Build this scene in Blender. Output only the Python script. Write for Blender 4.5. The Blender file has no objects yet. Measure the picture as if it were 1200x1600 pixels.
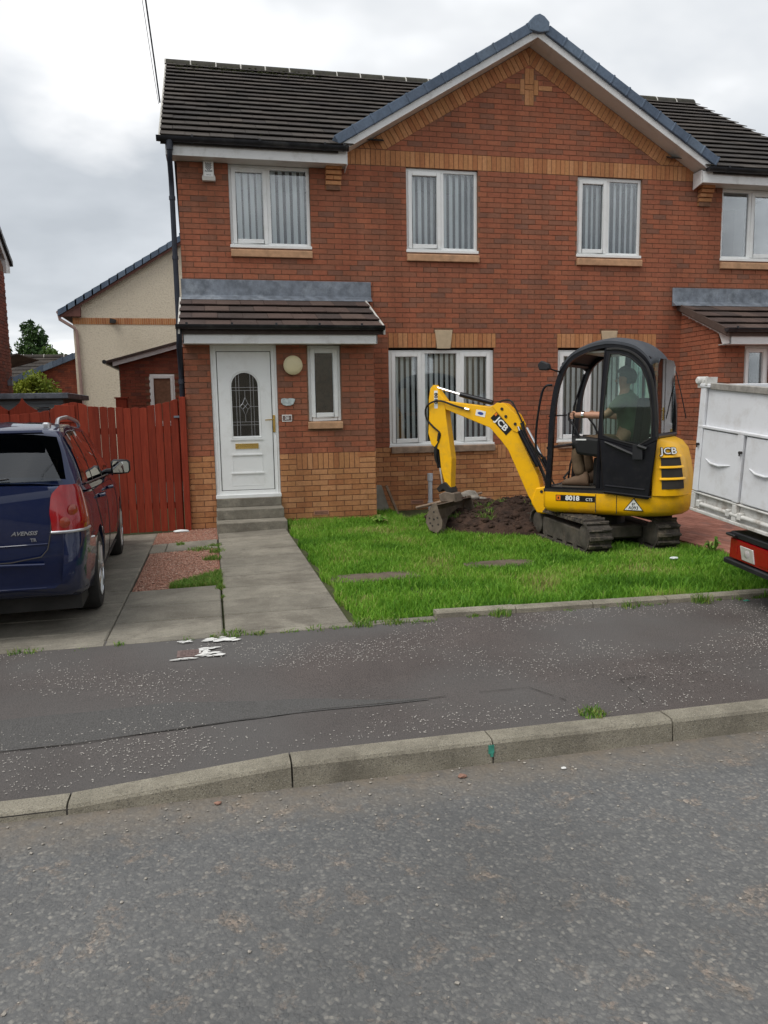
import bpy, bmesh, math, random
import numpy as np
from mathutils import Vector, Matrix, noise

random.seed(7)
RNG = np.random.default_rng(7)
R = math.radians
scene = bpy.context.scene
COL = scene.collection

# ------------------------------------------------------------------ camera
def basis(yaw, pitch, roll):
    f = Vector((math.sin(yaw) * math.cos(pitch), math.cos(yaw) * math.cos(pitch), -math.sin(pitch)))
    r = Vector((math.cos(yaw), -math.sin(yaw), 0))
    u = r.cross(f)
    c, s = math.cos(roll), math.sin(roll)
    return c * r + s * u, -s * r + c * u, f
cr, cu, cf = basis(R(12.490), R(7.508), R(-1.020))
cam_d = bpy.data.cameras.new('camera')
cam = bpy.data.objects.new('camera', cam_d)
COL.objects.link(cam)
cam.matrix_world = Matrix(((cr.x, cu.x, -cf.x, -4.940), (cr.y, cu.y, -cf.y, -11.624), (cr.z, cu.z, -cf.z, 1.60), (0, 0, 0, 1)))
cam_d.sensor_fit = 'VERTICAL'
cam_d.sensor_height = 24
cam_d.lens = 1207.77 / 1600 * 24
cam_d.clip_start = 0.05
cam_d.clip_end = 3000
scene.camera = cam

# ------------------------------------------------------------------ sky, sun, exposure
SUN_EL, SUN_AZ = R(58), R(-115)          # azimuth measured from +Y towards +X
world = bpy.data.worlds.new('World')
scene.world = world
world.use_nodes = True
nt = world.node_tree
nt.nodes.clear()
N = nt.nodes.new
L = nt.links.new
out = N('ShaderNodeOutputWorld')
sky = N('ShaderNodeTexSky'); sky.sky_type = 'NISHITA'; sky.sun_disc = False
sky.sun_elevation = SUN_EL; sky.sun_rotation = SUN_AZ
bg_sky = N('ShaderNodeBackground'); bg_sky.inputs[1].default_value = 0.10
L(sky.outputs[0], bg_sky.inputs[0])
tc = N('ShaderNodeTexCoord')
sep = N('ShaderNodeSeparateXYZ'); L(tc.outputs['Generated'], sep.inputs[0])
den = N('ShaderNodeMath'); den.operation = 'MAXIMUM'; L(sep.outputs[2], den.inputs[0]); den.inputs[1].default_value = 0.0
den2 = N('ShaderNodeMath'); den2.operation = 'ADD'; L(den.outputs[0], den2.inputs[0]); den2.inputs[1].default_value = 0.22
px = N('ShaderNodeMath'); px.operation = 'DIVIDE'; L(sep.outputs[0], px.inputs[0]); L(den2.outputs[0], px.inputs[1])
py = N('ShaderNodeMath'); py.operation = 'DIVIDE'; L(sep.outputs[1], py.inputs[0]); L(den2.outputs[0], py.inputs[1])
cmb = N('ShaderNodeCombineXYZ'); L(px.outputs[0], cmb.inputs[0]); L(py.outputs[0], cmb.inputs[1]); cmb.inputs[2].default_value = 3.3
n1 = N('ShaderNodeTexNoise'); n1.inputs['Scale'].default_value = 1.25; n1.inputs['Detail'].default_value = 5; n1.inputs['Roughness'].default_value = 0.5
n1.inputs['Distortion'].default_value = 0.15
L(cmb.outputs[0], n1.inputs['Vector'])
ramp = N('ShaderNodeValToRGB')
e = ramp.color_ramp.elements
e[0].position = 0.30; e[0].color = (0.50, 0.535, 0.575, 1)
e[1].position = 0.72; e[1].color = (1.25, 1.26, 1.27, 1)
m = ramp.color_ramp.elements.new(0.44); m.color = (0.63, 0.665, 0.705, 1)
m = ramp.color_ramp.elements.new(0.56); m.color = (0.82, 0.84, 0.86, 1)
L(n1.outputs['Fac'], ramp.inputs[0])
bg_cl = N('ShaderNodeBackground'); bg_cl.inputs[1].default_value = 1.0
# thin bright gap in the cloud, upper left
gdir = (cf + cr * (190 - 600) / 1207.77 - cu * (30 - 800) / 1207.77).normalized()
dt = N('ShaderNodeVectorMath'); dt.operation = 'DOT_PRODUCT'; L(tc.outputs['Generated'], dt.inputs[0]); dt.inputs[1].default_value = gdir
n2 = N('ShaderNodeTexNoise'); n2.inputs['Scale'].default_value = 2.6; n2.inputs['Detail'].default_value = 5; L(cmb.outputs[0], n2.inputs['Vector'])
ga = N('ShaderNodeMapRange'); ga.inputs[1].default_value = .978; ga.inputs[2].default_value = 1.0; L(dt.outputs['Value'], ga.inputs[0])
gb = N('ShaderNodeMath'); gb.operation = 'MULTIPLY'; L(ga.outputs[0], gb.inputs[0]); L(n2.outputs['Fac'], gb.inputs[1])
gr_ = N('ShaderNodeMapRange'); gr_.inputs[1].default_value = .22; gr_.inputs[2].default_value = .46; L(gb.outputs[0], gr_.inputs[0])
mg = N('ShaderNodeMix'); mg.data_type = 'RGBA'; L(gr_.outputs[0], mg.inputs[0]); L(ramp.outputs[0], mg.inputs[6]); mg.inputs[7].default_value = (1.08, 1.08, 1.08, 1)
L(mg.outputs[2], bg_cl.inputs[0])
mix = N('ShaderNodeMixShader'); mix.inputs[0].default_value = 0.94
L(bg_sky.outputs[0], mix.inputs[1]); L(bg_cl.outputs[0], mix.inputs[2]); L(mix.outputs[0], out.inputs[0])

sun_d = bpy.data.lights.new('sun', 'SUN')
sun_d.energy = 2.0; sun_d.angle = R(40); sun_d.color = (1.0, 0.97, 0.92)
sun = bpy.data.objects.new('sun', sun_d); COL.objects.link(sun)
sdir = Vector((math.sin(SUN_AZ) * math.cos(SUN_EL), math.cos(SUN_AZ) * math.cos(SUN_EL), math.sin(SUN_EL)))
sun.rotation_euler = sdir.to_track_quat('Z', 'Y').to_euler()

scene.view_settings.view_transform = 'Standard'
scene.view_settings.look = 'None'
scene.view_settings.exposure = 0.17
scene.view_settings.gamma = 1.0
scene.view_settings.use_curve_mapping = False
scene.cycles.use_denoising = True
scene.cycles.max_bounces = 8
scene.cycles.transparent_max_bounces = 16

# ================================================================== materials
def nodes(name):
    m = bpy.data.materials.new(name); m.use_nodes = True
    t = m.node_tree; b = t.nodes['Principled BSDF']
    return m, t, b
def mixc(t, fac, a, b, mode='MIX'):
    n = t.nodes.new('ShaderNodeMix'); n.data_type = 'RGBA'; n.blend_type = mode; n.clamp_factor = True
    for sock, v in ((n.inputs[0], fac), (n.inputs[6], a), (n.inputs[7], b)):
        if isinstance(v, bpy.types.NodeSocket): t.links.new(v, sock)
        else: sock.default_value = v if not isinstance(v, tuple) else (v[0], v[1], v[2], 1)
    return n.outputs[2]
def tnoise(t, scale, detail=3, rough=.55, vec=None, dist=0):
    n = t.nodes.new('ShaderNodeTexNoise'); n.inputs['Scale'].default_value = scale
    n.inputs['Detail'].default_value = detail; n.inputs['Roughness'].default_value = rough; n.inputs['Distortion'].default_value = dist
    if vec is not None: t.links.new(vec, n.inputs['Vector'])
    return n.outputs['Fac']
def tpos(t, sx=1, sy=1, sz=1, obj=False):
    if obj:
        g = t.nodes.new('ShaderNodeTexCoord').outputs['Object']
    else:
        g = t.nodes.new('ShaderNodeNewGeometry').outputs['Position']
    mp = t.nodes.new('ShaderNodeMapping'); mp.inputs['Scale'].default_value = (sx, sy, sz)
    t.links.new(g, mp.inputs['Vector']); return mp.outputs[0]
def tramp(t, fac, stops, const=False):
    n = t.nodes.new('ShaderNodeValToRGB'); cr_ = n.color_ramp
    if const: cr_.interpolation = 'CONSTANT'
    while len(cr_.elements) < len(stops): cr_.elements.new(.5)
    for el, (p, c) in zip(cr_.elements, stops):
        el.position = p; el.color = (c[0], c[1], c[2], 1) if isinstance(c, tuple) else (c, c, c, 1)
    t.links.new(fac, n.inputs[0]); return n.outputs[0]
def tbump(t, b, h, strength=.3, dist=.01):
    n = t.nodes.new('ShaderNodeBump'); n.inputs['Strength'].default_value = strength; n.inputs['Distance'].default_value = dist
    t.links.new(h, n.inputs['Height']); t.links.new(n.outputs[0], b.inputs['Normal'])
def M(name, col, rough=.6, metal=0, var=.2, scale=6, bump=0, bscale=80, bdist=.004, spec=.35, coat=0, dirt=None, dscale=3, damt=.5, obj=False, stretch=(1, 1, 1)):
    m, t, b = nodes(name)
    v = tpos(t, *stretch, obj=obj)
    n = tnoise(t, scale, 4, .6, v)
    lo = tuple(c * (1 - var) for c in col); hi = tuple(min(1, c * (1 + var)) for c in col)
    c = tramp(t, n, [(.3, lo), (.7, hi)])
    if dirt:
        d = tnoise(t, dscale, 6, .7, v)
        f = tramp(t, d, [(.5, 0.0), (.75, damt)])
        c = mixc(t, f, c, dirt)
    t.links.new(c, b.inputs['Base Color'])
    b.inputs['Roughness'].default_value = rough; b.inputs['Metallic'].default_value = metal
    b.inputs['Specular IOR Level'].default_value = spec
    if coat: b.inputs['Coat Weight'].default_value = coat; b.inputs['Coat Roughness'].default_value = .04
    if bump: tbump(t, b, tnoise(t, bscale, 3, .6, v), bump, bdist)
    return m
def rndfac(t):
    """one random number per piece: the face attribute of a joined mesh plus the random of a separate object"""
    a = t.nodes.new('ShaderNodeAttribute'); a.attribute_name = 'rnd'
    o = t.nodes.new('ShaderNodeObjectInfo')
    s = t.nodes.new('ShaderNodeMath'); s.operation = 'ADD'; t.links.new(a.outputs['Fac'], s.inputs[0]); t.links.new(o.outputs['Random'], s.inputs[1])
    f = t.nodes.new('ShaderNodeMath'); f.operation = 'FRACT'; t.links.new(s.outputs[0], f.inputs[0])
    return f.outputs[0]
def brickmat(name, stops, stain=.25):
    m, t, b = nodes(name)
    r = rndfac(t)
    c = tramp(t, r, stops, const=True)
    v = tpos(t)
    n = tnoise(t, 22, 4, .7, v)
    c = mixc(t, 1.0, c, tramp(t, n, [(.25, .78), (.75, 1.18)]), 'MULTIPLY')
    n2 = tnoise(t, 1.1, 5, .6, v)
    c = mixc(t, tramp(t, n2, [(.45, 0.0), (.8, stain)]), c, (.16, .11, .085))
    n4 = tnoise(t, 1.6, 5, .65, tpos(t, 1.6, 1.6, .22))
    c = mixc(t, 1.0, c, tramp(t, n4, [(.35, 1.06), (.7, .74)]), 'MULTIPLY')
    n3 = tnoise(t, 130, 2, .6, v)
    c = mixc(t, tramp(t, n3, [(.62, 0.0), (.72, .35)]), c, (.12, .05, .035))
    t.links.new(c, b.inputs['Base Color'])
    b.inputs['Roughness'].default_value = .85; b.inputs['Specular IOR Level'].default_value = .25
    tbump(t, b, tnoise(t, 160, 4, .7, v), .5, .004)
    return m
RED1, RED2, RED3 = (.365, .122, .066), (.345, .115, .064), (.39, .135, .072)
BRN1, BRN2, BRN3 = (.300, .120, .071), (.268, .116, .072), (.325, .118, .066)
MAT = {}
MAT['red'] = brickmat('red_brick', [(0, RED1), (.17, BRN1), (.30, RED2), (.44, BRN3), (.56, RED1), (.66, BRN2), (.74, RED3), (.83, BRN3), (.95, (.235, .108, .072))])
MAT['buff'] = brickmat('buff_brick', [(0, (.52, .24, .105)), (.2, (.48, .21, .09)), (.4, (.56, .27, .125)), (.62, (.44, .18, .078)), (.82, (.50, .235, .10))], .12)
MAT['mortar'] = M('brown_mortar', (.20, .105, .065), .95, var=.25, scale=14, bump=.3, bscale=200)
MAT['dkred'] = brickmat('dark_red_brick', [(0, (.24, .062, .036)), (.3, (.20, .055, .034)), (.6, (.27, .075, .042)), (.85, (.16, .055, .04))])
MAT['tile'] = brickmat('brown_roof_tile', [(0, (.056, .049, .043)), (.3, (.048, .042, .037)), (.6, (.066, .057, .049)), (.85, (.042, .037, .034))], .2)
MAT['ptile'] = brickmat('porch_roof_tile', [(0, (.088, .060, .051)), (.3, (.072, .051, .045)), (.6, (.102, .071, .059)), (.85, (.062, .047, .042))], .2)
MAT['verge'] = brickmat('blue_grey_verge_tile', [(0, (.12, .16, .22)), (.4, (.145, .19, .25)), (.7, (.10, .135, .19))], .1)
MAT['tilemortar'] = M('pale_ridge_mortar', (.5, .48, .44), .9)
MAT['moss'] = M('moss', (.05, .055, .02), .95, bump=.5, bscale=60)
def upvc(name, col=(.80, .81, .80), dirt=(.45, .42, .36), damt=.25):
    return M(name, col, .32, var=.03, scale=2, dirt=dirt, dscale=5, damt=damt)
MAT['white'] = upvc('white_upvc')
MAT['fascia'] = upvc('white_fascia_board', (.74, .74, .73), (.30, .27, .22), .45)
MAT['soffit'] = upvc('cream_soffit_board', (.62, .60, .55), (.35, .30, .24), .4)
MAT['gutter'] = M('black_gutter_plastic', (.018, .019, .023), .35, var=.3, dirt=(.12, .12, .11), damt=.4)
MAT['pipeblue'] = M('dark_blue_downpipe', (.022, .026, .038), .4, var=.2)
MAT['lead'] = M('lead_flashing', (.165, .185, .215), .5, metal=.25, var=.35, scale=9, dirt=(.42, .46, .5), dscale=4, damt=.6, bump=.3, bscale=12)
MAT['sill'] = M('buff_stone_sill', (.48, .28, .16), .85, var=.2, scale=10, bump=.3, dirt=(.22, .15, .1), damt=.5)
MAT['sill_dirty'] = M('dirty_stone_sill', (.27, .19, .135), .9, var=.3, scale=8, bump=.4, dirt=(.10, .075, .055), damt=.8)
MAT['keystone'] = M('sandstone_keystone', (.50, .39, .26), .85, var=.1, scale=12, bump=.3)
MAT['brass'] = M('polished_brass', (.72, .50, .16), .25, metal=1, var=.1)
MAT['black'] = M('black_plastic', (.015, .015, .017), .45, var=.3)
MAT['blackpaint'] = M('black_painted_steel', (.006, .006, .009), .35, var=.3, spec=.3, dirt=(.05, .045, .04), dscale=9, damt=.25)
MAT['rubber'] = M('rubber', (.025, .024, .023), .85, var=.3, bump=.3, bscale=90)
MAT['concrete'] = M('grey_concrete', (.25, .235, .20), .9, var=.22, scale=3.5, bump=.6, bscale=110, bdist=.006, dirt=(.12, .11, .09), dscale=1.8, damt=.55)
def kerbmat():
    m, t, b = nodes('kerb_concrete')
    v = tpos(t)
    c = tramp(t, tnoise(t, 5, 5, .7, v), [(.3, (.25, .225, .17)), (.7, (.40, .36, .28))])
    c = mixc(t, tramp(t, tnoise(t, 150, 2, .6, v), [(.55, 0.0), (.62, .7)]), c, (.13, .12, .10))
    c = mixc(t, tramp(t, tnoise(t, 240, 2, .5, v), [(.60, 0.0), (.66, .8)]), c, (.52, .48, .40))
    c = mixc(t, tramp(t, tnoise(t, 2.2, 6, .75, v), [(.47, 0.0), (.68, .7)]), c, (.12, .105, .08))
    t.links.new(c, b.inputs['Base Color']); b.inputs['Roughness'].default_value = .92
    tbump(t, b, tnoise(t, 130, 4, .8, v), 1.0, .010)
    return m
MAT['kerb'] = kerbmat()
def slabmat():
    m, t, b = nodes('brushed_concrete')
    v = tpos(t)
    r = rndfac(t)
    c = tramp(t, tnoise(t, 3, 5, .65, v), [(.3, (.19, .172, .135)), (.7, (.335, .305, .245))])
    c = mixc(t, 1.0, c, tramp(t, r, [(0, .86), (1, 1.1)]), 'MULTIPLY')
    w = tpos(t, 2.5, 48, 3)
    st = tnoise(t, 4, 4, .6, w)
    c = mixc(t, tramp(t, st, [(.38, 0.0), (.72, .7)]), c, (.13, .12, .098))
    c = mixc(t, tramp(t, tnoise(t, 1.4, 6, .75, v, .4), [(.44, 0.0), (.62, .75)]), c, (.115, .10, .078))
    c = mixc(t, tramp(t, tnoise(t, 160, 2, .6, v), [(.6, 0.0), (.68, .5)]), c, (.40, .38, .33))
    c = mixc(t, tramp(t, tnoise(t, 75, 3, .7, v), [(.56, 0.0), (.66, .6)]), c, (.10, .09, .075))
    t.links.new(c, b.inputs['Base Color']); b.inputs['Roughness'].default_value = .93
    a = t.nodes.new('ShaderNodeMath'); a.operation = 'ADD'; t.links.new(st, a.inputs[0]); t.links.new(tnoise(t, 150, 3, .7, v), a.inputs[1])
    tbump(t, b, a.outputs[0], .5, .006)
    return m
MAT['slab'] = slabmat()
def roadmat():
    m, t, b = nodes('road_asphalt')
    v = tpos(t)
    vo = t.nodes.new('ShaderNodeTexVoronoi'); vo.inputs['Scale'].default_value = 78; vo.inputs['Randomness'].default_value = 1
    wn = t.nodes.new('ShaderNodeMix'); wn.data_type = 'VECTOR'; wn.inputs[0].default_value = .02
    nn = t.nodes.new('ShaderNodeTexNoise'); nn.inputs['Scale'].default_value = 25; t.links.new(v, nn.inputs['Vector'])
    t.links.new(v, wn.inputs[4]); t.links.new(nn.outputs['Color'], wn.inputs[5]); t.links.new(wn.outputs[1], vo.inputs['Vector'])
    sepc = t.nodes.new('ShaderNodeSeparateColor'); t.links.new(vo.outputs['Color'], sepc.inputs[0])
    stone = tramp(t, sepc.outputs[0], [(0, (.108, .109, .109)), (.35, (.124, .123, .121)), (.7, (.140, .138, .134)), (.955, (.19, .185, .172)), (1, (.25, .235, .21))])
    binder = (.102, .102, .101)
    edge = tramp(t, vo.outputs['Distance'], [(.30, 0.0), (.70, .55)])
    c = mixc(t, edge, stone, binder)
    worn = tramp(t, tnoise(t, 6.5, 6, .72, v, .5), [(.55, 0.0), (.66, .85)])
    vo2 = t.nodes.new('ShaderNodeTexVoronoi'); vo2.inputs['Scale'].default_value = 95; t.links.new(v, vo2.inputs['Vector'])
    s2 = t.nodes.new('ShaderNodeSeparateColor'); t.links.new(vo2.outputs['Color'], s2.inputs[0])
    gravel = tramp(t, s2.outputs[0], [(0, (.10, .09, .08)), (.5, (.18, .155, .13)), (.8, (.26, .205, .165)), (1, (.34, .29, .24))])
    c = mixc(t, worn, c, gravel)
    pale_specks = tramp(t, tnoise(t, 210, 2, .5, v), [(.70, 0.0), (.74, .5)])  # scattered pale stones in the asphalt
    c = mixc(t, pale_specks, c, (.34, .33, .31))
    big = tnoise(t, .7, 4, .6, v)
    c = mixc(t, 1.0, c, tramp(t, big, [(.3, .84), (.7, 1.12)]), 'MULTIPLY')
    c = mixc(t, tramp(t, tnoise(t, 2.1, 6, .7, v, .6), [(.60, 0.0), (.72, .35)]), c, (.07, .068, .066))
    # sandy dust along the kerb
    sp = t.nodes.new('ShaderNodeSeparateXYZ'); t.links.new(t.nodes.new('ShaderNodeNewGeometry').outputs['Position'], sp.inputs[0])
    mr = t.nodes.new('ShaderNodeMapRange'); mr.inputs[1].default_value = -8.95; mr.inputs[2].default_value = -8.46; t.links.new(sp.outputs[1], mr.inputs[0])
    mm = t.nodes.new('ShaderNodeMath'); mm.operation = 'MULTIPLY'; t.links.new(mr.outputs[0], mm.inputs[0]); t.links.new(tnoise(t, 9, 5, .7, v), mm.inputs[1])
    c = mixc(t, tramp(t, mm.outputs[0], [(.15, 0.0), (.6, .8)]), c, (.20, .165, .125))
    t.links.new(c, b.inputs['Base Color']); b.inputs['Roughness'].default_value = .82; b.inputs['Specular IOR Level'].default_value = .3
    h = t.nodes.new('ShaderNodeMath'); h.operation = 'SUBTRACT'; h.inputs[0].default_value = 1; t.links.new(edge, h.inputs[1])
    gate = tramp(t, tnoise(t, 14, 4, .65, v), [(.42, .15), (.60, 1.0)])
    hh = t.nodes.new('ShaderNodeMath'); hh.operation = 'MULTIPLY'; t.links.new(h.outputs[0], hh.inputs[0]); t.links.new(gate, hh.inputs[1])
    h2 = t.nodes.new('ShaderNodeMath'); h2.operation = 'SUBTRACT'; t.links.new(hh.outputs[0], h2.inputs[0])
    h3 = t.nodes.new('ShaderNodeMath'); h3.operation = 'MULTIPLY'; t.links.new(worn, h3.inputs[0]); t.links.new(vo2.outputs['Distance'], h3.inputs[1]); t.links.new(h3.outputs[0], h2.inputs[1])
    tbump(t, b, h2.outputs[0], .9, .0045)
    return m
MAT['road'] = roadmat()
def footmat():
    m, t, b = nodes('footway_asphalt')
    v = tpos(t)
    c = tramp(t, tnoise(t, 2.2, 5, .6, v), [(.3, (.108, .092, .086)), (.7, (.146, .124, .115))])
    c = mixc(t, tramp(t, tnoise(t, 150, 2, .6, v), [(.50, 0.0), (.60, .75)]), c, (.055, .048, .045))
    c = mixc(t, tramp(t, tnoise(t, 42, 4, .7, v), [(.60, 0.0), (.68, .5)]), c, (.05, .045, .042))
    c = mixc(t, tramp(t, tnoise(t, 120, 2, .6, v), [(.64, 0.0), (.70, .6)]), c, (.22, .19, .17))
    tint = tnoise(t, .5, 3, .6, v)
    c = mixc(t, tramp(t, tint, [(.42, 0.0), (.62, .8)]), c, (.135, .13, .125))
    t.links.new(c, b.inputs['Base Color']); b.inputs['Roughness'].default_value = .88; b.inputs['Specular IOR Level'].default_value = .25
    tbump(t, b, tnoise(t, 120, 4, .75, v), 1.0, .010)
    return m
MAT['foot'] = footmat()
MAT['footgrey'] = M('grey_footway_patch', (.098, .094, .090), .88, var=.35, scale=120, bump=1, bscale=120, bdist=.010)
MAT['chip'] = M('pale_stone_chip', (.40, .375, .34), .7, var=.3, scale=40)
MAT['joint'] = M('dark_joint', (.045, .04, .035), .95)
MAT['ground'] = M('bare_ground', (.11, .10, .075), .95, var=.3, scale=1, bump=.4, bscale=20)
MAT['lawnsoil'] = M('lawn_soil', (.055, .062, .022), .95, var=.4, scale=8, bump=.6, bscale=40)
MAT['gravelbase'] = M('red_gravel_base', (.26, .12, .085), .95, var=.3, scale=60, bump=.8, bscale=120)
def gravelmat():
    m, t, b = nodes('red_gravel_stone')
    r = rndfac(t)
    c = tramp(t, r, [(0, (.37, .185, .125)), (.3, (.29, .145, .10)), (.6, (.42, .23, .165)), (.85, (.22, .12, .085)), (1, (.50, .36, .28))])
    t.links.new(c, b.inputs['Base Color']); b.inputs['Roughness'].default_value = .85
    return m
MAT['gravel'] = gravelmat()
MAT['soil'] = M('dug_soil', (.045, .026, .018), .97, var=.5, scale=9, bump=1, bscale=38, bdist=.02, dirt=(.105, .058, .038), dscale=5, damt=.7)
MAT['paver'] = brickmat('red_block_paver', [(0, (.30, .13, .095)), (.3, (.26, .11, .08)), (.6, (.34, .155, .115)), (.85, (.24, .115, .09))], .1)
MAT['stone'] = M('grey_flagstone', (.13, .10, .075), .92, var=.3, scale=6, bump=.5, bscale=50, dirt=(.10, .085, .06), damt=.6)
MAT['fence'] = None
def fencemat():
    m, t, b = nodes('red_fence_stain')
    r = rndfac(t)
    v = tpos(t, 14, 14, 1.2)
    c = tramp(t, tnoise(t, 3, 5, .6, v), [(.3, (.17, .024, .012)), (.7, (.26, .040, .019))])
    c = mixc(t, 1.0, c, tramp(t, r, [(0, .8), (1, 1.15)]), 'MULTIPLY')
    c = mixc(t, tramp(t, tnoise(t, 9, 5, .7, tpos(t, 1, 1, .5)), [(.66, 0.0), (.78, .5)]), c, (.26, .10, .06))
    t.links.new(c, b.inputs['Base Color']); b.inputs['Roughness'].default_value = .8; b.inputs['Specular IOR Level'].default_value = .2
    tbump(t, b, tnoise(t, 6, 4, .6, v), .25, .004)
    return m
MAT['fence'] = fencemat()
MAT['render'] = None
def harl():
    m, t, b = nodes('cream_roughcast_render')
    v = tpos(t)
    c = tramp(t, tnoise(t, 17, 4, .8, v), [(.34, (.55, .47, .36)), (.50, (.72, .63, .49))])
    c = mixc(t, tramp(t, tnoise(t, .7, 5, .6, v), [(.5, 0.0), (.8, .35)]), c, (.34, .28, .20))
    t.links.new(c, b.inputs['Base Color']); b.inputs['Roughness'].default_value = .95
    tbump(t, b, tnoise(t, 17, 4, .8, v), .9, .04)
    return m
MAT['render'] = harl()
MAT['brownwood'] = M('red_brown_barge_board', (.14, .058, .045), .7, var=.2)
MAT['pinkpipe'] = M('pink_brown_downpipe', (.36, .24, .21), .6, var=.15)
MAT['shed'] = M('grey_shed_board', (.15, .17, .18), .7, var=.2, stretch=(1, 1, 12))
MAT['yellow'] = M('yellow_machine_paint', (.96, .50, .004), .42, var=.06, scale=3, coat=.12, dirt=(.32, .20, .08), dscale=5, damt=.42, bump=.05, bscale=30)
MAT['track'] = M('muddy_track_rubber', (.058, .050, .042), .9, var=.4, scale=12, bump=.8, bscale=50, bdist=.01, dirt=(.22, .18, .13), dscale=11, damt=.9)
MAT['trackframe'] = M('muddy_track_frame', (.085, .075, .062), .8, var=.4, scale=8, bump=.4, bscale=30, dirt=(.17, .135, .10), dscale=6, damt=.7)
MAT['bucket'] = M('worn_bucket_steel', (.19, .15, .115), .75, metal=.2, var=.3, scale=9, bump=.3, bscale=40, dirt=(.09, .06, .045), dscale=7, damt=.7)
MAT['darksteel'] = M('oily_dark_steel', (.045, .042, .04), .5, metal=.5, var=.3)
MAT['chrome'] = M('bright_steel', (.75, .75, .75), .15, metal=1, var=.05)
MAT['roofgrey'] = M('matt_grey_cab_roof', (.055, .060, .070), .6, var=.15, dirt=(.14, .13, .12), dscale=5, damt=.3)
MAT['orange'] = M('orange_print', (.85, .22, .02), .4, var=0)
MAT['printblack'] = M('black_print', (.012, .012, .012), .35, var=0)
MAT['printwhite'] = M('white_print', (.82, .82, .80), .4, var=.03)
MAT['printblue'] = M('blue_print', (.03, .06, .28), .4, var=0)
MAT['seat'] = M('black_seat_vinyl', (.010, .010, .010), .55, var=.2)
MAT['skin'] = M('skin', (.56, .30, .20), .55, var=.1, scale=20)
MAT['shirt'] = M('olive_green_shirt', (.13, .17, .105), .9, var=.2, scale=9, bump=.3, bscale=30)
MAT['trousers'] = M('khaki_work_trousers', (.17, .115, .07), .9, var=.25, scale=9, bump=.5, bscale=25, bdist=.012)
MAT['boot'] = M('tan_boot_leather', (.19, .12, .075), .8, var=.25, dirt=(.1, .08, .06), damt=.6)
MAT['hair'] = M('grey_hair', (.20, .19, .175), .85, var=.3, scale=60, bump=.6, bscale=120)
def glass(name, tint=(.80, .86, .85), refl=1.0, ior=1.5):
    m = bpy.data.materials.new(name); m.use_nodes = True; t = m.node_tree
    for n in list(t.nodes): t.nodes.remove(n)
    o = t.nodes.new('ShaderNodeOutputMaterial'); tr = t.nodes.new('ShaderNodeBsdfTransparent'); gl = t.nodes.new('ShaderNodeBsdfGlossy')
    fr = t.nodes.new('ShaderNodeFresnel'); fr.inputs[0].default_value = ior
    mu = t.nodes.new('ShaderNodeMath'); mu.operation = 'MULTIPLY'; mu.inputs[1].default_value = refl; mu.use_clamp = True
    mx = t.nodes.new('ShaderNodeMixShader')
    tr.inputs[0].default_value = (*tint, 1); gl.inputs['Roughness'].default_value = .015; gl.inputs[0].default_value = (.95, .97, 1, 1)
    t.links.new(fr.outputs[0], mu.inputs[0]); t.links.new(mu.outputs[0], mx.inputs[0])
    t.links.new(tr.outputs[0], mx.inputs[1]); t.links.new(gl.outputs[0], mx.inputs[2]); t.links.new(mx.outputs[0], o.inputs[0])
    return m
MAT['glass'] = glass('window_glass', (.97, .99, .99), 1.9)
MAT['cabglass'] = glass('tinted_cab_glass', (.74, .86, .80), 1.3)
MAT['carglass'] = glass('dark_car_glass', (.16, .20, .20), 1.8)
MAT['rearglass'] = glass('car_rear_glass', (.38, .45, .45), 1.9)
MAT['mirrorglass'] = M('mirror_glass', (.8, .85, .88), .03, metal=1, var=0)
MAT['blind'] = M('pale_fabric_blind', (.92, .94, .94), .8, var=.03)
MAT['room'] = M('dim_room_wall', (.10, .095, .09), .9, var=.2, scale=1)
MAT['lens'] = M('cream_lamp_shade', (.66, .58, .36), .4, var=.05)
MAT['plaque'] = M('pale_stone_plaque', (.46, .52, .52), .7, var=.25, scale=22)
def carpaint(name, col):
    m, t, b = nodes(name)
    b.inputs['Base Color'].default_value = (*col, 1); b.inputs['Metallic'].default_value = .0; b.inputs['Roughness'].default_value = .5; b.inputs['Specular IOR Level'].default_value = .1
    b.inputs['Coat Weight'].default_value = 1; b.inputs['Coat Roughness'].default_value = .03
    v = tpos(t, obj=True)
    c = mixc(t, tramp(t, tnoise(t, 3, 5, .7, v), [(.45, 0.0), (.8, .12)]), col, (.10, .10, .11))
    t.links.new(c, b.inputs['Base Color'])
    return m
MAT['blue'] = carpaint('dark_blue_car_paint', (.0025, .009, .046))
MAT['silver'] = M('silver_trim', (.55, .56, .58), .28, metal=.8, var=.05)
MAT['lampred'] = M('red_lamp_lens', (.26, .005, .008), .12, var=.1, scale=30, coat=.6)
MAT['lampdark'] = M('smoked_amber_lens', (.28, .045, .02), .12, var=.1, coat=.6)
MAT['lampclear'] = M('clear_lamp_lens', (.55, .52, .50), .12, metal=.3, var=.15, scale=25, coat=.6)
MAT['truckwhite'] = M('dented_white_truck_paint', (.70, .71, .73), .4, var=.05, scale=2, coat=.2, bump=.15, bscale=5, bdist=.03, dirt=(.30, .25, .19), dscale=6, damt=.35, obj=True)
MAT['truckdirty'] = M('dirty_white_truck_paint', (.58, .57, .54), .55, var=.15, scale=6, bump=.2, bscale=20, dirt=(.20, .14, .09), dscale=9, damt=.85, obj=True)
MAT['tread'] = M('chequer_plate', (.34, .32, .29), .6, metal=.4, var=.3, scale=25, bump=.6, bscale=40)
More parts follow.
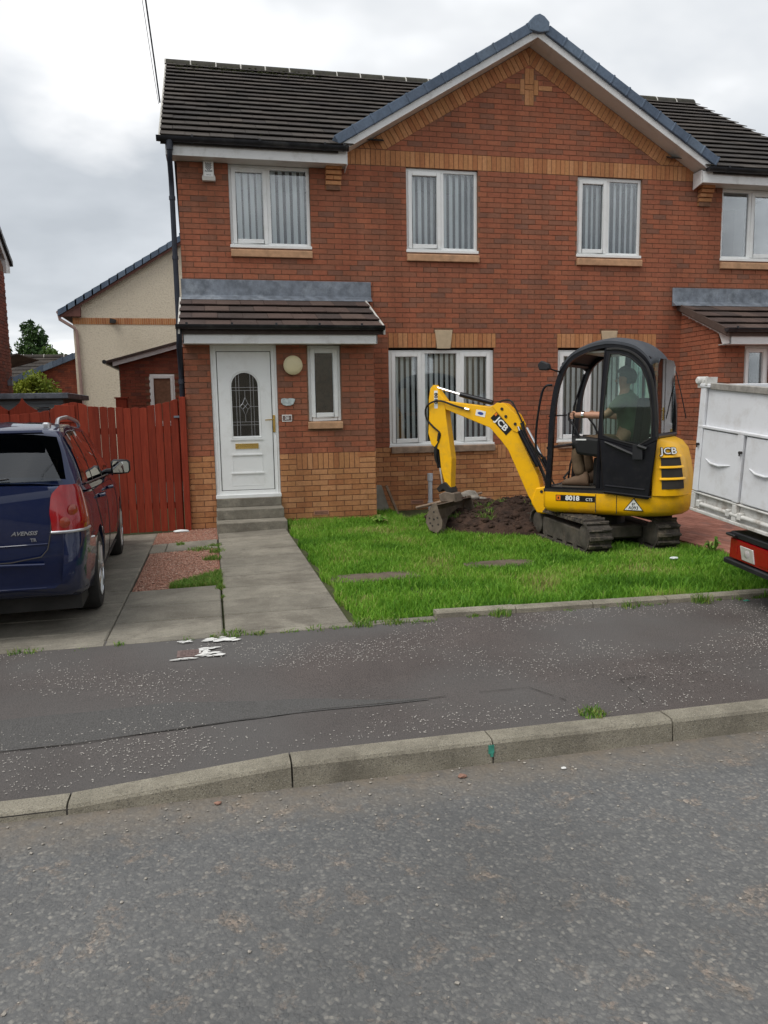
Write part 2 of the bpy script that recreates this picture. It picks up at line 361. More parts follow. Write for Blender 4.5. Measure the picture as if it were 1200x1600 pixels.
def leafmat(name, stops, trans=.25):
    m, t, b = nodes(name)
    a = t.nodes.new('ShaderNodeAttribute'); a.attribute_name = 'rnd'
    c = tramp(t, a.outputs['Fac'], stops)
    t.links.new(c, b.inputs['Base Color']); b.inputs['Roughness'].default_value = .6; b.inputs['Specular IOR Level'].default_value = .3
    tl = t.nodes.new('ShaderNodeBsdfTranslucent'); t.links.new(c, tl.inputs[0])
    mx = t.nodes.new('ShaderNodeMixShader'); mx.inputs[0].default_value = trans
    o = [n for n in t.nodes if n.type == 'OUTPUT_MATERIAL'][0]
    t.links.new(b.outputs[0], mx.inputs[1]); t.links.new(tl.outputs[0], mx.inputs[2]); t.links.new(mx.outputs[0], o.inputs[0])
    return m
MAT['grass'] = leafmat('grass_blades', [(0, (.06, .17, .014)), (.35, (.14, .33, .026)), (.7, (.24, .45, .045)), (.9, (.31, .45, .08)), (1, (.40, .36, .14))], .3)
MAT['weed'] = leafmat('weed_leaves', [(0, (.07, .17, .02)), (.6, (.16, .31, .04)), (1, (.30, .30, .10))], .25)
MAT['leafdark'] = leafmat('dark_tree_leaves', [(0, (.018, .045, .012)), (.6, (.04, .085, .02)), (1, (.075, .13, .035))], .2)
MAT['leafmid'] = leafmat('mid_tree_leaves', [(0, (.04, .085, .015)), (.6, (.085, .15, .03)), (1, (.14, .21, .05))], .25)
MAT['leafyellow'] = leafmat('yellow_green_leaves', [(0, (.10, .15, .015)), (.6, (.22, .27, .03)), (1, (.36, .38, .06))], .3)
MAT['bark'] = M('bark', (.09, .065, .045), .95, var=.3, scale=10, bump=.6)
MAT['whitepaint'] = M('splashed_white_paint', (.72, .71, .68), .7, var=.1, scale=20)
MAT['cover'] = M('rusty_iron_cover', (.17, .12, .11), .8, var=.3, scale=40, bump=.8, bscale=90)
MAT['greenpaint'] = M('green_survey_paint', (.05, .26, .19), .8, var=.3, scale=30)
MAT['greypipe'] = M('grey_plastic_pipe', (.48, .51, .55), .5, var=.2, dirt=(.16, .13, .1), damt=.4)
MAT['rock'] = M('broken_concrete_lump', (.30, .27, .23), .9, var=.3, scale=12, bump=.6, bscale=40)
MAT['vent'] = M('terracotta_air_brick', (.42, .20, .13), .85, var=.15)
MAT['litter'] = M('pale_plastic_litter', (.72, .76, .76), .5, var=.1)

# ================================================================== mesh helpers
class MB:
    def __init__(s): s.v = []; s.f = []; s.r = []
    def face(s, pts, r=0.0):
        k = len(s.v); s.v += [tuple(p) for p in pts]; s.f.append(tuple(range(k, k + len(pts)))); s.r.append(r)
    def add(s, vs, fs, r=0.0):
        k = len(s.v); s.v += [tuple(p) for p in vs]
        for f in fs: s.f.append(tuple(i + k for i in f)); s.r.append(r)
    def box(s, x0, x1, y0, y1, z0, z1, r=0.0):
        s.add([(x0, y0, z0), (x1, y0, z0), (x1, y1, z0), (x0, y1, z0), (x0, y0, z1), (x1, y0, z1), (x1, y1, z1), (x0, y1, z1)],
              [(0, 3, 2, 1), (4, 5, 6, 7), (0, 1, 5, 4), (1, 2, 6, 5), (2, 3, 7, 6), (3, 0, 4, 7)], r)
        return s
    def prism(s, poly, axis, a, b, r=0.0):
        """poly: 2-D outline in the two axes other than AXIS, extruded from a to b"""
        n = len(poly)
        def P(p, t): return {'x': (t, p[0], p[1]), 'y': (p[0], t, p[1]), 'z': (p[0], p[1], t)}[axis]
        s.add([P(p, a) for p in poly] + [P(p, b) for p in poly],
              [tuple(range(n)), tuple(range(2 * n - 1, n - 1, -1))] + [(i, i + n, (i + 1) % n + n, (i + 1) % n) for i in range(n)], r)
        return s
    def tube(s, pts, rad, seg=8, r=0.0, caps=True):
        pts = [Vector(p) for p in pts]; n = len(pts)
        rads = rad if isinstance(rad, (list, tuple)) else [rad] * n
        k = len(s.v); ref = None
        for i, p in enumerate(pts):
            d = (pts[min(i + 1, n - 1)] - pts[max(i - 1, 0)]).normalized()
            if ref is None:
                ref = d.orthogonal().normalized()
            ref = (ref - d * ref.dot(d)).normalized(); b = d.cross(ref)
            for j in range(seg):
                a = 2 * math.pi * j / seg
                s.v.append(tuple(p + rads[i] * (math.cos(a) * ref + math.sin(a) * b)))
        for i in range(n - 1):
            for j in range(seg):
                a = k + i * seg + j; b2 = k + i * seg + (j + 1) % seg
                s.f.append((a, b2, b2 + seg, a + seg)); s.r.append(r)
        if caps:
            s.f.append(tuple(k + j for j in reversed(range(seg)))); s.r.append(r)
            s.f.append(tuple(k + (n - 1) * seg + j for j in range(seg))); s.r.append(r)
        return s
    def lathe(s, prof, c=(0, 0, 0), axis='z', seg=20, r=0.0, close=False):
        """prof: list of (radius, height) turned about AXIS through c"""
        k = len(s.v); n = len(prof)
        for (q, h) in prof:
            for j in range(seg):
                a = 2 * math.pi * j / seg; u, w = q * math.cos(a), q * math.sin(a)
                p = {'z': (u, w, h), 'x': (h, u, w), 'y': (w, h, u)}[axis]
                s.v.append((p[0] + c[0], p[1] + c[1], p[2] + c[2]))
        m = n if close else n - 1
        for i in range(m):
            for j in range(seg):
                a = k + i * seg + j; b = k + i * seg + (j + 1) % seg
                c2 = k + ((i + 1) % n) * seg + (j + 1) % seg; d = k + ((i + 1) % n) * seg + j
                s.f.append((a, b, c2, d)); s.r.append(r)
        if not close:
            if prof[0][0] > 1e-4: s.f.append(tuple(k + j for j in reversed(range(seg)))); s.r.append(r)
            if prof[-1][0] > 1e-4: s.f.append(tuple(k + (n - 1) * seg + j for j in range(seg))); s.r.append(r)
        return s
    def grid(s, rows, r=0.0, closeu=False):
        """rows: list of equally long lists of points"""
        k = len(s.v); w = len(rows[0])
        for row in rows: s.v += [tuple(p) for p in row]
        for i in range(len(rows) - 1):
            for j in range(w if closeu else w - 1):
                a = k + i * w + j; b = k + i * w + (j + 1) % w
                s.f.append((a, b, b + w, a + w)); s.r.append(r)
        return s
    def mesh(s, name, mat=None, smooth=False, bevel=0, seg=1, fix=True):
        me = bpy.data.meshes.new(name)
        me.from_pydata(s.v, [], s.f)
        at = me.attributes.new('rnd', 'FLOAT', 'FACE'); at.data.foreach_set('value', s.r)
        if bevel or fix:
            bm = bmesh.new(); bm.from_mesh(me)
            if fix and len(s.v) < 30000:
                if bevel or smooth: bmesh.ops.remove_doubles(bm, verts=bm.verts, dist=1e-5)
                bmesh.ops.recalc_face_normals(bm, faces=bm.faces)
            if bevel:
                es = [e_ for e_ in bm.edges if len(e_.link_faces) == 2 and e_.calc_face_angle(0) > .5]
                bmesh.ops.bevel(bm, geom=es, offset=bevel, segments=seg, affect='EDGES', profile=.6, clamp_overlap=True)
            bm.to_mesh(me); bm.free()
        if mat is not None: me.materials.append(mat if not isinstance(mat, str) else MAT[mat])
        if smooth:
            me.polygons.foreach_set('use_smooth', [True] * len(me.polygons))
            me.set_sharp_from_angle(angle=R(38 if smooth is True else smooth))
        me.update()
        return me
def link(name, me, parent=None, loc=(0, 0, 0), rot=(0, 0, 0)):
    o = bpy.data.objects.new(name, me); COL.objects.link(o)
    if parent is not None:
        o.parent = parent
    o.location = loc; o.rotation_euler = rot
    return o
def tag(o, label=None, cat=None, group=None, kind=None):
    if label: o['label'] = label
    if cat: o['category'] = cat
    if group: o['group'] = group
    if kind: o['kind'] = kind
    return o
def thing(name, label, cat, loc=(0, 0, 0), rot=(0, 0, 0), group=None):
    o = bpy.data.objects.new(name, None); COL.objects.link(o); o.empty_display_size = .2
    o.location = loc; o.rotation_euler = rot
    return tag(o, label, cat, group)
def root_loc(o):
    v = Vector((0, 0, 0))
    while o is not None: v += o.location; o = o.parent
    return v
def part(name, mb, mat, parent, smooth=False, bevel=0, seg=1, world=True, kind=None, label=None):
    """a part whose vertices were written in world coordinates (world=True; unrotated parents) or in the parent's own frame"""
    me = mb.mesh(name, mat, smooth, bevel, seg)
    if world and parent is not None:
        off = root_loc(parent)
        me.transform(Matrix.Translation(-off))
    o = link(name, me, parent)
    if kind: o['kind'] = kind
    if label: o['label'] = label
    return o
def struct(name, mb, mat, smooth=False, bevel=0, kind='structure', parent=None):
    o = link(name, mb.mesh(name, mat, smooth, bevel), parent); o['kind'] = kind; return o
def text(body, size, mat, parent, loc, rot, name='lettering', bold=0, depth=.001, sx=1, align='CENTER', shear=0):
    cu_ = bpy.data.curves.new(name, 'FONT'); cu_.body = body; cu_.size = size; cu_.align_x = align; cu_.align_y = 'CENTER'
    cu_.offset = bold; cu_.extrude = depth; cu_.shear = shear; cu_.resolution_u = 3
    ob = bpy.data.objects.new('tmp', cu_); COL.objects.link(ob)
    dg = bpy.context.evaluated_depsgraph_get(); me = bpy.data.meshes.new_from_object(ob.evaluated_get(dg))
    bpy.data.objects.remove(ob); me.name = name
    me.transform(Matrix.Diagonal((sx, 1, 1, 1))); me.materials.clear(); me.materials.append(MAT[mat])
    return link(name, me, parent, loc, rot)
def clip(poly, a, b, c):
    """keep the part of a 2-D polygon where a*x + b*z <= c"""
    res = []
    for i in range(len(poly)):
        p, q = poly[i], poly[(i + 1) % len(poly)]
        dp, dq = a * p[0] + b * p[1] - c, a * q[0] + b * q[1] - c
        if dp <= 0: res.append(p)
        if (dp < 0 < dq) or (dq < 0 < dp):
            t = dp / (dp - dq); res.append((p[0] + t * (q[0] - p[0]), p[1] + t * (q[1] - p[1])))
    return res

# ================================================================== ground
def lerp(a, b, t): return a + (b - a) * t
def interp(x, xs, ys):
    if x <= xs[0]: return ys[0]
    for i in range(len(xs) - 1):
        if x <= xs[i + 1]: return lerp(ys[i], ys[i + 1], (x - xs[i]) / (xs[i + 1] - xs[i]))
    return ys[-1]
def plot_z(x, y):
    t = min(max((y + 6.38) / 5.4, 0), 1.1)
    return .112 - interp(x, [-6, -5.2, -4.0, -2, 6], [.11, .06, .02, .03, .03]) * t
KJ = [-5.577 + .9125 * i for i in range(-14, 34)]       # kerb joints
def kerb_h(x): return interp(x, [-5.60, -4.656], [.028, .10])
def foot_z(x, y):
    t = min(max((y + 8.36) / 1.95, 0), 1)
    k = kerb_h(x); return lerp(k, .112, min(1, t * (1.9 if k < .09 else 1.0)))

g = MB(); g.add([(-900, -900, -.06), (900, -900, -.06), (900, 900, -.06), (-900, 900, -.06)], [(0, 1, 2, 3)])
struct('ground', g, 'ground')
g = MB(); g.grid([[(x, y, -.004 * abs(y + 11.5) / 3) for x in np.linspace(-60, 60, 41)] for y in (-15.2, -13, -11.5, -10, -8.46)])
struct('road', g, 'road')
g = MB(); xs = np.concatenate([np.linspace(-40, -8, 9), np.linspace(-7.6, -4, 25), np.linspace(-3.5, 40, 30)])
g.grid([[(x, y, foot_z(x, y)) for x in xs] for y in np.linspace(-8.36, -6.36, 9)])
foot = struct('pavement', g, 'foot', smooth=True)
g = MB(); g.box(-40, 40, -17.4, -15.2, -.05, .10); struct('pavement', g, 'foot')
# greyer strip and patch edges laid into the footway
def patch(name, pts, mat, dz=.004, parent=None):
    g = MB(); k = len(pts)
    bmv = [(x, y, foot_z(x, y) + dz) for x, y in pts]
    g.face(bmv); return struct(name, g, mat, kind='structure', parent=parent)
xx = list(np.linspace(-9, -3.30, 40)) + list(np.linspace(-3.29, -2.8, 4))
def wob(x, s, a=.012): return a * noise.noise(Vector((x * 2.1, s, 0))) * 2
g = MB(); xw = np.linspace(-9, -3.9, 60)
def strip_pt(x, t):
    k = interp(x, [-5.2, -3.9], [1.0, .05]); yy = -7.915 + wob(x, 8) + t * (.33 * k + wob(x, 3)); return (x, yy, foot_z(x, yy) + .004)
g.grid([[strip_pt(x, t) for x in xw] for t in (0, .33, .66, 1)])
struct('pavement_grey_strip', g, 'footgrey')
g = MB()
for a, b, n_ in (((-9.0, -7.97), (-3.33, -7.885), 60), ((-3.33, -7.885), (-3.22, -8.10), 6), ((-2.80, -7.90), (-1.2, -7.955), 20), ((-2.80, -7.90), (-2.86, -8.25), 6)):
    d = Vector((b[0] - a[0], b[1] - a[1])); nn_ = Vector((-d.y, d.x)).normalized()
    for i in range(n_):
        if random.random() < .18: continue
        w = .0012 + .0018 * random.random()
        q = [Vector(a) + d * ((i + s_) / n_) for s_ in (0, 1.02)]
        ws = [Vector((0, wob(q[0].x, 5, .006))), Vector((0, wob(q[1].x, 5, .006)))]
        pts = [q[0] + ws[0] - nn_ * w, q[1] + ws[1] - nn_ * w, q[1] + ws[1] + nn_ * w, q[0] + ws[0] + nn_ * w]
        g.face([(p.x, p.y, foot_z(p.x, p.y) + .007) for p in pts])
o = struct('asphalt_joint', g, 'joint')
# white stone chips rolled into the footway
g = MB(); cnt = 0
while cnt < 8200:
    x = random.uniform(-7.6, 1.2); y = random.uniform(-8.30, -6.5)
    dens = .34 + 1.5 * noise.noise(Vector((x * 1.2, y * 2.2, 7)))
    if -7.92 < y < -7.58 and x < -3.9: dens -= .25
    if y < -7.97 and x < -3.3: dens += .30
    if random.random() > dens: continue
    s_ = random.uniform(.0012, .0033); a = random.uniform(0, math.pi); st = random.uniform(1.2, 2.6)
    z = foot_z(x, y) + .0045
    pts = []
    for k in range(5):
        q = a + 2 * math.pi * k / 5
        u, w = math.cos(2 * math.pi * k / 5) * s_ * st, math.sin(2 * math.pi * k / 5) * s_ * random.uniform(.7, 1.1)
        pts.append((x + u * math.cos(a) - w * math.sin(a), y + u * math.sin(a) + w * math.cos(a), z))
    g.v += [(x, y, z + .003)]; k0 = len(g.v) - 1; g.v += pts
    for k in range(5): g.f.append((k0, k0 + 1 + k, k0 + 1 + (k + 1) % 5)); g.r.append(0)
    cnt += 1
o = link('stone_chips', g.mesh('stone_chips', 'chip', fix=False)); o['kind'] = 'stuff'
# loose grit and pebbles on the road
def pebble(g, c, s, r=0.0, flat=.6):
    n_ = 6; k = len(g.v)
    ring = [(c[0] + s * math.cos(2 * math.pi * i / n_) * random.uniform(.6, 1.2), c[1] + s * math.sin(2 * math.pi * i / n_) * random.uniform(.6, 1.2), c[2] + s * flat * .35) for i in range(n_)]
    top = (c[0] + s * .1, c[1], c[2] + s * flat)
    low = [(c[0] + (p[0] - c[0]) * .8, c[1] + (p[1] - c[1]) * .8, c[2] - .002) for p in ring]
    g.v += ring + low + [top]
    for i in range(n_):
        j = (i + 1) % n_
        g.f += [(k + i, k + j, k + 12), (k + n_ + i, k + n_ + j, k + j, k + i)]; g.r += [r, r]
g = MB()
for i in range(420):
    x = random.uniform(-6.4, -.5); y = -8.47 - abs(random.gauss(0, .16)) if i < 240 else random.uniform(-10.1, -8.6)
    pebble(g, (x, y, .0), random.choice([.003, .004, .005, .007]), random.random())
MAT['grit'] = M('road_grit', (.33, .30, .26), .9, var=.4, scale=70)
o = link('road_grit', g.mesh('road_grit', 'grit', fix=False)); o['kind'] = 'stuff'
# kerb: one stone per object
kr = thing('street_kerb', 'long row of pale concrete kerb stones between the footway and the road', 'kerb', (0, 0, 0))
def kerb_stone(x0, x1):
    g = MB(); n_ = 8; rows = []
    for i in range(n_ + 1):
        x = lerp(x0 + .004, x1 - .004, i / n_); h = kerb_h(x) + .002
        rows.append([(x, -8.345, -.05), (x, -8.345, h), (x, -8.352, h + .004), (x, -8.435, h + .004), (x, -8.452, h - .001), (x, -8.462, h - .014), (x, -8.468, -.05)])
    g.grid(rows, closeu=True)
    g.face(rows[0]); g.face(list(reversed(rows[-1])))
    return g
full = None
for i in range(len(KJ) - 1):
    x0, x1 = KJ[i], KJ[i + 1]
    if x1 < -9 or x0 > 12: continue
    if x0 >= -4.7:
        if full is None: full = kerb_stone(0, .9125).mesh('kerb_stone', 'kerb', smooth=25)
        link('kerb_stone', full, kr, (x0, random.uniform(-.002, .002), random.uniform(-.002, .002)))
    else:
        link('kerb_stone', kerb_stone(x0, x1).mesh('kerb_stone', 'kerb', smooth=25), kr)
g = MB(); g.box(-9, 12, -8.462, -8.35, -.06, .02); part('kerb_joint_bed', g, 'joint', kr)
g = MB(); g.box(-3.775, -3.748, -8.4695, -8.466, .045, .085); g.box(-3.766, -3.752, -8.4698, -8.466, .03, .05)
part('paint_mark', g, 'greenpaint', kr, label='green paint mark beside a kerb joint')

# garden edging
ek = thing('garden_edging', 'low concrete edging kerb between the lawn and the footway', 'kerb edging', (0, 0, 0))
def edge_line(x): return -6.385 - .045 * max(0, x + 3.4)
EX = [-3.42 + .6 * i for i in range(0, 16)]
for i in range(len(EX) - 1):
    x0, x1 = EX[i] + .004, EX[i + 1] - .004; g = MB(); h = .158 + random.uniform(-.006, .008)
    rows = []
    for x in (x0, (x0 + x1) / 2, x1):
        y = edge_line(x); rows.append([(x, y + .05, 0), (x, y + .05, h - .008), (x, y + .035, h), (x, y - .025, h), (x, y - .045, h - .014), (x, y - .05, 0)])
    g.grid(rows, closeu=True); g.face(rows[0]); g.face(list(reversed(rows[-1])))
    part('edging_stone', g, 'kerb', ek, smooth=25)
for x0, x1 in ((-8.6, -7.15), (-7.14, -5.68), (-5.67, -4.915), (-4.905, -4.03), (-4.02, -3.43)):
    g = MB(); z = plot_z((x0 + x1) / 2, -6.4) + .006
    g.box(x0, x1, -6.475, -6.385, z - .1, z); part('edging_stone', g, 'slab', ek, bevel=.004)

# driveway and path slabs
dr = tag(bpy.data.objects.new('driveway', None), kind='structure'); COL.objects.link(dr)
def ground_quad(g, x0, x1, y0, y1, dz, n_=6):
    g.grid([[(x, y, plot_z(x, y) + dz) for x in np.linspace(x0, x1, n_)] for y in np.linspace(y0, y1, n_)])
g = MB(); ground_quad(g, -12, 14, -6.40, 3, -.035, 40); ob = struct('garden_soil', g, 'lawnsoil', smooth=True)
def slab(x0, x1, y0, y1, parent, name='concrete_slab', mat='slab', gap=.003, th=.06, up=.006):
    x0 += gap; x1 -= gap; y0 += gap + .007; y1 -= gap + .007
    c = [(x, y, plot_z(x, y) + up) for x, y in ((x0, y0), (x1, y0), (x1, y1), (x0, y1))]
    g = MB(); lo = [(p[0], p[1], p[2] - th) for p in c]
    g.add(lo + c, [(0, 3, 2, 1), (4, 5, 6, 7), (0, 1, 5, 4), (1, 2, 6, 5), (2, 3, 7, 6), (3, 0, 4, 7)])
    return part(name, g, mat, parent, bevel=.009)
for x0, x1 in ((-7.15, -5.68), (-8.9, -7.15)):
    for y0, y1 in ((-6.385, -6.12), (-6.12, -5.66), (-5.66, -5.22), (-5.22, -4.75), (-4.75, -4.2), (-4.2, -3.6), (-3.6, -2.9), (-2.9, -2.1), (-2.1, -1.05)):
        slab(x0, x1, y0, y1, dr)
for y0, y1 in ((-6.385, -5.93), (-5.93, -5.42), (-5.42, -4.80)): slab(-5.68, -4.915, y0, y1, dr)
slab(-5.50, -4.915, -2.72, -2.08, dr); slab(-5.68, -5.50, -2.72, -2.08, dr)
pa = tag(bpy.data.objects.new('garden_path', None), kind='structure'); COL.objects.link(pa)
for y0, y1 in [(-6.385 + .4785 * k, -6.385 + .4785 * (k + 1)) for k in range(10)]:
    slab(-4.905, -4.035, y0, y1, pa)
# red gravel
g = MB(); ground_quad(g, -5.67, -4.91, -4.80, -2.72, -.012, 8); ground_quad(g, -5.9, -4.91, -2.08, -1.0, -.006, 8)
struct('red_gravel_bed', g, 'gravelbase')
g = MB()
for i in range(9500):
    if i < 7500: x, y = random.uniform(-5.66, -4.93), random.uniform(-4.79, -2.73)
    else: x, y = random.uniform(-5.75, -4.93), random.uniform(-2.08, -1.02)
    if i < 7500 and x > -5.35 and y < -4.62 + (x + 5.35) * 1.2: continue
    pebble(g, (x, y, plot_z(x, y) - .008 + random.random() * .006), random.uniform(.005, .0105), random.random(), .8)
o = link('red_gravel', g.mesh('red_gravel', 'gravel', fix=False)); o['kind'] = 'stuff'

# block paved drive of the right-hand house
bp_ = tag(bpy.data.objects.new('block_paving', None), kind='structure'); COL.objects.link(bp_)
g = MB(); ground_quad(g, .10, 6.5, -6.35, -.02, -.012, 10); part('paving_bed', g, 'joint', bp_)['kind'] = 'stuff'
pvm = MB().box(-.048, .048, -.098, .098, -.04, .016).mesh('paver', 'paver', bevel=.004)
rest = MB(); npv = 0; cells = []
for i in range(64):
    for j in range(33):
        x = .17 + i * .1; y = -6.22 + j * .2 + (.1 if i % 2 else 0)
        if y > -.1: continue
        cells.append(((x - cam.location.x) ** 2 + (y - cam.location.y) ** 2, x, y))
cells = sorted(c for c in cells if c[2] > -5.0 or c[1] > 1.0)
vis = sorted(cells, key=lambda c: abs(c[1] - 1.0) + abs(c[2] + 3.2) * .6)
pick = set(vis[:280])
for c in cells:
    _, x, y = c; z = plot_z(x, y) - .008
    if c in pick: link('paver', pvm, bp_, (x, y, z))
    else: rest.box(x - .048, x + .048, y - .098, y + .098, z - .04, z + .016, random.random())
part('paver_field', rest, 'paver', bp_, kind='stuff')

# ================================================================== the pair of houses
house = thing('semi_detached_house', 'red brick pair of semi-detached houses with a shared gable and brown tiled roof', 'house', (0, 0, 0))
ZC0 = 2.76 - .075 * 38
BUFF_T = 1.035
def subtract(iv, a, b):
    res = []
    for p, q in iv:
        if b <= p or a >= q: res.append((p, q)); continue
        if a > p: res.append((p, a))
        if b < q: res.append((b, q))
    return res
bricks = []        # (outline in x,z ; y of the face ; material ; wall key ; full rectangle?)
def lay(key, x0, x1, zlo, zhi, yf, blocks, clips=()):
    k = 0
    while ZC0 + k * .075 < zhi - .01:
        z0 = ZC0 + k * .075; z1 = z0 + .065; k += 1
        if z1 < zlo: continue
        zc = z0 + .03; iv = [(x0, x1)]
        for (a, b, c, d) in blocks:
            if c - .001 < zc < d: iv = subtract(iv, a, b)
        mat = 'buff' if zc < BUFF_T else 'red'
        off = (k % 2) * .1125
        for a, b in iv:
            n0 = math.floor((a - off) / .225) - 1
            for n_ in range(n0, n0 + int((b - a) / .225) + 4):
                p, q = max(a, n_ * .225 + off), min(b, n_ * .225 + off + .225)
                if q - p < .04: continue
                g0 = .005 if p > a + 1e-4 else .002; g1 = .005 if q < b - 1e-4 else .002
                poly = [(p + g0, z0), (q - g1, z0), (q - g1, z1), (p + g0, z1)]
                full_ = True
                for cl in clips:
                    if cl[3] is not None and zc < cl[3]: continue
                    n2_ = clip(poly, cl[0], cl[1], cl[2])
                    if len(n2_) != 4 or n2_ != poly: full_ = False
                    poly = n2_
                    if len(poly) < 3: break
                if len(poly) < 3: continue
                bricks.append((poly, yf + random.uniform(-.0015, .0015), mat, key, full_))
def soldiers(key, x0, x1, z0, z1, yf, mat='buff', pitch=.075):
    n_ = max(1, round((x1 - x0) / pitch)); p = (x1 - x0) / n_
    for i in range(n_):
        a, b = x0 + i * p + .0045, x0 + (i + 1) * p - .0045
        bricks.append(([(a, z0 + .003), (b, z0 + .003), (b, z1 - .008), (a, z1 - .008)], yf + random.uniform(-.0015, .0015), mat, key, True))

# openings: x0, x1, z0, z1
UW = [(-4.53, -3.38), (-1.94, -.82), (.82, 1.93), (3.38, 4.53)]
SLOPE = .59; APEX = 6.97; COSA = 1 / math.sqrt(1 + SLOPE ** 2); SINA = SLOPE * COSA
main_open = [(a, b, 3.955, 5.16) for a, b in UW] + [(-2.25, -.56, 1.04, 2.535), (.52, 2.23, 1.04, 2.535)]
blocks = [(a, b, 3.81, 5.16) for a, b in UW]
blocks += [(-2.25, -.56, 1.04, 2.535), (.52, 2.23, 1.04, 2.535), (-2.25, -.53, 2.535, 2.76), (.50, 2.25, 2.535, 2.76)]
blocks += [(-2.23, -.56, .93, 1.04), (.54, 2.25, .93, 1.04)]
blocks += [(-2.86, 2.86, 5.16, 5.385)]
blocks += [(-5.3, -2.70, -1, 3.40), (2.70, 5.3, -1, 3.40)]
blocks += [(-2.70, -2.55, .81, 1.035), (-.50, .46, .81, 1.035), (2.31, 2.70, .81, 1.035)]
blocks += [(-1.535, -1.225, 2.76, 2.80), (1.25, 1.56, 2.76, 2.80)]
# buff cross in the gable
CZ = 6.40
blocks += [(-.075, .075, CZ - .265, CZ + .265), (-.15, .15, CZ - .115, CZ + .11), (-.375, .375, CZ - .04, CZ + .035)]
blocks += [(-5.3, -2.88, 5.16, 9), (2.88, 5.3, 5.16, 9)]
LIM = .262
lay('main', -5.23, 5.23, -.05, 6.9, 0, blocks, clips=[(SLOPE, 1, APEX - LIM, 5.2), (-SLOPE, 1, APEX - LIM, 5.2)])
soldiers('main', -2.85, 2.85, 5.16, 5.385, 0)
for a, b in ((-2.25, -1.50), (-1.26, -.53), (.50, 1.27), (1.54, 2.25)): soldiers('main', a, b, 2.535, 2.76, 0)
for a, b in ((-2.70, -2.55), (-.50, .46), (2.31, 2.70)): soldiers('main', a, b, .81, 1.035, 0)
for x0, x1, z0, z1 in ((-.07, -.002, CZ + .04, CZ + .26), (.002, .07, CZ + .04, CZ + .26), (-.07, -.002, CZ - .26, CZ - .045), (.002, .07, CZ - .26, CZ - .045),
                       (-.07, .07, CZ - .036, CZ + .031), (-.145, -.078, CZ - .11, CZ + .105), (.078, .145, CZ - .11, CZ + .105), (-.37, -.153, CZ - .036, CZ + .03), (.153, .37, CZ - .036, CZ + .03)):
    bricks.append(([(x0, z0), (x1, z0), (x1, z1), (x0, z1)], -.003, 'buff', 'main', True))
for sgn in (-1, 1):
    for i in range(46):
        u0, u1 = i * .075 + .0045, (i + 1) * .075 - .0045
        poly = [(sgn * (u * COSA - w * SINA), APEX - .003 - u * SINA - w * COSA) for u, w in ((u0, .005), (u1, .005), (u1, .218), (u0, .218))]
        poly = clip(poly, -sgn, 0, -.003); poly = clip(poly, 0, -1, -5.39) if len(poly) > 2 else poly
        if len(poly) < 3 or abs(poly[0][0]) > 2.95: continue
        bricks.append((poly, -.002, 'buff', 'main', False))
# porch front walls
PB = [(-4.90, -4.03, -1, 2.55), (-3.63, -3.15, 1.36, 2.55), (-3.83 - .12, -2.95, .81, 1.035)]
lay('porch', -5.23, -2.70, .02, 2.50, -1.0, PB)
soldiers('porch', -3.80, -2.92, .81, 1.035, -1.0)
bricks = [b for b in bricks if not (b[3] == 'porch' and b[2] == 'buff' and False)]
for kk in range(3):   # stretchers that flank the soldier panel
    z0 = .81 + kk * .075
    for (a, b) in ((-4.03, -3.91), (-3.91, -3.80), (-2.92, -2.70)) if kk % 2 == 0 else ((-4.03, -3.80), (-2.92, -2.82), (-2.82, -2.70)):
        if a < -3.95: pass
        if b - a > .08: bricks.append(([(a + .005, z0), (b - .005, z0), (b - .005, z0 + .065), (a + .005, z0 + .065)], -1.0, 'buff', 'porch', True))
bricks = [b for b in bricks if not (b[3] == 'porch' and b[2] == 'buff' and b[0][1][0] - b[0][0][0] > .1 and b[4] and -3.96 < (b[0][0][0] + b[0][1][0]) / 2 < -2.94 and .815 < b[0][0][1] + .03 < 1.02 and b[1] != -1.0)]
PBR = [(4.03, 4.90, -1, 2.55), (3.15, 3.63, 1.36, 2.55)]
lay('porch_right', 2.70, 5.23, .02, 2.50, -1.0, PBR)

def wall_mesh(x0, x1, z0, z1, y, opens, depth=.12, top=None):
    """mortar face 7 mm behind the brick faces, with returns into each opening"""
    g = MB(); xs = sorted({x0, x1} | {v for o in opens for v in o[:2] if x0 < v < x1}); zs = sorted({z0, z1} | {v for o in opens for v in o[2:] if z0 < v < z1})
    yy = y + .007
    for i in range(len(xs) - 1):
        for j in range(len(zs) - 1):
            cx, cz = (xs[i] + xs[i + 1]) / 2, (zs[j] + zs[j + 1]) / 2
            if any(o[0] < cx < o[1] and o[2] < cz < o[3] for o in opens): continue
            g.face([(xs[i], yy, zs[j]), (xs[i + 1], yy, zs[j]), (xs[i + 1], yy, zs[j + 1]), (xs[i], yy, zs[j + 1])])
    for a, b, c, d in opens:
        c = max(c, z0); d = min(d, z1)
        for q in (((a, c), (a, d)), ((b, d), (b, c)), ((a, d), (b, d)), ((b, c), (a, c))):
            (p0, q0), (p1, q1) = q
            g.face([(p0, yy, q0), (p0, yy + depth, q0), (p1, yy + depth, q1), (p1, yy, q1)])
    if top:
        g.face([(p[0], yy, p[1]) for p in top])
    return g
fw = part('front_wall', wall_mesh(-5.23, 5.23, -.15, 5.385, 0, main_open, top=[(-2.86, 5.385), (2.86, 5.385), (0, APEX)]), 'mortar', house, world=True)
pw = part('porch_wall', wall_mesh(-5.225, -2.705, -.1, 2.50, -1.0, [(-4.90, -4.03, -.2, 2.6), (-3.61, -3.16, 1.46, 2.6)]), 'mortar', house)
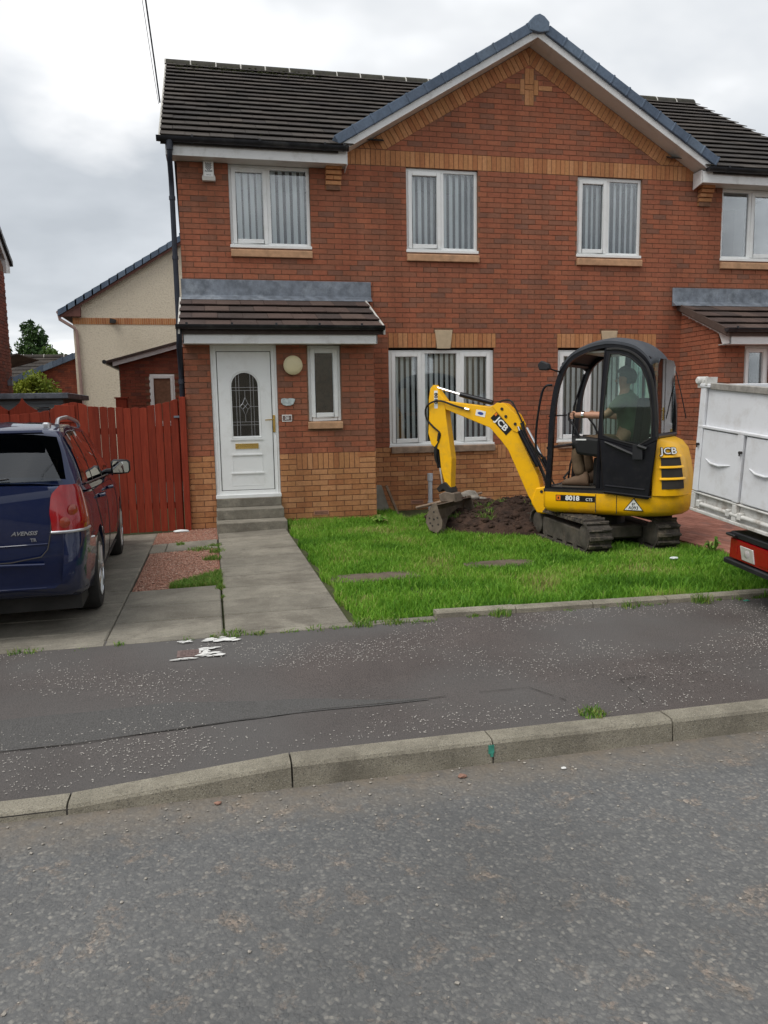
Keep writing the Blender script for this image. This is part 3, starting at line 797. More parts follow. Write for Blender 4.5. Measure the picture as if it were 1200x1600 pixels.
pwr = part('porch_wall', wall_mesh(2.705, 5.225, -.1, 2.50, -1.0, [(4.03, 4.90, -.2, 2.6), (3.16, 3.61, 1.46, 2.6)]), 'mortar', house)
WALL = {'main': fw, 'porch': pw, 'porch_right': pwr}
# bricks on the right-hand porch's side wall (seen obliquely) and the left one's
side = MB(); sideb = MB()
for (xf, sg) in ((2.70, -1), (-5.23, -1), (-2.70, 1)):
    for k in range(0, 44):
        z0 = ZC0 + k * .075
        if z0 + .065 < .02: continue
        y = -1.0 - (k % 2) * .1125
        while y < 0:
            a, b = max(y, -1.0) + .005, min(y + .225, 0) - .005; y += .225
            if b - a < .03: continue
            poly = clip([(a, z0), (b, z0), (b, z0 + .065), (a, z0 + .065)], -.414, 1, 3.085)
            if len(poly) > 2: (sideb if z0 + .03 < BUFF_T else side).prism(poly, 'x', xf - .012 if sg < 0 else xf - .1, xf + .1 if sg < 0 else xf + .012, random.random())
SW = [(-.985, -.1), (.02, -.1), (.02, 3.08), (-.985, 2.66)]
psw = part('porch_side_wall', MB().prism(SW, 'x', 2.70, 2.80), 'mortar', house)
for xa_ in (-5.22, -2.80): part('porch_side_wall', MB().prism(SW, 'x', xa_, xa_ + .1), 'mortar', house)
part('brickwork', side, 'red', psw, kind='stuff'); part('brickwork', sideb, 'buff', psw, kind='stuff')
# separate bricks: those that show largest (porch front, then the wall round the front windows)
def size_key(b):
    x = sum(p[0] for p in b[0]) / len(b[0]); z = sum(p[1] for p in b[0]) / len(b[0])
    w = max(p[0] for p in b[0]) - min(p[0] for p in b[0])
    d = math.dist((x, b[1], z), tuple(cam.location)); return (d if b[3] != 'porch_right' else d + 50) - (w * 4 if w > .1 else 0)
order = sorted(range(len(bricks)), key=lambda i: size_key(bricks[i]))
solo = set([i for i in order if bricks[i][4]][:300])
cache = {}; joined = {}
for i, (poly, yf, mat, key, full_) in enumerate(bricks):
    if i in solo:
        w = poly[1][0] - poly[0][0]; h = poly[2][1] - poly[1][1]; kk = (round(w, 3), round(h, 3), mat)
        if kk not in cache:
            g = MB(); g.box(0, kk[0], 0, .1, 0, kk[1]); cache[kk] = g.mesh('brick', mat)
        link('brick', cache[kk], WALL[key], (poly[0][0], yf, poly[0][1]))
    else:
        g = joined.setdefault((key, mat), MB()); n_ = len(poly); k = len(g.v); rr = random.random()
        g.v += [(p[0], yf, p[1]) for p in poly] + [(p[0], yf + .1, p[1]) for p in poly]
        g.f.append(tuple(range(k, k + n_))); g.r.append(rr)
        for q in range(n_):
            q2 = (q + 1) % n_; g.f.append((k + q, k + q + n_, k + q2 + n_, k + q2)); g.r.append(rr)
for (key, mat), g in joined.items():
    o = link('brickwork', g.mesh('brickwork', mat, fix=False), WALL[key]); o['kind'] = 'stuff'
# the rest of the shell: ends and back, never seen close
g = MB(); g.box(-5.22, -5.10, .03, 8.0, -.1, 5.3); g.box(5.10, 5.22, .03, 8.0, -.1, 5.3); g.box(-5.2, 5.2, 7.9, 8.02, -.1, 5.3)
for sx in (-5.21, 5.11): g.prism([(0.0, 5.25), (8.0, 5.25), (4.0, 7.75)], 'x', sx, sx + .1)
part('end_wall', g, 'dkred', house)
# corbels under the eaves boxes
for x0, x1 in ((-3.15, -2.925), (2.925, 3.15)):
    pr_ = MB()
    cb = part('corbel', MB().box(x0 + .01, x1 - .01, -.03, .02, 4.78, 5.09), 'mortar', house)
    for k in range(5):
        z0 = 4.785 + k * .065; dd = .02 + .028 * k
        if k % 2 == 0: segs = [(x0, x1)]
        else: segs = [(x0, (x0 + x1) / 2 - .003), ((x0 + x1) / 2 + .003, x1)]
        if k == 0: segs = [(x0, (x0 + x1) / 2 - .003), ((x0 + x1) / 2 + .003, x1)]
        if k == 1: segs = [(x0, x1)]
        if k == 2: segs = [(x0, (x0 + x1) / 2 - .003), ((x0 + x1) / 2 + .003, x1)]
        if k == 3: segs = [(x0, x1)]
        for a, b in segs:
            o = part('corbel_brick', MB().box(a, b, -dd, .03, z0, z0 + .052), 'buff', cb)

# ---- soffits, fascias, bargeboards
def fas(name, g, mat, bevel=.003): return part(name, g, mat, house, bevel=bevel)
for sx in (-1, 1):
    a, b = (-5.36, -2.875) if sx < 0 else (2.83, 5.36)
    fas('fascia_board', MB().box(a, b, -.27, -.25, 5.075, 5.25), 'fascia')
    fas('soffit_board', MB().box(a, b, -.25, .03, 5.085, 5.095), 'soffit', 0)
    xx_ = b if sx < 0 else a
    fas('eaves_box_end', MB().prism([(-.25, 5.07), (-.25, 5.27), (-.02, 5.27), (-.02, 5.02)], 'x', min(xx_, xx_ + sx * -.015), max(xx_, xx_ + sx * -.015)), 'fascia')
    # barge board + verge soffit
    poly = [(sx * .0, APEX), (sx * 2.93, APEX - SLOPE * 2.93), (sx * 2.93, APEX - SLOPE * 2.93 + .12), (0, APEX + .12)]
    fas('barge_board', MB().prism(poly, 'y', -.31, -.29), 'fascia')
    poly = [(0, APEX + .003), (sx * 2.93, APEX - SLOPE * 2.93 + .003), (sx * 2.93, APEX - SLOPE * 2.93 + .014), (0, APEX + .014)]
    fas('verge_soffit', MB().prism(poly, 'y', -.29, .03), 'soffit', 0)
# ---- roof
RP = math.atan2(8.02 - 5.32, 4.32); GA = .2985; NROW = 17
TR = math.tan(RP); rf = MB()
for a_, b_, y_ in ((-5.42, -3.0, -.30), (-3.0, 3.0, .20), (3.0, 5.42, -.30)):
    zt_ = 5.27 + (y_ + .3) * TR
    rf.prism([(y_, zt_), (4.0, 5.27 + 4.3 * TR), (8.3, 5.27), (8.3, 5.20), (4.0, 5.20 + 4.3 * TR), (y_, zt_ - .07)], 'x', a_, b_)
roof = part('roof', rf, 'tile', house)
def tile_mb(w, ln, th=.012, lip=.030, r=0.0):
    """flat interlocking tile: x across, y up the slope; the lower end stands proud of the course below"""
    g = MB(); g.add([(0, 0, lip - th), (w, 0, lip - th), (w, ln, -th + .002), (0, ln, -th + .002), (0, 0, lip), (w, 0, lip), (w, ln, .002), (0, ln, .002)],
                    [(0, 3, 2, 1), (4, 5, 6, 7), (0, 1, 5, 4), (1, 2, 6, 5), (2, 3, 7, 6), (3, 0, 4, 7)], r); return g
def tiles(x0, x1, y0, z0, pitch, gauge, rows, wid, mat, parent, solo_n, hide=None, lip=.038, pos=None):
    ca, sa = math.cos(pitch), math.sin(pitch); base = MB(); n_solo = 0; meshes = {}
    for k in range(rows):
        off = (k % 2) * wid / 2; i = -1
        while True:
            a = x0 + i * wid + off; b = a + wid; i += 1
            if a >= x1 - .02: break
            a2, b2 = max(a, x0), min(b, x1)
            if b2 - a2 < .03: continue
            u = k * gauge; yy, zz = y0 + u * ca, z0 + u * sa + random.uniform(-.002, .003)
            if hide and hide((a2 + b2) / 2, yy): continue
            w = round(b2 - a2 - .005, 3)
            if n_solo < solo_n:
                if w not in meshes: meshes[w] = tile_mb(w, gauge + .02, lip=lip).mesh('tile', mat)
                link('tile', meshes[w], parent, (a2 + random.uniform(-.001, .001), yy, zz), (pitch + random.uniform(-.004, .004), 0, 0)); n_solo += 1
            else:
                t = tile_mb(w, gauge + .02, lip=lip); rr = random.random()
                base.add([(a2 + p[0], yy + p[1] * ca - p[2] * sa, zz + p[1] * sa + p[2] * ca) for p in t.v], t.f, rr)
    if base.v: o = part('tile_courses', base, mat, parent, kind='stuff')
def hid(x, y): return abs(x) < 2.9 and y < (7.02 - abs(x) * SLOPE - 5.3) / .625 - .55
tiles(-5.42, 5.42, -.34, 5.285, RP, GA, NROW, .33, 'tile', roof, 200, hid)
# back slope is a plain slab; ridge tiles with pale mortar joints
ridge = MB(); RZ = 5.285 + 4.34 * math.tan(RP) + .0
rt = MB()
prof = [(-.125, -.085), (-.10, -.025), (-.045, .028), (0, .036), (.045, .028), (.10, -.025), (.125, -.085)]
rtm = MB(); rtm.prism(prof, 'x', 0, .435)
MAT['ridge'] = M('mossy_ridge_tile', (.036, .033, .026), .9, var=.4, scale=12, dirt=(.05, .055, .02), dscale=8, damt=.8, bump=.5, bscale=40)
rme = rtm.mesh('ridge_tile', 'ridge', smooth=True)
mj = MB(); nr = 24
for i in range(nr):
    x = -5.43 + i * .4525
    link('ridge_tile', rme, roof, (x, 3.98, RZ + .01 + random.uniform(-.004, .004)))
    mj.prism([(p[0] * 1.0 + 3.98, p[1] * .97 + RZ + .012) for p in prof], 'x', x - .02, x + .004)
part('ridge_mortar', mj, 'tilemortar', roof)
g = MB(); g.prism([(-.33, 5.22), (4.0, 5.22 + 4.33 * math.tan(RP)), (4.0, 5.285 + 4.33 * math.tan(RP)), (-.33, 5.285)], 'x', -5.445, -5.415); part('verge_mortar', g, 'tilemortar', roof); g = MB()
g.prism([(-.33, 5.22), (4.0, 5.22 + 4.33 * math.tan(RP)), (4.0, 5.285 + 4.33 * math.tan(RP)), (-.33, 5.285)], 'x', 5.415, 5.445)
part('verge_mortar', g, 'tilemortar', roof)
# tufts of moss near the ridge
g = MB()
for i in range(420):
    x = random.uniform(-5.3, -2.6) if i < 260 else random.uniform(-5.3, 5.2); u = random.gauss(4.75, .16) if i < 300 else random.uniform(.2, 4.8)
    u = min(u, 5.0); yy = -.34 + u * math.cos(RP); zz = 5.285 + u * math.sin(RP) + .02
    if hid(x, yy): continue
    pebble(g, (x, yy, zz), random.uniform(.01, .035) if i < 300 else random.uniform(.006, .014), random.random(), .6)
part('moss_tufts', g, 'moss', roof, kind='stuff')
# gable roof with blue-grey dry verge
gr = MB()
for sx in (-1, 1):
    gr.prism([(0, APEX + .115), (sx * 3.08, APEX + .115 - SLOPE * 3.08), (sx * 3.08, APEX + .15 - SLOPE * 3.08), (0, APEX + .15)], 'y', -.30, 3.2)
gro = part('gable_roof', gr, 'tile', house)
vt = MB(); vt.box(0, .325, -.018, .20, 0, .135); vt.box(.29, .325, -.026, .2, -.004, .143)
vme = vt.mesh('verge_tile', 'verge', bevel=.012, seg=2)
for sx in (-1, 1):
    for i in range(11):
        u = .12 + i * .303
        if sx > 0: pos = (u * COSA, -.335, APEX + .105 - u * SINA); ry = math.atan(SLOPE)
        else: pos = (-(u + .325) * COSA, -.335, APEX + .105 - (u + .325) * SINA); ry = -math.atan(SLOPE)
        o = link('verge_tile', vme, gro, pos, (0, ry, 0))
        if sx < 0: o.scale = (1, 1, 1)
cap = MB().prism([(-.15, -.035), (-.155, .09), (-.075, .165), (0, .195), (.075, .165), (.155, .09), (.15, -.035), (0, -.06)], 'y', -.375, .1)
part('ridge_end_cap', MB_ if False else cap, 'verge', gro, bevel=.012, seg=2).location = (0, 0, APEX + .10)
# gutters
def gutter(x0, x1, y, z, parent, brackets, r=.062, name='gutter'):
    g = MB(); n_ = 8; pr_o = [(y - r * math.cos(math.pi * i / n_), z - r * 1.0 * math.sin(math.pi * i / n_)) for i in range(n_ + 1)]
    pr_i = [(y - (r - .006) * math.cos(math.pi * i / n_), z - (r - .006) * math.sin(math.pi * i / n_)) for i in reversed(range(n_ + 1))]
    pl = pr_o + pr_i; g.grid([[(x, p[0], p[1]) for p in pl] for x in (x0, x1)], closeu=True)
    for x in (x0, x1): g.face([(x, p[0], p[1]) for p in pr_o])
    go = part(name, g, 'gutter', parent, smooth=True)
    for bx_ in brackets:
        b = MB(); rr = r + .010
        b.grid([[(x, y - rr * math.cos(math.pi * i / n_), z + .008 - (rr + .004) * math.sin(math.pi * i / n_)) for i in range(n_ + 1)] for x in (bx_ - .014, bx_ + .014)])
        b.box(bx_ - .014, bx_ + .014, y - rr - .004, y - rr + .008, z - .01, z + .022)
        part('gutter_bracket', b, 'gutter', go)
    return go
gutter(-5.47, -2.86, -.335, 5.285, house, (-5.0, -4.1, -3.2, -2.93))
gutter(2.86, 5.47, -.335, 5.285, house, (3.2, 4.0, 5.0))
# downpipe at the left corner
g = MB(); g.tube([(-5.30, -.335, 5.26), (-5.30, -.33, 5.13), (-5.31, -.28, 5.02), (-5.31, -.06, 4.83), (-5.31, -.03, 4.7), (-5.31, -.03, 2.86)], .036, 10)
g.tube([(-5.30, -.335, 5.24), (-5.30, -.335, 5.12)], .046, 10)
for z in (4.6, 3.8): g.tube([(-5.31, -.03, z), (-5.31, -.03, z - .05)], .044, 10)
part('downpipe', g, 'pipeblue', house, smooth=True)
g = MB(); g.tube([(-5.27, -1.30, 2.70), (-5.27, -1.29, 2.56), (-5.28, -1.22, 2.46), (-5.28, -.98, 2.24), (-5.28, -.93, 2.14), (-5.28, -.93, .1)], .036, 10)
for z in (2.05, 1.0): g.tube([(-5.28, -.93, z), (-5.28, -.93, z - .06)], .045, 10)
part('downpipe', g, 'pipeblue', house, smooth=True)

# ---- porch roofs
PP = math.atan2(.53, 1.28)
for sx in (-1, 1):
    a, b = (-5.27, -2.61) if sx < 0 else (2.61, 5.27)
    pr2 = part('porch_roof', MB().prism([(-1.30, 2.66), (0, 2.66 + 1.30 * math.tan(PP)), (0, 2.60 + 1.30 * math.tan(PP)), (-1.30, 2.60)], 'x', a, b), 'ptile', house)
    tiles(a, b, -1.36, 2.675, PP, .335, 4, .33, 'ptile', pr2, 36, None, lip=.036)
    part('apron_flashing', MB().prism([(-.13, 3.195), (-.12, 3.212), (-.035, 3.27), (-.03, 3.49), (-.012, 3.49), (-.012, 3.2)], 'x', a + .02, b + .10 if sx < 0 else b) if sx < 0 else
         MB().prism([(-.13, 3.195), (-.12, 3.212), (-.035, 3.27), (-.03, 3.49), (-.012, 3.49), (-.012, 3.2)], 'x', a - .10, b - .02), 'lead', pr2, bevel=.002)
    xa, xb = (-5.23, -2.695) if sx < 0 else (2.69, 5.23)
    part('fascia_board', MB().box(xa, xb, -1.275, -1.255, 2.485, 2.66), 'fascia', pr2, bevel=.003)
    part('soffit_board', MB().box(xa, xb, -1.255, -.98, 2.49, 2.50), 'soffit', pr2)
    for xe in ((xa, 1), (xb, -1)):
        x_ = xe[0]
        part('verge_board', MB().prism([(-1.275, 2.485), (-1.275, 2.66), (-.02, 3.18), (-.02, 3.06), (-1.0, 2.66), (-1.10, 2.485)], 'x', min(x_, x_ + .016 * xe[1]) - .004 * 0, max(x_, x_ + .016 * xe[1])), 'fascia', pr2, bevel=.002)
    for xe, m_ in ((a, 'tilemortar' if sx < 0 else 'ptile'), (b, 'tilemortar')):
        part('verge_mortar', MB().prism([(-1.34, 2.60), (-1.34, 2.705), (-.03, 3.245), (-.03, 3.14)], 'x', xe - .012, xe + .012), m_, pr2)
    gutter(a - .04, b + .0, -1.345, 2.715, pr2, [a + .1 + i * .56 for i in range(5)] if sx < 0 else [a + .1, a + .7, a + 1.4], r=.058)

# ---- windows
def win(parent, x0, x1, z0, z1, y, lights, sill=None, blinds=None, name='window', cill=True, label=None):
    """frame bars as one mesh (the part); casements, panes, blind slats and sill as its sub-parts"""
    yf = y + .045; fw_ = .048
    f = MB(); f.box(x0, x0 + fw_, yf, yf + .06, z0, z1); f.box(x1 - fw_, x1, yf, yf + .06, z0, z1)
    f.box(x0 + fw_, x1 - fw_, yf, yf + .06, z1 - fw_, z1); f.box(x0 + fw_, x1 - fw_, yf, yf + .06, z0, z0 + fw_ + .012)
    for i in range(len(lights) - 1): f.box(lights[i][1] - .001, lights[i + 1][0] + .001, yf, yf + .06, z0 + fw_ + .012, z1 - fw_)
    if cill: f.box(x0 - .01, x1 + .01, yf - .05, yf + .02, z0 - .02, z0 + .022)
    w = part(name, f, 'white', parent, bevel=.004)
    if label: w['label'] = label
    for (a, b, op) in lights:
        za, zb = z0 + fw_ + .012, z1 - fw_; pa_, pb_ = a, b
        if op:
            c = MB(); cw = .05; yc = yf - .014
            c.box(a - .012, a + cw, yc, yc + .05, za - .012, zb + .012); c.box(b - cw, b + .012, yc, yc + .05, za - .012, zb + .012)
            c.box(a + cw, b - cw, yc, yc + .05, zb - cw, zb + .012); c.box(a + cw, b - cw, yc, yc + .05, za - .012, za + cw)
            part('casement', c, 'white', w, bevel=.005); pa_, pb_, za, zb = a + cw, b - cw, za + cw, zb - cw
        part('pane', MB().box(pa_ - .004, pb_ + .004, yf + .022, yf + .028, za - .004, zb + .004), 'glass', w)
        if blinds:
            pitch, ang, bw = blinds; xb_ = pa_ + .02; bm_ = None; n_ = int((pb_ - pa_) / pitch)
            p_ = (pb_ - pa_) / n_
            bl = MB(); hw = bw / 2; n2_ = 4
            bl.grid([[(hw * (2 * t / n2_ - 1), .006 * math.sin(math.pi * t / n2_), z) for t in range(n2_ + 1)] for z in (za - .02, zb + .02)])
            me = bl.mesh('blind_slat', 'blind', smooth=True)
            for i in range(n_):
                link('blind_slat', me, w, (pa_ + p_ * (i + .5), yf + .10, 0), (0, 0, ang + random.uniform(-.08, .08)))
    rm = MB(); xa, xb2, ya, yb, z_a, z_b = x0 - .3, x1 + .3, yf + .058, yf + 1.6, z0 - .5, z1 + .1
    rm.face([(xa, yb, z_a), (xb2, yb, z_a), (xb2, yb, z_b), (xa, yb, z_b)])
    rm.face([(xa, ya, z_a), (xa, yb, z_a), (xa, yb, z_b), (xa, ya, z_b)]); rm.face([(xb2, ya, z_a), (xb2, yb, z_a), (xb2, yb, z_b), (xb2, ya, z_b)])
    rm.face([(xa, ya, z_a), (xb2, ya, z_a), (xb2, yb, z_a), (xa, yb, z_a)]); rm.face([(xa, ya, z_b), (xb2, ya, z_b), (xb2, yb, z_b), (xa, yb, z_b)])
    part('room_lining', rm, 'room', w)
    if sill:
        sx0, sx1, sz0, sz1, mt = sill
        part('sill', MB().prism([(y - .045, sz0), (y - .045, sz1 - .012), (y - .035, sz1), (y + .06, sz1 + .01), (y + .06, sz0)], 'x', sx0, sx1), mt, w, bevel=.006, seg=2)
    return w
for i, (a, b) in enumerate(UW):
    mid = (a + b) / 2 - (.02 if i != 1 else 0)
    li = [(a + .048, mid - .03, i != 1 and i != 3), (mid + .03, b - .048, i == 1 or i == 3)] if i != 1 else [(a + .048, mid - .03, True), (mid + .03, b - .048, False)]
    win(house, a, b, 3.962, 5.155 if i not in (0, 3) else 5.085, 0, li, (a - .005, b + .01, 3.812, 3.915, 'sill'), None if i == 3 else (.088, R(38), .086))
win(house, -2.25, -.56, 1.045, 2.50, 0, [(-2.19, -1.74, True), (-1.67, -1.16, False), (-1.09, -.62, True)], (-2.235, -.55, .935, 1.035, 'sill_dirty'), (.080, R(-22), .050))
win(house, .52, 2.23, 1.045, 2.50, 0, [(.58, 1.05, True), (1.12, 1.63, False), (1.70, 2.17, True)], (.53, 2.25, .935, 1.035, 'sill_dirty'), (.080, R(-22), .050))
win(house, -3.61, -3.16, 1.47, 2.485, -1.0, [(-3.56, -3.21, True)], (-3.63, -3.15, 1.362, 1.455, 'sill'), None, cill=False)
win(house, 3.16, 3.61, 1.47, 2.485, -1.0, [(3.21, 3.56, True)], (3.15, 3.63, 1.362, 1.455, 'sill'), None, cill=False)
for kx in (-1.38, 1.405):
    part('keystone', MB().prism([(kx - .14, 2.80), (kx + .14, 2.80), (kx + .105, 2.52), (kx - .105, 2.52)], 'y', -.022, .02), 'keystone', house, bevel=.005)

# ---- front doors
def front_door(cx, label=None, hinge=1):
    y = -1.0; x0, x1 = cx - .435, cx + .435
    f = MB(); z0, z1 = .48, 2.492; yf = y + .02
    f.box(x0, x0 + .075, yf, yf + .07, z0, z1); f.box(x1 - .075, x1, yf, yf + .07, z0, z1); f.box(x0 + .075, x1 - .075, yf, yf + .07, 2.41, z1); f.box(x0 + .075, x1 - .075, yf, yf + .07, z0, z0 + .07)
    f.box(x0 - .005, x1 + .005, yf - .045, yf + .03, z0 - .03, z0 + .018)
    f.box(x0 + .03, x0 + .045, yf - .006, yf + .01, z0 + .02, 2.46); f.box(x1 - .045, x1 - .03, yf - .006, yf + .01, z0 + .02, 2.46)
    d = part('front_door', f, 'white', house, bevel=.004)
    if label: d['label'] = label
    a, b, c, e_ = x0 + .085, x1 - .085, z0 + .078, 2.402
    # leaf with an arched glazed opening: a ring of faces between the outline and the opening
    gx0, gx1, gz0, gz1 = cx - .175 - .0, cx + .175, 1.285, 2.13; rr = .175
    arch = [(gx1, gz0), (gx1, gz1 - rr)] + [(cx + rr * math.cos(t), gz1 - rr + rr * math.sin(t)) for t in np.linspace(0, math.pi, 17)[1:-1]] + [(gx0, gz1 - rr), (gx0, gz0)]
    cxA = math.atan2(e_ - (gz1 - rr), b - cx)
    arch = [arch[0], arch[1]] + [(cx + rr * math.cos(t), gz1 - rr + rr * math.sin(t)) for t in sorted(list(np.linspace(0, math.pi, 17)[1:-1]) + [cxA, math.pi - cxA])] + arch[-2:]
    lf = MB(); yl = yf + .008
    nA = len(arch)
    outer = []
    for (px_, pz_) in arch:
        if pz_ <= gz1 - rr + 1e-6: outer.append((b if px_ > cx else a, c if pz_ < gz0 + .01 else pz_))
        else:
            ang = math.atan2(pz_ - (gz1 - rr), px_ - cx); tx = (b - cx) / max(abs(math.cos(ang)), 1e-6); tz = (e_ - (gz1 - rr)) / max(math.sin(ang), 1e-6); t = min(tx, tz)
            outer.append((cx + t * math.cos(ang), gz1 - rr + t * math.sin(ang)))
    lf.v += [(p[0], yl, p[1]) for p in outer] + [(p[0], yl, p[1]) for p in arch] + [(p[0], yl + .03, p[1]) for p in arch]
    for i in range(nA):
        j = (i + 1) % nA
        lf.f.append((i, j, nA + j, nA + i)); lf.r.append(0); lf.f.append((nA + i, nA + j, 2 * nA + j, 2 * nA + i)); lf.r.append(0)
    lf.face([(b, yl, e_ ), (b, yl, e_ - .0), (b, yl, e_)]) if False else None
    leaf = part('door_leaf', lf, 'white', d)
    # raised mouldings
    mo = MB()
    def bead(pts, w=.008): mo.tube([(p[0], yl - .001, p[1]) for p in pts], w, 6)
    big = [(cx + (rr + .022) * math.cos(t), gz1 - rr + (rr + .022) * math.sin(t)) for t in np.linspace(0, math.pi, 17)]
    bead([(gx1 + .022, gz0 - .02)] + big + [(gx0 - .022, gz0 - .02), (gx1 + .022, gz0 - .02)], .007)
    mo.box(cx - .215, cx + .215, yl - .014, yl + .004, 1.235, 1.252); mo.box(cx - .215, cx + .215, yl - .008, yl + .004, 1.222, 1.235)
    for (p, q, zz, ww) in ((cx - .20, cx + .20, 1.025, .016), (cx - .22, cx + .22, .775, .018)): mo.box(p, q, yl - .014, yl + .004, zz, zz + ww)
    bead([(cx - .20, 1.02), (cx - .20, .79)], .004); bead([(cx + .20, 1.02), (cx + .20, .79)], .004)
    bead([(cx - .22, .76), (cx - .22, .62), (cx + .22, .62), (cx + .22, .76)], .003)
    part('moulding', mo, 'white', leaf if False else d)
    part('door_gap', MB().box(x0 + .076, x0 + .084, yf + .004, yf + .02, c - .006, e_ + .006).box(x1 - .084, x1 - .076, yf + .004, yf + .02, c - .006, e_ + .006).box(x0 + .08, x1 - .08, yf + .004, yf + .02, e_, e_ + .008).box(x0 + .08, x1 - .08, yf + .004, yf + .02, c - .008, c), 'joint', d)
    gm = MB(); gm.face([(p[0], yl + .02, p[1]) for p in arch]); pane = part('pane', gm, 'glass', d)
    ld = MB(); yg = yl + .016
    def lead(pts, w=.0028): ld.tube([(p[0], yg, p[1]) for p in pts], w, 4)
    for dz in (1.435, 1.475, 1.70 - .02, 1.895, 1.935): lead([(gx0, dz), (gx1, dz)] if dz != 1.68 else [(gx0, dz), (cx - .06, dz)]); 
    lead([(cx + .06, 1.68), (gx1, 1.68)])
    for dx in (-.115, -.075, .075, .115):
        top = gz1 - rr + math.sqrt(rr ** 2 - dx ** 2); lead([(cx + dx, gz0), (cx + dx, top)])
    dm = [(cx, 1.80), (cx + .035, 1.72), (cx + .07, 1.68), (cx + .035, 1.645), (cx, 1.56), (cx - .035, 1.645), (cx - .07, 1.68), (cx - .035, 1.72), (cx, 1.80)]
    lead(dm); lead([(cx, 1.895), (cx, 1.80)]); lead([(cx, 1.56), (cx, 1.475)]); lead([(cx - .035, 1.72), (cx + .035, 1.645)]); lead([(cx + .035, 1.72), (cx - .035, 1.645)])
    part('leaded_pattern', ld, 'silver', d)
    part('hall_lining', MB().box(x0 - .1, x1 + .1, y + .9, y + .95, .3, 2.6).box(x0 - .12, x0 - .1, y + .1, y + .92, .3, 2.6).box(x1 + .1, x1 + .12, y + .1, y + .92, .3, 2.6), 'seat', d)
    lb = MB().box(cx - .155, cx + .155, yl - .012, yl + .004, 1.115, 1.185); lb.box(cx - .125, cx + .125, yl - .017, yl - .008, 1.128, 1.172)
    part('letterbox', lb, 'brass', d, bevel=.003)
    hx = x1 - .105 + .06 * 0 + .045
    hd = MB().box(hx - .016, hx + .016, yl - .02, yl - .004, 1.33, 1.56); hd.tube([(hx, yl - .012, 1.50), (hx, yl - .05, 1.50), (hx - .03, yl - .055, 1.50), (hx - .12, yl - .05, 1.495)], .008, 8); hd.tube([(hx, yl - .02, 1.38), (hx, yl - .03, 1.38)], .009, 8)
    part('handle', hd, 'brass', d, smooth=True)
    return d
front_door(-4.465)
front_door(4.465)
# door steps
for sx in (-1, 1):
    cx = sx * 4.465
    st = part('door_step', MB().box(cx - .45, cx + .45, -1.66, -.995, -.05, .205), 'slab', house, bevel=.012, seg=2)
    part('step_tread', MB().box(cx - .442, cx + .437, -1.36, -.995, .205, .335), 'slab', st, bevel=.010, seg=2)
    part('step_riser', MB().box(cx - .435, cx + .43, -1.07, -.995, .335, .452), 'slab', st, bevel=.006)

# ---- things on the walls
w = thing('wall_light', 'round cream wall light between the white front door and the narrow window', 'wall light', (-3.815, -1.0, 2.22))
part('lamp_base', MB().lathe([(.10, -.005), (.125, -.02), (.125, -.045), (.11, -.05)], axis='y', seg=28), 'lens', w, smooth=True, world=False)
part('lamp_shade', MB().lathe([(.13, -.045), (.128, -.062), (.112, -.078), (.07, -.090), (.0, -.094)], axis='y', seg=28), 'lens', w, smooth=True, world=False)
w = thing('security_alarm_box', 'tall white alarm box with a chequered shield high on the left corner', 'alarm box', (-4.80, 0, 4.82))
part('alarm_case', MB().prism([(-.09, 0), (.09, 0), (.092, .05), (.075, .085), (.072, .275), (-.072, .275), (-.075, .085), (-.092, .05)], 'y', -.075, 0), 'sill' if False else 'soffit', w, bevel=.008, seg=2, world=False)
part('name_plate', MB().box(-.062, .062, -.079, -.074, .055, .245), 'printwhite', w, world=False)
sh = MB()
for i in range(7):
    for j in range(7):
        x, z = -.042 + i * .012, .235 - j * .0135
        if (i + j) % 2 == 0 and abs(i - 3) < 4.2 - max(0, j - 3) * 1.05: sh.box(x, x + .012, -.081, -.079, z - .0135, z)
part('shield_mark', sh, 'printblack', w, world=False)
text('ALARMS', .028, 'printblack', w, (0, -.0795, .125), (R(90), 0, 0), bold=.0008)
text('0800 0130', .015, 'printblack', w, (0, -.0795, .075), (R(90), 0, 0))
g = MB(); po = [(-.095, .02), (-.085, .048), (-.05, .055), (-.01, .045), (.03, .052), (.07, .048), (.098, .04), (.09, .01), (.07, -.03), (.03, -.047), (-.02, -.05), (-.065, -.04), (-.09, -.01)]
g.prism(po, 'y', -.018, 0)
w = thing('carved_house_sign', 'small irregular pale blue stone sign above the number plate by the door', 'house sign', (-3.895, -1.0, 1.73))
part('sign_stone', g, 'plaque', w, bevel=.006, seg=2, world=False)
w = thing('house_number_plate', 'small white framed house number plate beside the door handle', 'number plate', (-3.915, -1.0, 1.515))
part('plate_frame', MB().box(-.066, .066, -.008, 0, -.046, .046), 'printwhite', w, world=False)
part('plate_face', MB().box(-.058, .058, -.010, -.007, -.034, .034), 'cover', w, world=False)
text('20', .058, 'printwhite', w, (0, -.011, 0), (R(90), 0, 0), bold=.001)
# air bricks
def air_brick(x, z, y, where):
    w = thing('air_brick', where, 'air brick', (x, y, z)); f = MB().box(-.105, .105, -.004, .02, -.032, .032)
    part('vent_face', f, 'vent', w, world=False); s_ = MB()
    for i in range(11):
        for j in range(2): s_.box(-.088 + i * .0165, -.088 + i * .0165 + .008, -.006, -.0035, -.018 + j * .02, -.018 + j * .02 + .014)
    part('vent_slots', s_, 'joint', w, world=False)
air_brick(-3.48, .20, -1.0, 'terracotta air brick low in the porch wall beside the lawn')
air_brick(-1.83, .165, 0, 'terracotta air brick low in the wall left of the grey pipe')
air_brick(-.71, .165, 0, 'terracotta air brick in the wall behind the dug soil heap')
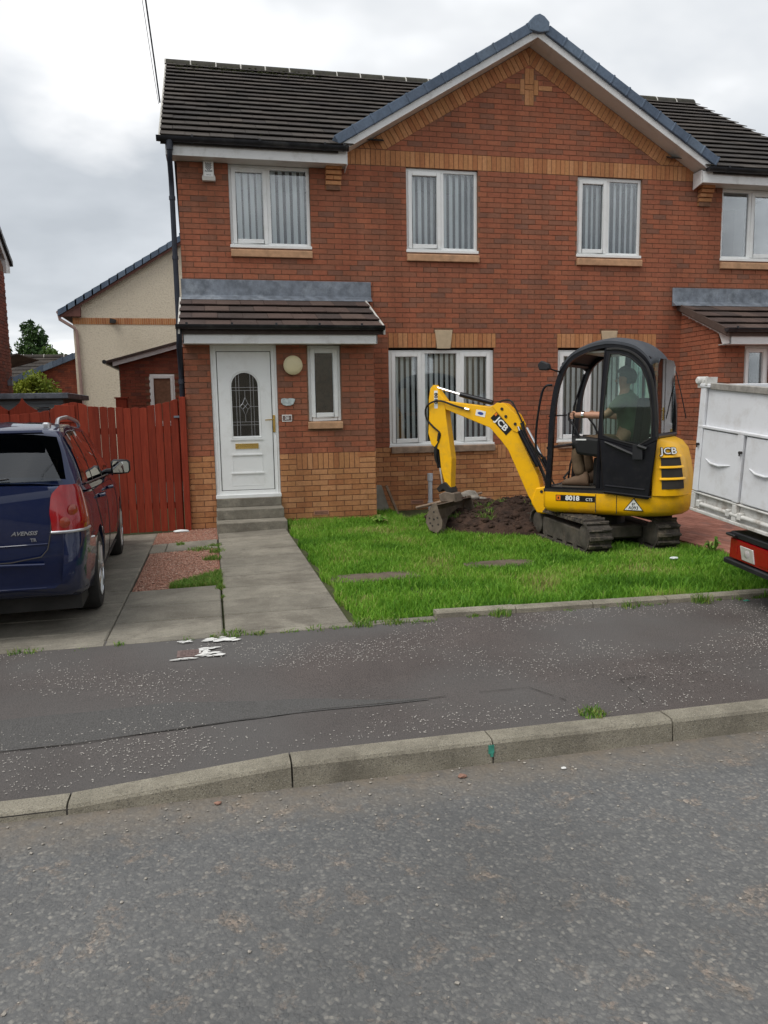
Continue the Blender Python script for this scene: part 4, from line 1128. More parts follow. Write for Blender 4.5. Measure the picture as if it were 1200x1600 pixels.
# floodlight on the wall right of the front window, partly behind the digger
w = thing('telephone_cable', 'pair of thin overhead cables rising from the left roof corner', 'cable', (-5.45, 1.0, 6.2))
def cable(pts, rad):
    g = MB(); g.tube(pts, rad, 5); return g
part('cable_strand', cable([(0, 0, .0), (-.02, -.6, .30), (-.05, -2.0, .72), (-.10, -5.0, 1.45), (-.2, -10, 2.4), (-.4, -17, 3.4)], .012), 'lead', w, world=False)
part('cable_strand', cable([(-.02, 0, -.02), (-.05, -.6, .24), (-.09, -2.0, .68), (-.16, -5.0, 1.43), (-.28, -10, 2.4), (-.5, -17, 3.42)], .004), 'black', w, world=False)

# ================================================================== red fence and gate
fx = thing('red_timber_fence', 'red stained close board fence with a curved top behind the blue car', 'fence', (-7.4, -1.0, 0))
FG = thing('red_timber_gate', 'red stained plank gate rising to a post beside the white door', 'gate', (-5.7, -1.0, 0))
def plank(par, x, w, zb, zt, y, slope=0, tip=False):
    g = MB(); nx = 3; zt2 = zt + slope * w
    pts = [(x, zb), (x + w, zb), (x + w, zt2), (x + w * .5, (zt + zt2) / 2 + (.008 if not tip else .05)), (x, zt)]
    g.prism(pts, 'y', y, y + .018); ms = part('fence_plank' if par is fx else 'gate_plank', g, 'fence', par, bevel=.0025); return ms
def gate_top(x): return interp(x, [-6.42, -6.0, -5.75, -5.45, -5.30], [1.70, 1.685, 1.69, 1.755, 1.81])
x = -6.42; i = 0
while x < -5.42:
    w = .098
    plank(FG, x, w - random.uniform(.003, .010), .045 + random.uniform(-.01, .01), gate_top(x) + random.uniform(-.012, .008), -1.03 + (.004 if i % 2 else 0), (gate_top(x + w) - gate_top(x)) / w); x += w; i += 1
part('gate_rail', MB().box(-6.42, -5.36, -1.01, -.97, .35, .43), 'fence', FG); part('gate_rail', MB().box(-6.42, -5.36, -1.01, -.97, 1.35, 1.43), 'fence', FG)
part('gate_post', MB().box(-5.325, -5.245, -1.05, -.97, 0, 1.82), 'fence', FG, bevel=.004)
part('gate_post', MB().box(-5.42, -5.335, -1.0, -.95, 0, 1.78), 'fence', FG, bevel=.004)
part('latch', MB().box(-5.40, -5.33, -1.045, -1.03, 1.55, 1.575), 'lead', FG)
def fence_top(x): return interp(x, [-9.5, -7.5, -7.2, -6.95, -6.72, -6.55, -6.43], [1.60, 1.62, 1.625, 1.66, 1.76, 1.755, 1.70])
x = -9.4; i = 0
while x < -6.45:
    w = .118 if x < -6.8 else .11
    plank(fx, x, w - random.uniform(.002, .007), .03, fence_top(x) + random.uniform(-.006, .006), -1.03 + (.006 if i % 2 else 0), (fence_top(x + w) - fence_top(x)) / w); x += w; i += 1
part('fence_rail', MB().box(-9.4, -6.45, -1.01, -.97, .35, .43), 'fence', fx); part('fence_rail', MB().box(-9.4, -6.45, -1.01, -.97, 1.3, 1.38), 'fence', fx)
part('fence_panel_patch', MB().box(-6.86, -6.62, -1.045, -1.031, 1.52, 1.735), 'fence', fx, bevel=.003)
f2 = thing('scalloped_garden_fence', 'red scalloped fence tops standing beyond the front fence', 'fence', (-8.4, 1.2, 0))
for cx in (-8.55, -8.12, -7.72):
    pts = [(cx - .21, 1.60)] + [(cx + t * .21, 1.885 - .20 * abs(t) ** .6) for t in np.linspace(-1, 1, 13)] + [(cx + .21, 1.60)]
    g = MB(); g.prism([(cx - .21, .1)] + pts[1:-1] + [(cx + .21, .1)], 'y', 1.2, 1.225); part('scalloped_panel', g, 'fence', f2)
f3 = thing('red_gate_post', 'tall red timber post beside the brick lean-to', 'post', (-6.35, 3.6, 0))
part('post_shaft', MB().box(-6.63, -6.43, 3.6, 3.75, 0, 1.90), 'fence', f3, bevel=.01)
part('post_cap', MB().box(-6.65, -6.41, 3.585, 3.765, 1.90, 1.925), 'fence', f3)

# ================================================================== buildings behind
def coursed(g, x0, x1, z0, z1, y, bw=.225, bh=.075, clips=(), opens=()):
    k = 0
    while z0 + k * bh < z1:
        zz = z0 + k * bh; off = (k % 2) * bw / 2; x = math.floor(x0 / bw) * bw - off; k += 1
        while x < x1:
            a, b = max(x, x0), min(x + bw, x1); x += bw
            if b - a < .04: continue
            if any(o[0] - .02 < (a + b) / 2 < o[1] + .02 and o[2] < zz + .03 < o[3] for o in opens):
                segs = []
                continue
            poly = [(a + .004, zz), (b - .004, zz), (b - .004, zz + bh - .01), (a + .004, zz + bh - .01)]
            for cl in clips:
                if len(poly) > 2: poly = clip(poly, *cl)
            if len(poly) < 3: continue
            r_ = random.random(); n_ = len(poly); k0 = len(g.v)
            g.v += [(p[0], y, p[1]) for p in poly] + [(p[0], y + .03, p[1]) for p in poly]
            g.f.append(tuple(range(k0, k0 + n_))); g.r.append(r_)
            for q in range(n_):
                q2 = (q + 1) % n_; g.f.append((k0 + q, k0 + q + n_, k0 + q2 + n_, k0 + q2)); g.r.append(r_)
# brick lean-to
lt = thing('brick_lean_to', 'single storey red brick lean-to with a sloping brown roof and one white window', 'extension', (-6.3, 8.0, 0))
LS = (3.38 - 2.93) / 1.63
part('wall', MB().prism([(-7.0, -.1), (-5.0, -.1), (-5.0, 2.93 + LS * 2.0), (-7.0, 2.90)], 'y', 8.012, 11), 'mortar', lt)
g = MB(); coursed(g, -7.0, -5.0, -.05, 3.6, 8.0, clips=[(-LS, 1, 2.88 + LS * 7.0)], opens=[(-6.33, -5.72, 1.3, 2.56)])
part('brickwork', g, 'dkred', lt, kind='stuff')
g = MB()
for i in range(8):
    x0 = -7.27 + i * .33; z0 = 2.86 + LS * (x0 + 7.27) + .02
    for j in range(9): g.box(x0 - .02, x0 + .33, 7.82 + j * .36, 8.17 + j * .36, z0 + .0, z0 + .085, random.random())
tl = part('roof', MB().prism([(-7.28, 2.80), (-4.9, 2.80 + LS * 2.38), (-4.9, 2.86 + LS * 2.38), (-7.28, 2.86)], 'y', 7.83, 11.2), 'ptile', lt)
for i in range(8):
    x0 = -7.27 + i * .33; z0 = 2.865 + LS * (x0 + 7.27)
    for j in range(9):
        t = MB(); t.add([(0, 0, .0), (.35, 0, .0 + LS * .35), (.35, .355, LS * .35), (0, .355, 0), (0, 0, .075), (.35, 0, .03 + LS * .35), (.35, .355, .03 + LS * .35), (0, .355, .075)],
                       [(0, 3, 2, 1), (4, 5, 6, 7), (0, 1, 5, 4), (1, 2, 6, 5), (2, 3, 7, 6), (3, 0, 4, 7)])
        if i == 0 and j == 0: tme = t.mesh('tile', 'ptile')
        link('tile', tme, tl, (x0, 7.80 + j * .36, z0))
part('barge_board', MB().prism([(-7.12, 2.74), (-4.9, 2.74 + LS * 2.22), (-4.9, 2.865 + LS * 2.22), (-7.12, 2.865)], 'y', 7.88, 7.90), 'fascia', lt)
part('gutter', MB().tube([(-7.30, 7.82, 2.84), (-7.30, 11.2, 2.84)], .05, 8), 'gutter', lt)
w = win(lt, -6.32, -5.73, 1.32, 2.55, 7.955, [(-6.27, -5.78, True)], None, None, cill=False)
part('window_blind', MB().box(-6.24, -5.81, 8.10, 8.11, 1.95, 2.5), 'soffit', w)
# cream roughcast house
ch = thing('cream_rendered_house', 'cream roughcast gable end with a band of buff brick and blue-grey verge tiles', 'house', (-6.0, 18.0, 0))
hw_, cxm, ez, rz = 3.95, -5.55, 5.28, 7.72
cs = (rz - ez) / hw_
part('gable_wall', MB().prism([(cxm - hw_, -.1), (cxm + hw_, -.1), (cxm + hw_, ez), (cxm, rz), (cxm - hw_, ez)], 'y', 18.0, 27.5), 'render', ch)
g = MB(); n_ = int(2 * hw_ / .075)
for i in range(n_): g.box(cxm - hw_ + i * .075 + .004, cxm - hw_ + (i + 1) * .075 - .004, 17.985, 18.05, 4.80, 5.02, random.random())
part('buff_brick_band', g, 'buff', ch, kind='stuff')
for sx in (-1, 1):
    ex, ezz = cxm + sx * (hw_ + .42), rz + .06 - cs * (hw_ + .42)
    part('barge_board', MB().prism([(cxm, rz - .06), (ex, ezz - .12), (ex, ezz + .02), (cxm, rz + .08)], 'y', 17.80, 17.83), 'brownwood', ch)
    part('roof_slope', MB().prism([(cxm, rz + .10), (ex - sx * 0, ezz + .04), (ex, ezz + .10), (cxm, rz + .16)], 'y', 17.78, 27.7), 'tile', ch)
    for i in range(15):
        u = i / 15 * .99; u2 = (i + 1) / 15
        xa_, xb_ = lerp(cxm, ex, u), lerp(cxm, ex, u2 + .004); za_, zb_ = lerp(rz + .06, ezz, u), lerp(rz + .06, ezz, u2 + .004)
        part('verge_tile', MB().prism([(xa_, za_ - .02), (xb_, zb_ - .02), (xb_, zb_ + .19), (xa_, za_ + .165)], 'y', 17.74, 18.0), 'verge', ch)
part('ridge_end_cap', MB().prism([(cxm - .14, rz + .06), (cxm + .14, rz + .06), (cxm + .16, rz + .22), (cxm, rz + .33), (cxm - .16, rz + .22)], 'y', 17.70, 18.0), 'verge', ch)
part('soffit_box', MB().prism([(cxm - hw_ - .42, 5.05), (cxm - hw_ + .3, 5.05), (cxm - hw_ + .3, 5.43), (cxm - hw_ - .42, 5.13)], 'y', 17.81, 18.0), 'brownwood', ch)
g = MB(); g.tube([(cxm - hw_ - .42, 17.85, 5.12), (cxm - hw_ - .40, 17.85, 4.95), (cxm - hw_ + .05, 17.9, 4.66), (cxm - hw_ + .12, 17.93, 4.55), (cxm - hw_ + .18, 17.93, 0)], .055, 8); part('downpipe', g, 'pinkpipe', ch, smooth=True)
part('gutter', MB().tube([(cxm - hw_ - .44, 17.8, 5.18), (cxm - hw_ - .44, 27, 5.18)], .06, 8), 'pinkpipe', ch)
part('security_lamp', MB().prism([(-8.25, 4.84), (-8.05, 4.84), (-8.03, 4.95), (-8.23, 5.0)], 'y', 17.82, 17.98), 'darksteel', ch)
# brick annexe left of it, and the low roofs beyond
an = thing('brick_annexe', 'low red brick annexe with a blue-grey sloping verge beside the cream house', 'annexe', (-10.8, 20.0, 0))
part('wall', MB().prism([(-12.6, 0), (-9.3, 0), (-9.3, 3.98), (-12.6, 2.65)], 'y', 20.0, 24), 'dkred', an)
g = MB(); coursed(g, -12.6, -9.3, 1.5, 4.1, 19.985, clips=[(-.403, 1, 2.62 + .403 * 12.6)]); part('brickwork', g, 'dkred', an, kind='stuff')
for i in range(10):
    x0, x1 = -12.75 + i * .36, -12.75 + (i + 1) * .36 + .01
    part('verge_tile', MB().prism([(x0, 2.60 + .403 * (x0 + 12.6)), (x1, 2.60 + .403 * (x1 + 12.6)), (x1, 2.84 + .403 * (x1 + 12.6)), (x0, 2.80 + .403 * (x0 + 12.6))], 'y', 19.8, 20.1), 'verge', an)
def far_house(name, label, x0, x1, y, ez_, rz_, dep, mat, tile='tile', rows=12, win_=()):
    h = thing(name, label, 'house', ((x0 + x1) / 2, y, 0))
    part('wall', MB().box(x0, x1, y, y + dep, -.1, ez_), mat, h)
    ym = y + dep / 2
    rf = part('roof', MB().prism([(y - .4, ez_), (ym, rz_ - .05), (y + dep + .4, ez_)], 'x', x0 - .2, x1 + .2), tile, h)
    g = MB(); n_ = rows; 
    for k in range(n_):
        t0, t1 = k / n_, (k + 1.15) / n_
        ya, yb2 = lerp(y - .42, ym, t0), lerp(y - .42, ym, min(t1, 1)); za_, zb_ = lerp(ez_, rz_, t0), lerp(ez_, rz_, min(t1, 1))
        x = x0 - .22 - (k % 2) * .165
        while x < x1 + .2:
            a, b = max(x, x0 - .22), min(x + .325, x1 + .22); x += .33
            g.add([(a, ya, za_ - .01), (b, ya, za_ - .01), (b, yb2, zb_ - .02), (a, yb2, zb_ - .02), (a, ya, za_ + .045), (b, ya, za_ + .045), (b, yb2, zb_), (a, yb2, zb_)],
                  [(0, 3, 2, 1), (4, 5, 6, 7), (0, 1, 5, 4), (1, 2, 6, 5), (2, 3, 7, 6), (3, 0, 4, 7)], random.random())
    part('tile_courses', g, tile, rf, kind='stuff')
    g = MB(); x = x0 - .2
    while x < x1 + .2: g.tube([(x, ym, rz_ + .0), (x + .44, ym, rz_ + .0)], .11, 8); x += .45
    part('ridge_tiles', g, tile, rf, kind='stuff'); g = MB(); x = x0 - .2
    while x < x1 + .2: g.tube([(x - .02, ym, rz_), (x + .01, ym, rz_)], .125, 8); x += .9 if rows < 14 else .45
    part('ridge_mortar', g, 'tilemortar', rf, kind='stuff')
    part('fascia_board', MB().box(x0 - .2, x1 + .2, y - .42, y - .40, ez_ - .18, ez_ + .02), 'fascia', h)
    for (a, b, c, d) in win_:
        f = part('window', MB().box(a, b, y - .03, y + .02, c, d), 'white', h)
        m_ = (a + b) / 2
        part('pane', MB().box(a + .07, m_ - .04, y - .04, y - .028, c + .08, d - .07), 'carglass', f); part('pane', MB().box(m_ + .04, b - .07, y - .04, y - .028, c + .08, d - .07), 'carglass', f)
    return h
far_house('bungalow', 'distant bungalow with a brown tiled roof below the trees', -19.5, -10.9, 26, 2.5, 4.4, 5, 'dkred', 'tile', 11)
far_house('terraced_house', 'distant house whose tiled roof shows above the small lean annexe', -10.9, -7.0, 33, 5.25, 7.3, 6, 'render', 'ptile', 12)
# neighbour on the left: only the right end of its gable shows
ln = thing('left_neighbour_house', 'red brick gable end of the neighbouring house at the left edge', 'house', (-12.5, 8.0, 0))
LX0 = -9.36
part('gable_wall', MB().prism([(0, -.1), (8.0, -.1), (8.0, 4.98), (4.0, 7.50), (0, 4.98)], 'x', LX0 - 8, LX0 - .012), 'mortar', ln)
g = MB()
for k in range(66):
    z0 = ZC0 + k * .075; y = 2.0 - (k % 2) * .1125
    while y < 8.0:
        p, q = max(y, 2.0) + .004, min(y + .225, 8.0) - .004; y += .225
        if q - p > .04: g.box(LX0 - .02, LX0, p, q, z0, z0 + .065, random.random())
part('brickwork', g, 'dkred', ln, kind='stuff')
part('barge_board', MB().prism([(8.32, 4.93), (4.0, 7.63), (4.0, 7.80), (8.32, 5.10)], 'x', LX0 + .03, LX0 + .05), 'fascia', ln)
part('verge_soffit', MB().prism([(8.30, 4.95), (4.0, 7.64), (4.0, 7.66), (8.30, 4.97)], 'x', LX0 - .01, LX0 + .03), 'soffit', ln)
part('eaves_box', MB().prism([(8.34, 4.90), (8.34, 5.10), (7.98, 5.30), (7.98, 4.84)], 'x', LX0 - .10, LX0 + .052), 'fascia', ln)
part('roof_slope', MB().prism([(8.40, 5.06), (4.0, 7.80), (-.35, 5.06), (-.35, 5.16), (4.0, 7.92), (8.40, 5.16)], 'x', LX0 - 8.2, LX0 + .08), 'tile', ln)
for i in range(16):
    y0, y1 = 8.42 - i * .27, 8.42 - (i + 1) * .27 - .02
    part('verge_tile', MB().prism([(y0, 5.08 + (8.40 - y0) * .625), (y1, 5.08 + (8.40 - y1) * .625), (y1, 5.17 + (8.40 - y1) * .625), (y0, 5.20 + (8.40 - y0) * .625)], 'x', LX0 - .2, LX0 + .11), 'gutter', ln)
part('wall_lamp', MB().box(LX0, LX0 + .10, 7.5, 7.6, 2.30, 2.42).tube([(LX0 + .03, 7.55, 2.42), (LX0 + .08, 7.55, 2.50)], .025, 6), 'lead', ln)
# garden shed roof
sd = thing('grey_garden_shed', 'low grey shed with a flat felt roof behind the red fence', 'shed', (-7.8, 3.0, 0))
part('wall', MB().box(-9.6, -7.45, 3.1, 5.2, 0, 1.90), 'shed', sd)
for k in range(9): part('shiplap_board', MB().prism([(3.07, 1.02 + k * .1), (3.098, 1.02 + k * .1), (3.098, 1.12 + k * .1), (3.085, 1.12 + k * .1)], 'x', -9.6, -7.45), 'shed', sd)
part('roof', MB().box(-9.7, -7.34, 2.95, 5.35, 1.90, 2.0), 'lead', sd, bevel=.01)
part('shed_window', MB().box(-8.2, -7.6, 3.04, 3.07, 1.58, 1.76), 'glass', sd)
# house on the right beyond the pair
far_house('right_neighbour_house', 'brown tiled roof of the next house at the right edge', 7.6, 16, 3.0, 5.2, 8.0, 8, 'dkred', 'tile', 17)
# houses across the road, behind the camera (they show only as reflections)
for i, (x0, lab) in enumerate(((-17, 'brick house across the road on the left, seen only in reflections'), (-4, 'brick house across the road in the middle, seen only in reflections'), (9, 'brick house across the road on the right, seen only in reflections'))):
    far_house('opposite_house', lab, x0, x0 + 9.5, -36, 5.0, 7.6, 8, 'render', 'tile', 6)

# ================================================================== foliage
def leaves(name, mat, parent, clumps, n, size, kind=None, flat=0.0):
    """n leaf-sized quads scattered through ellipsoid clumps [(centre, radii, weight)]"""
    w = np.array([c[2] for c in clumps]); idx = RNG.choice(len(clumps), n, p=w / w.sum())
    d = RNG.normal(size=(n, 3)); d /= np.linalg.norm(d, axis=1)[:, None]; rr = RNG.random(n) ** .45
    ce = np.array([c[0] for c in clumps])[idx]; ra = np.array([c[1] for c in clumps])[idx]
    P = ce + d * ra * rr[:, None]
    a = RNG.normal(size=(n, 3)); a /= np.linalg.norm(a, axis=1)[:, None]
    b = np.cross(a, RNG.normal(size=(n, 3))); b /= np.linalg.norm(b, axis=1)[:, None]
    s_ = size * RNG.uniform(.6, 1.4, n)[:, None]
    V = np.stack([P - a * s_, P + b * s_ * .45, P + a * s_, P - b * s_ * .45], 1).reshape(-1, 3)
    me = bpy.data.meshes.new(name); F = np.arange(4 * n).reshape(-1, 4)
    me.from_pydata(V.tolist(), [], F.tolist())
    at = me.attributes.new('rnd', 'FLOAT', 'FACE')
    cl = RNG.random(len(clumps))[idx]; at.data.foreach_set('value', np.clip(.5 * cl + .5 * RNG.random(n), 0, 1))
    me.materials.append(MAT[mat])
    if parent is not None: me.transform(Matrix.Translation(-root_loc(parent)))
    o = link(name, me, parent)
    if kind: o['kind'] = kind
    return o
def tree(label, x, y, h, spread, mat, n=5000, col=.5, name='tree', slim=False, size=.16):
    t = thing(name, label, 'tree', (x, y, 0), group=None)
    g = MB(); g.tube([(x, y, 0), (x + .1, y, h * .3), (x - .05, y + .1, h * .6), (x, y, h * .9)], [.22, .17, .11, .03], 7)
    cl = []
    rs = random.Random(int(abs(x * 31)))
    for k in range(26):
        zz = h * (.22 + .74 * k / 25); f = math.sin(math.pi * min(1, (k + 3) / 28)) ** .7
        rad = spread * f * (.55 if slim else 1); a = rs.uniform(0, 6.28)
        c = (x + math.cos(a) * rad * .6, y + math.sin(a) * rad * .6, zz); cl.append((c, (rad * .38 + .12, rad * .38 + .12, rad * .34 + .22), rad + .1))
        if k % 3 == 0: g.tube([(x, y, zz * .8), c], [.06, .015], 5)
    part('trunk', g, 'bark', t, smooth=True)
    leaves('crown', mat, t, cl, n, size)
    return t
tree('tall dark poplar behind the bungalow roofs', -18.3, 44, 9.9, 1.5, 'leafdark', 9000, slim=True, size=.13)
tree('dark narrow tree to the right of the tall poplar', -16.4, 45, 8.2, 1.8, 'leafdark', 6000, size=.14)
tree('light green tree left of the tall poplar', -20.3, 43, 7.2, 1.9, 'leafmid', 6000, size=.14)
tree('pale green tree at the far left below the gable', -23.3, 45, 6.8, 2.3, 'leafmid', 5000, size=.15)
tree('low green tree beside the cream house', -13.6, 36, 5.6, 1.6, 'leafmid', 5000, size=.12)
bs = thing('yellow_green_bush', 'yellow-green bush in front of the brick annexe', 'bush', (-9.4, 12, 0))
g = MB()
for k in range(7): g.tube([(-9.7, 12, .0), (-9.9 + k * .15, 12, 1.2), (-10.4 + k * .28, 12, 2.2)], [.03, .02, .008], 5)
part('stem', g, 'bark', bs)
cl = [((-10.3 + random.uniform(-.5, 1.1), 12 + random.uniform(-.4, .4), random.uniform(1.6, 2.62)), (.33, .3, .27), 1) for k in range(22)]
leaves('foliage', 'leafyellow', bs, cl, 5000, .06)

# ================================================================== lawn
STONES = [(-3.55, -4.90, .42, .17), (-2.25, -4.66, .36, .16)]
TR_ = [(-1.17, -.91), (-.38, -.11)]
def in_pile(x, y): 
    return ((x + 1.22) / .97) ** 2 + ((y + 2.0) / 1.10) ** 2 < 1 or (y > -1.15 + .2 * math.sin(x * 3) and -2.35 < x < .2)
def lawn_ok(x, y):
    if x < -3.99 + .03 * math.sin(y * 7) or x > .12 + .05 * math.sin(y * 5): return False
    if y > (-1.02 if x < -2.6 else -.05): return False
    if y < edge_line(x) + (.05 if x > -3.4 else .02): return False
    if in_pile(x, y): return False
    for sx, sy, a, b in STONES:
        if ((x - sx) / a) ** 2 + ((y - sy) / b) ** 2 < .62 + .5 * noise.noise(Vector((x * 9, y * 9, 5))): return False
    for a, b in TR_:
        if a - .02 < x < b + .02 and -4.38 < y < -2.75: return False
    return True
def blades(name, pts, hs, mat, width=.0035, lean=.5, rndv=None):
    n = len(pts); P = np.array(pts); H = np.array(hs)[:, None]
    ang = RNG.uniform(0, 2 * np.pi, n); dirx = np.stack([np.cos(ang), np.sin(ang), np.zeros(n)], 1)
    a2 = RNG.uniform(0, 2 * np.pi, n); le = np.stack([np.cos(a2), np.sin(a2), np.zeros(n)], 1) * (RNG.random(n) * lean)[:, None]
    wv = width * RNG.uniform(.7, 1.4, n)[:, None]; up = np.array([0, 0, 1.0])
    p0, p1 = P - dirx * wv, P + dirx * wv
    mid = P + (up * .6 + le * .3) * H; q0, q1 = mid - dirx * wv * .8, mid + dirx * wv * .8; tip = P + (up * 1.0 + le * 1.0) * H * np.array([1, 1, .92])
    V = np.stack([p0, p1, q1, q0, tip], 1).reshape(-1, 3); k = np.arange(n) * 5
    me = bpy.data.meshes.new(name)
    loops = np.stack([k, k + 1, k + 2, k + 3, k + 3, k + 2, k + 4], 1).reshape(-1)
    me.vertices.add(5 * n); me.vertices.foreach_set('co', V.reshape(-1)); me.loops.add(7 * n); me.loops.foreach_set('vertex_index', loops)
    me.polygons.add(2 * n); st = (np.arange(n)[:, None] * 7 + np.array([0, 4])).reshape(-1); me.polygons.foreach_set('loop_start', st)
    me.update(calc_edges=True); me.validate()
    at = me.attributes.new('rnd', 'FLOAT', 'FACE'); rv = RNG.random(n) if rndv is None else np.array(rndv); at.data.foreach_set('value', np.repeat(rv, 2))
    me.materials.append(MAT[mat]); o = link(name, me); o['kind'] = 'stuff'; return o
pts, hs, rv = [], [], []
for i in range(190000):
    x, y = random.uniform(-4.03, .2), random.uniform(-6.6, -.1)
    if not lawn_ok(x, y): continue
    c = noise.noise(Vector((x * 1.6, y * 1.6, 2))); c2 = noise.noise(Vector((x * 5, y * 5, 9)))
    near = max(0, 1 - (y + 6.4) / .9) * (1.0 if x > -3.7 else .3)
    h = .034 + .018 * max(0, c) + .012 * max(0, c2) + .042 * near * (.6 + .8 * max(0, c2 + .3)) + (.02 if y > -1.5 else 0)
    if in_pile(x + .1, y - .12): h += .01
    pts.append((x, y, plot_z(x, y) - .036)); bare = noise.noise(Vector((x * 2.3, y * 2.9, 31)))
    if bare > .33 and random.random() < .6: pts.pop(); continue
    for ta, tb in TR_:
        if ta - .22 < x < tb + .22 and -4.7 < y < -2.7: h *= .45
    hs.append((h + .030) * random.uniform(.55, 1.4) * (1 - .35 * max(0, bare))); rv.append(min(1, max(0, random.gauss(.52, .20) + .55 * c - near * .20 + .25 * max(0, bare))))
blades('lawn_grass', pts, hs, 'grass', .0036, .75, rv)
# bits of grass in the gravel, along the path and the kerbs
pts, hs = [], []
def tuft(cx, cy, r, n, h, zf=None):
    for i in range(n):
        a, q = random.uniform(0, 6.28), r * random.random() ** .7; x, y = cx + q * math.cos(a), cy + q * math.sin(a)
        pts.append((x, y, (zf(x, y) if zf else plot_z(x, y)) - .004)); hs.append(h * random.uniform(.5, 1.3))
for i in range(6500):
    x = random.uniform(-5.35, -4.90); y = random.uniform(-4.80, -4.15)
    if y < -4.66 + (x + 5.35) * 1.1 + random.gauss(0, .03): pts.append((x, y, plot_z(x, y) - .015)); hs.append(random.uniform(.03, .07))
for (cx, cy, r, n, h) in ((-4.98, -3.45, .10, 220, .05), (-4.93, -3.0, .09, 160, .05), (-5.12, -2.75, .14, 220, .035), (-4.95, -2.6, .08, 120, .04), (-5.35, -2.3, .06, 90, .05), (-4.92, -4.95, .05, 120, .05), (-4.90, -5.3, .02, 40, .03)): tuft(cx, cy, r, n, h)
for i in range(70):
    x = random.uniform(-8, -.2); cy = -6.48 if x < -3.4 else edge_line(x) - .055
    if random.random() < .75 or -5.0 < x < -3.9: tuft(x, cy, random.uniform(.02, .07), int(random.uniform(10, 45)), random.uniform(.012, .035), foot_z)
for (x, n, h) in ((-3.95, 160, .05), (-3.75, 120, .04), (-2.95, 120, .06), (-1.95, 90, .05), (-1.35, 150, .07), (-.75, 160, .07), (-4.86, 120, .04)):
    tuft(x, (edge_line(x) - .06 if x > -3.4 else -6.45), .09, n, h, foot_z)
tuft(-3.17, -8.30, .07, 160, .035, foot_z)
blades('weed_tufts', pts, hs, 'weed', .003, 1.0)
def weed(label, cx, cy, r, n, h, name='weed_clump'):
    t = thing(name, label, 'weed', (cx, cy, plot_z(cx, cy))); g = MB()
    for i in range(n):
        a = random.uniform(0, 6.28); ln_ = r * random.uniform(.4, .8); d = Vector((math.cos(a), math.sin(a), 0)); s_ = Vector((-d.y, d.x, 0)); w_ = ln_ * random.uniform(.14, .26); z = plot_z(cx, cy); hh = h * random.uniform(.4, 1)
        b = Vector((cx, cy, z)) + d * .02
        g.v += [tuple(b), tuple(b + d * ln_ * .5 + s_ * w_ + Vector((0, 0, hh))), tuple(b + d * ln_ + Vector((0, 0, hh * .75))), tuple(b + d * ln_ * .5 - s_ * w_ + Vector((0, 0, hh)))]
        k = len(g.v) - 4; g.f.append((k, k + 1, k + 2, k + 3)); g.r.append(random.random())
    part('leaf_rosette', g, 'weed', t)
weed('broad-leaved dock weed near the porch corner', -2.78, -1.62, .20, 26, .12)
weed('leafy weed at the digger side of the red drive', .02, -4.75, .13, 22, .16)
# two sunken flagstones
for i, (sx, sy, a, b) in enumerate(STONES):
    g = MB(); n_ = 18; z = plot_z(sx, sy)
    ring = [(sx + a * math.copysign(abs(math.cos(t)) ** .5, math.cos(t)) * random.uniform(.93, 1.03), sy + b * math.copysign(abs(math.sin(t)) ** .5, math.sin(t)) * random.uniform(.93, 1.03)) for t in np.linspace(0, 2 * math.pi, n_ + 1)[:-1]]
    g.prism([(p[0] - sx, p[1] - sy) for p in ring], 'z', -.03, .004)
    s_ = link('sunken_flagstone', g.mesh('sunken_flagstone', 'stone', bevel=.006), None, (sx, sy, z))
    tag(s_, ['flat grey flagstone half buried in the lawn near the path', 'flat grey flagstone half buried in the lawn below the soil heap'][i], 'flagstone')

# ================================================================== dug soil
g = MB(); nx, ny = 120, 90; rows = []
for j in range(ny):
    row = []
    for i in range(nx):
        x = lerp(-3.0, .5, i / (nx - 1)); y = lerp(-3.25, -.02, j / (ny - 1))
        d = max(0, 1 - (((x + 1.22) / 1.0) ** 2 + ((y + 1.95) / 1.10) ** 2)); hgt = .27 * d ** .6 if d > 0 else 0
        hgt *= 1 + .5 * noise.noise(Vector((x * 2.3, y * 2.3, 1)))
        e_ = min(1, max(0, (x + 2.95) / .3)) * min(1, max(0, (.45 - x) / .3)) * min(1, max(0, (y + 3.25) / .15))
        base = .0 if y < -.9 else -.06 - .05 * noise.noise(Vector((x, y, 4)))
        f = noise.fractal(Vector((x * 6, y * 6, 3)), 1.0, 2.0, 5)
        z = plot_z(x, y) + base * e_ + hgt + .040 * f * (.25 + min(1, d * 3)) - .045 * (1 - min(1, d * 8)) * (0 if in_pile(x, y) else 1)
        row.append((x, y, z))
    rows.append(row)
g.grid(rows)
o = link('soil_heap', g.mesh('soil_heap', 'soil', smooth=60, fix=False)); tag(o, kind='stuff')
def lump(g, c, s, seed, r=0.0, sq=(1, 1, .7)):
    bm = bmesh.new(); bmesh.ops.create_icosphere(bm, subdivisions=2, radius=1)
    k = len(g.v)
    for v in bm.verts:
        q = 1 + .35 * noise.noise(v.co * 1.3 + Vector((seed, 0, 0))) + .15 * noise.noise(v.co * 3 + Vector((0, seed, 0)))
        g.v.append((c[0] + v.co.x * s * q * sq[0], c[1] + v.co.y * s * q * sq[1], c[2] + v.co.z * s * q * sq[2]))
    for f in bm.faces: g.f.append(tuple(v.index + k for v in f.verts)); g.r.append(r)
    bm.free()
g = MB()
def heap_z(x, y):
    i = min(nx - 1, max(0, int((x + 3.0) / 3.5 * (nx - 1)))); j = min(ny - 1, max(0, int((y + 3.25) / 3.23 * (ny - 1)))); return rows[j][i][2]
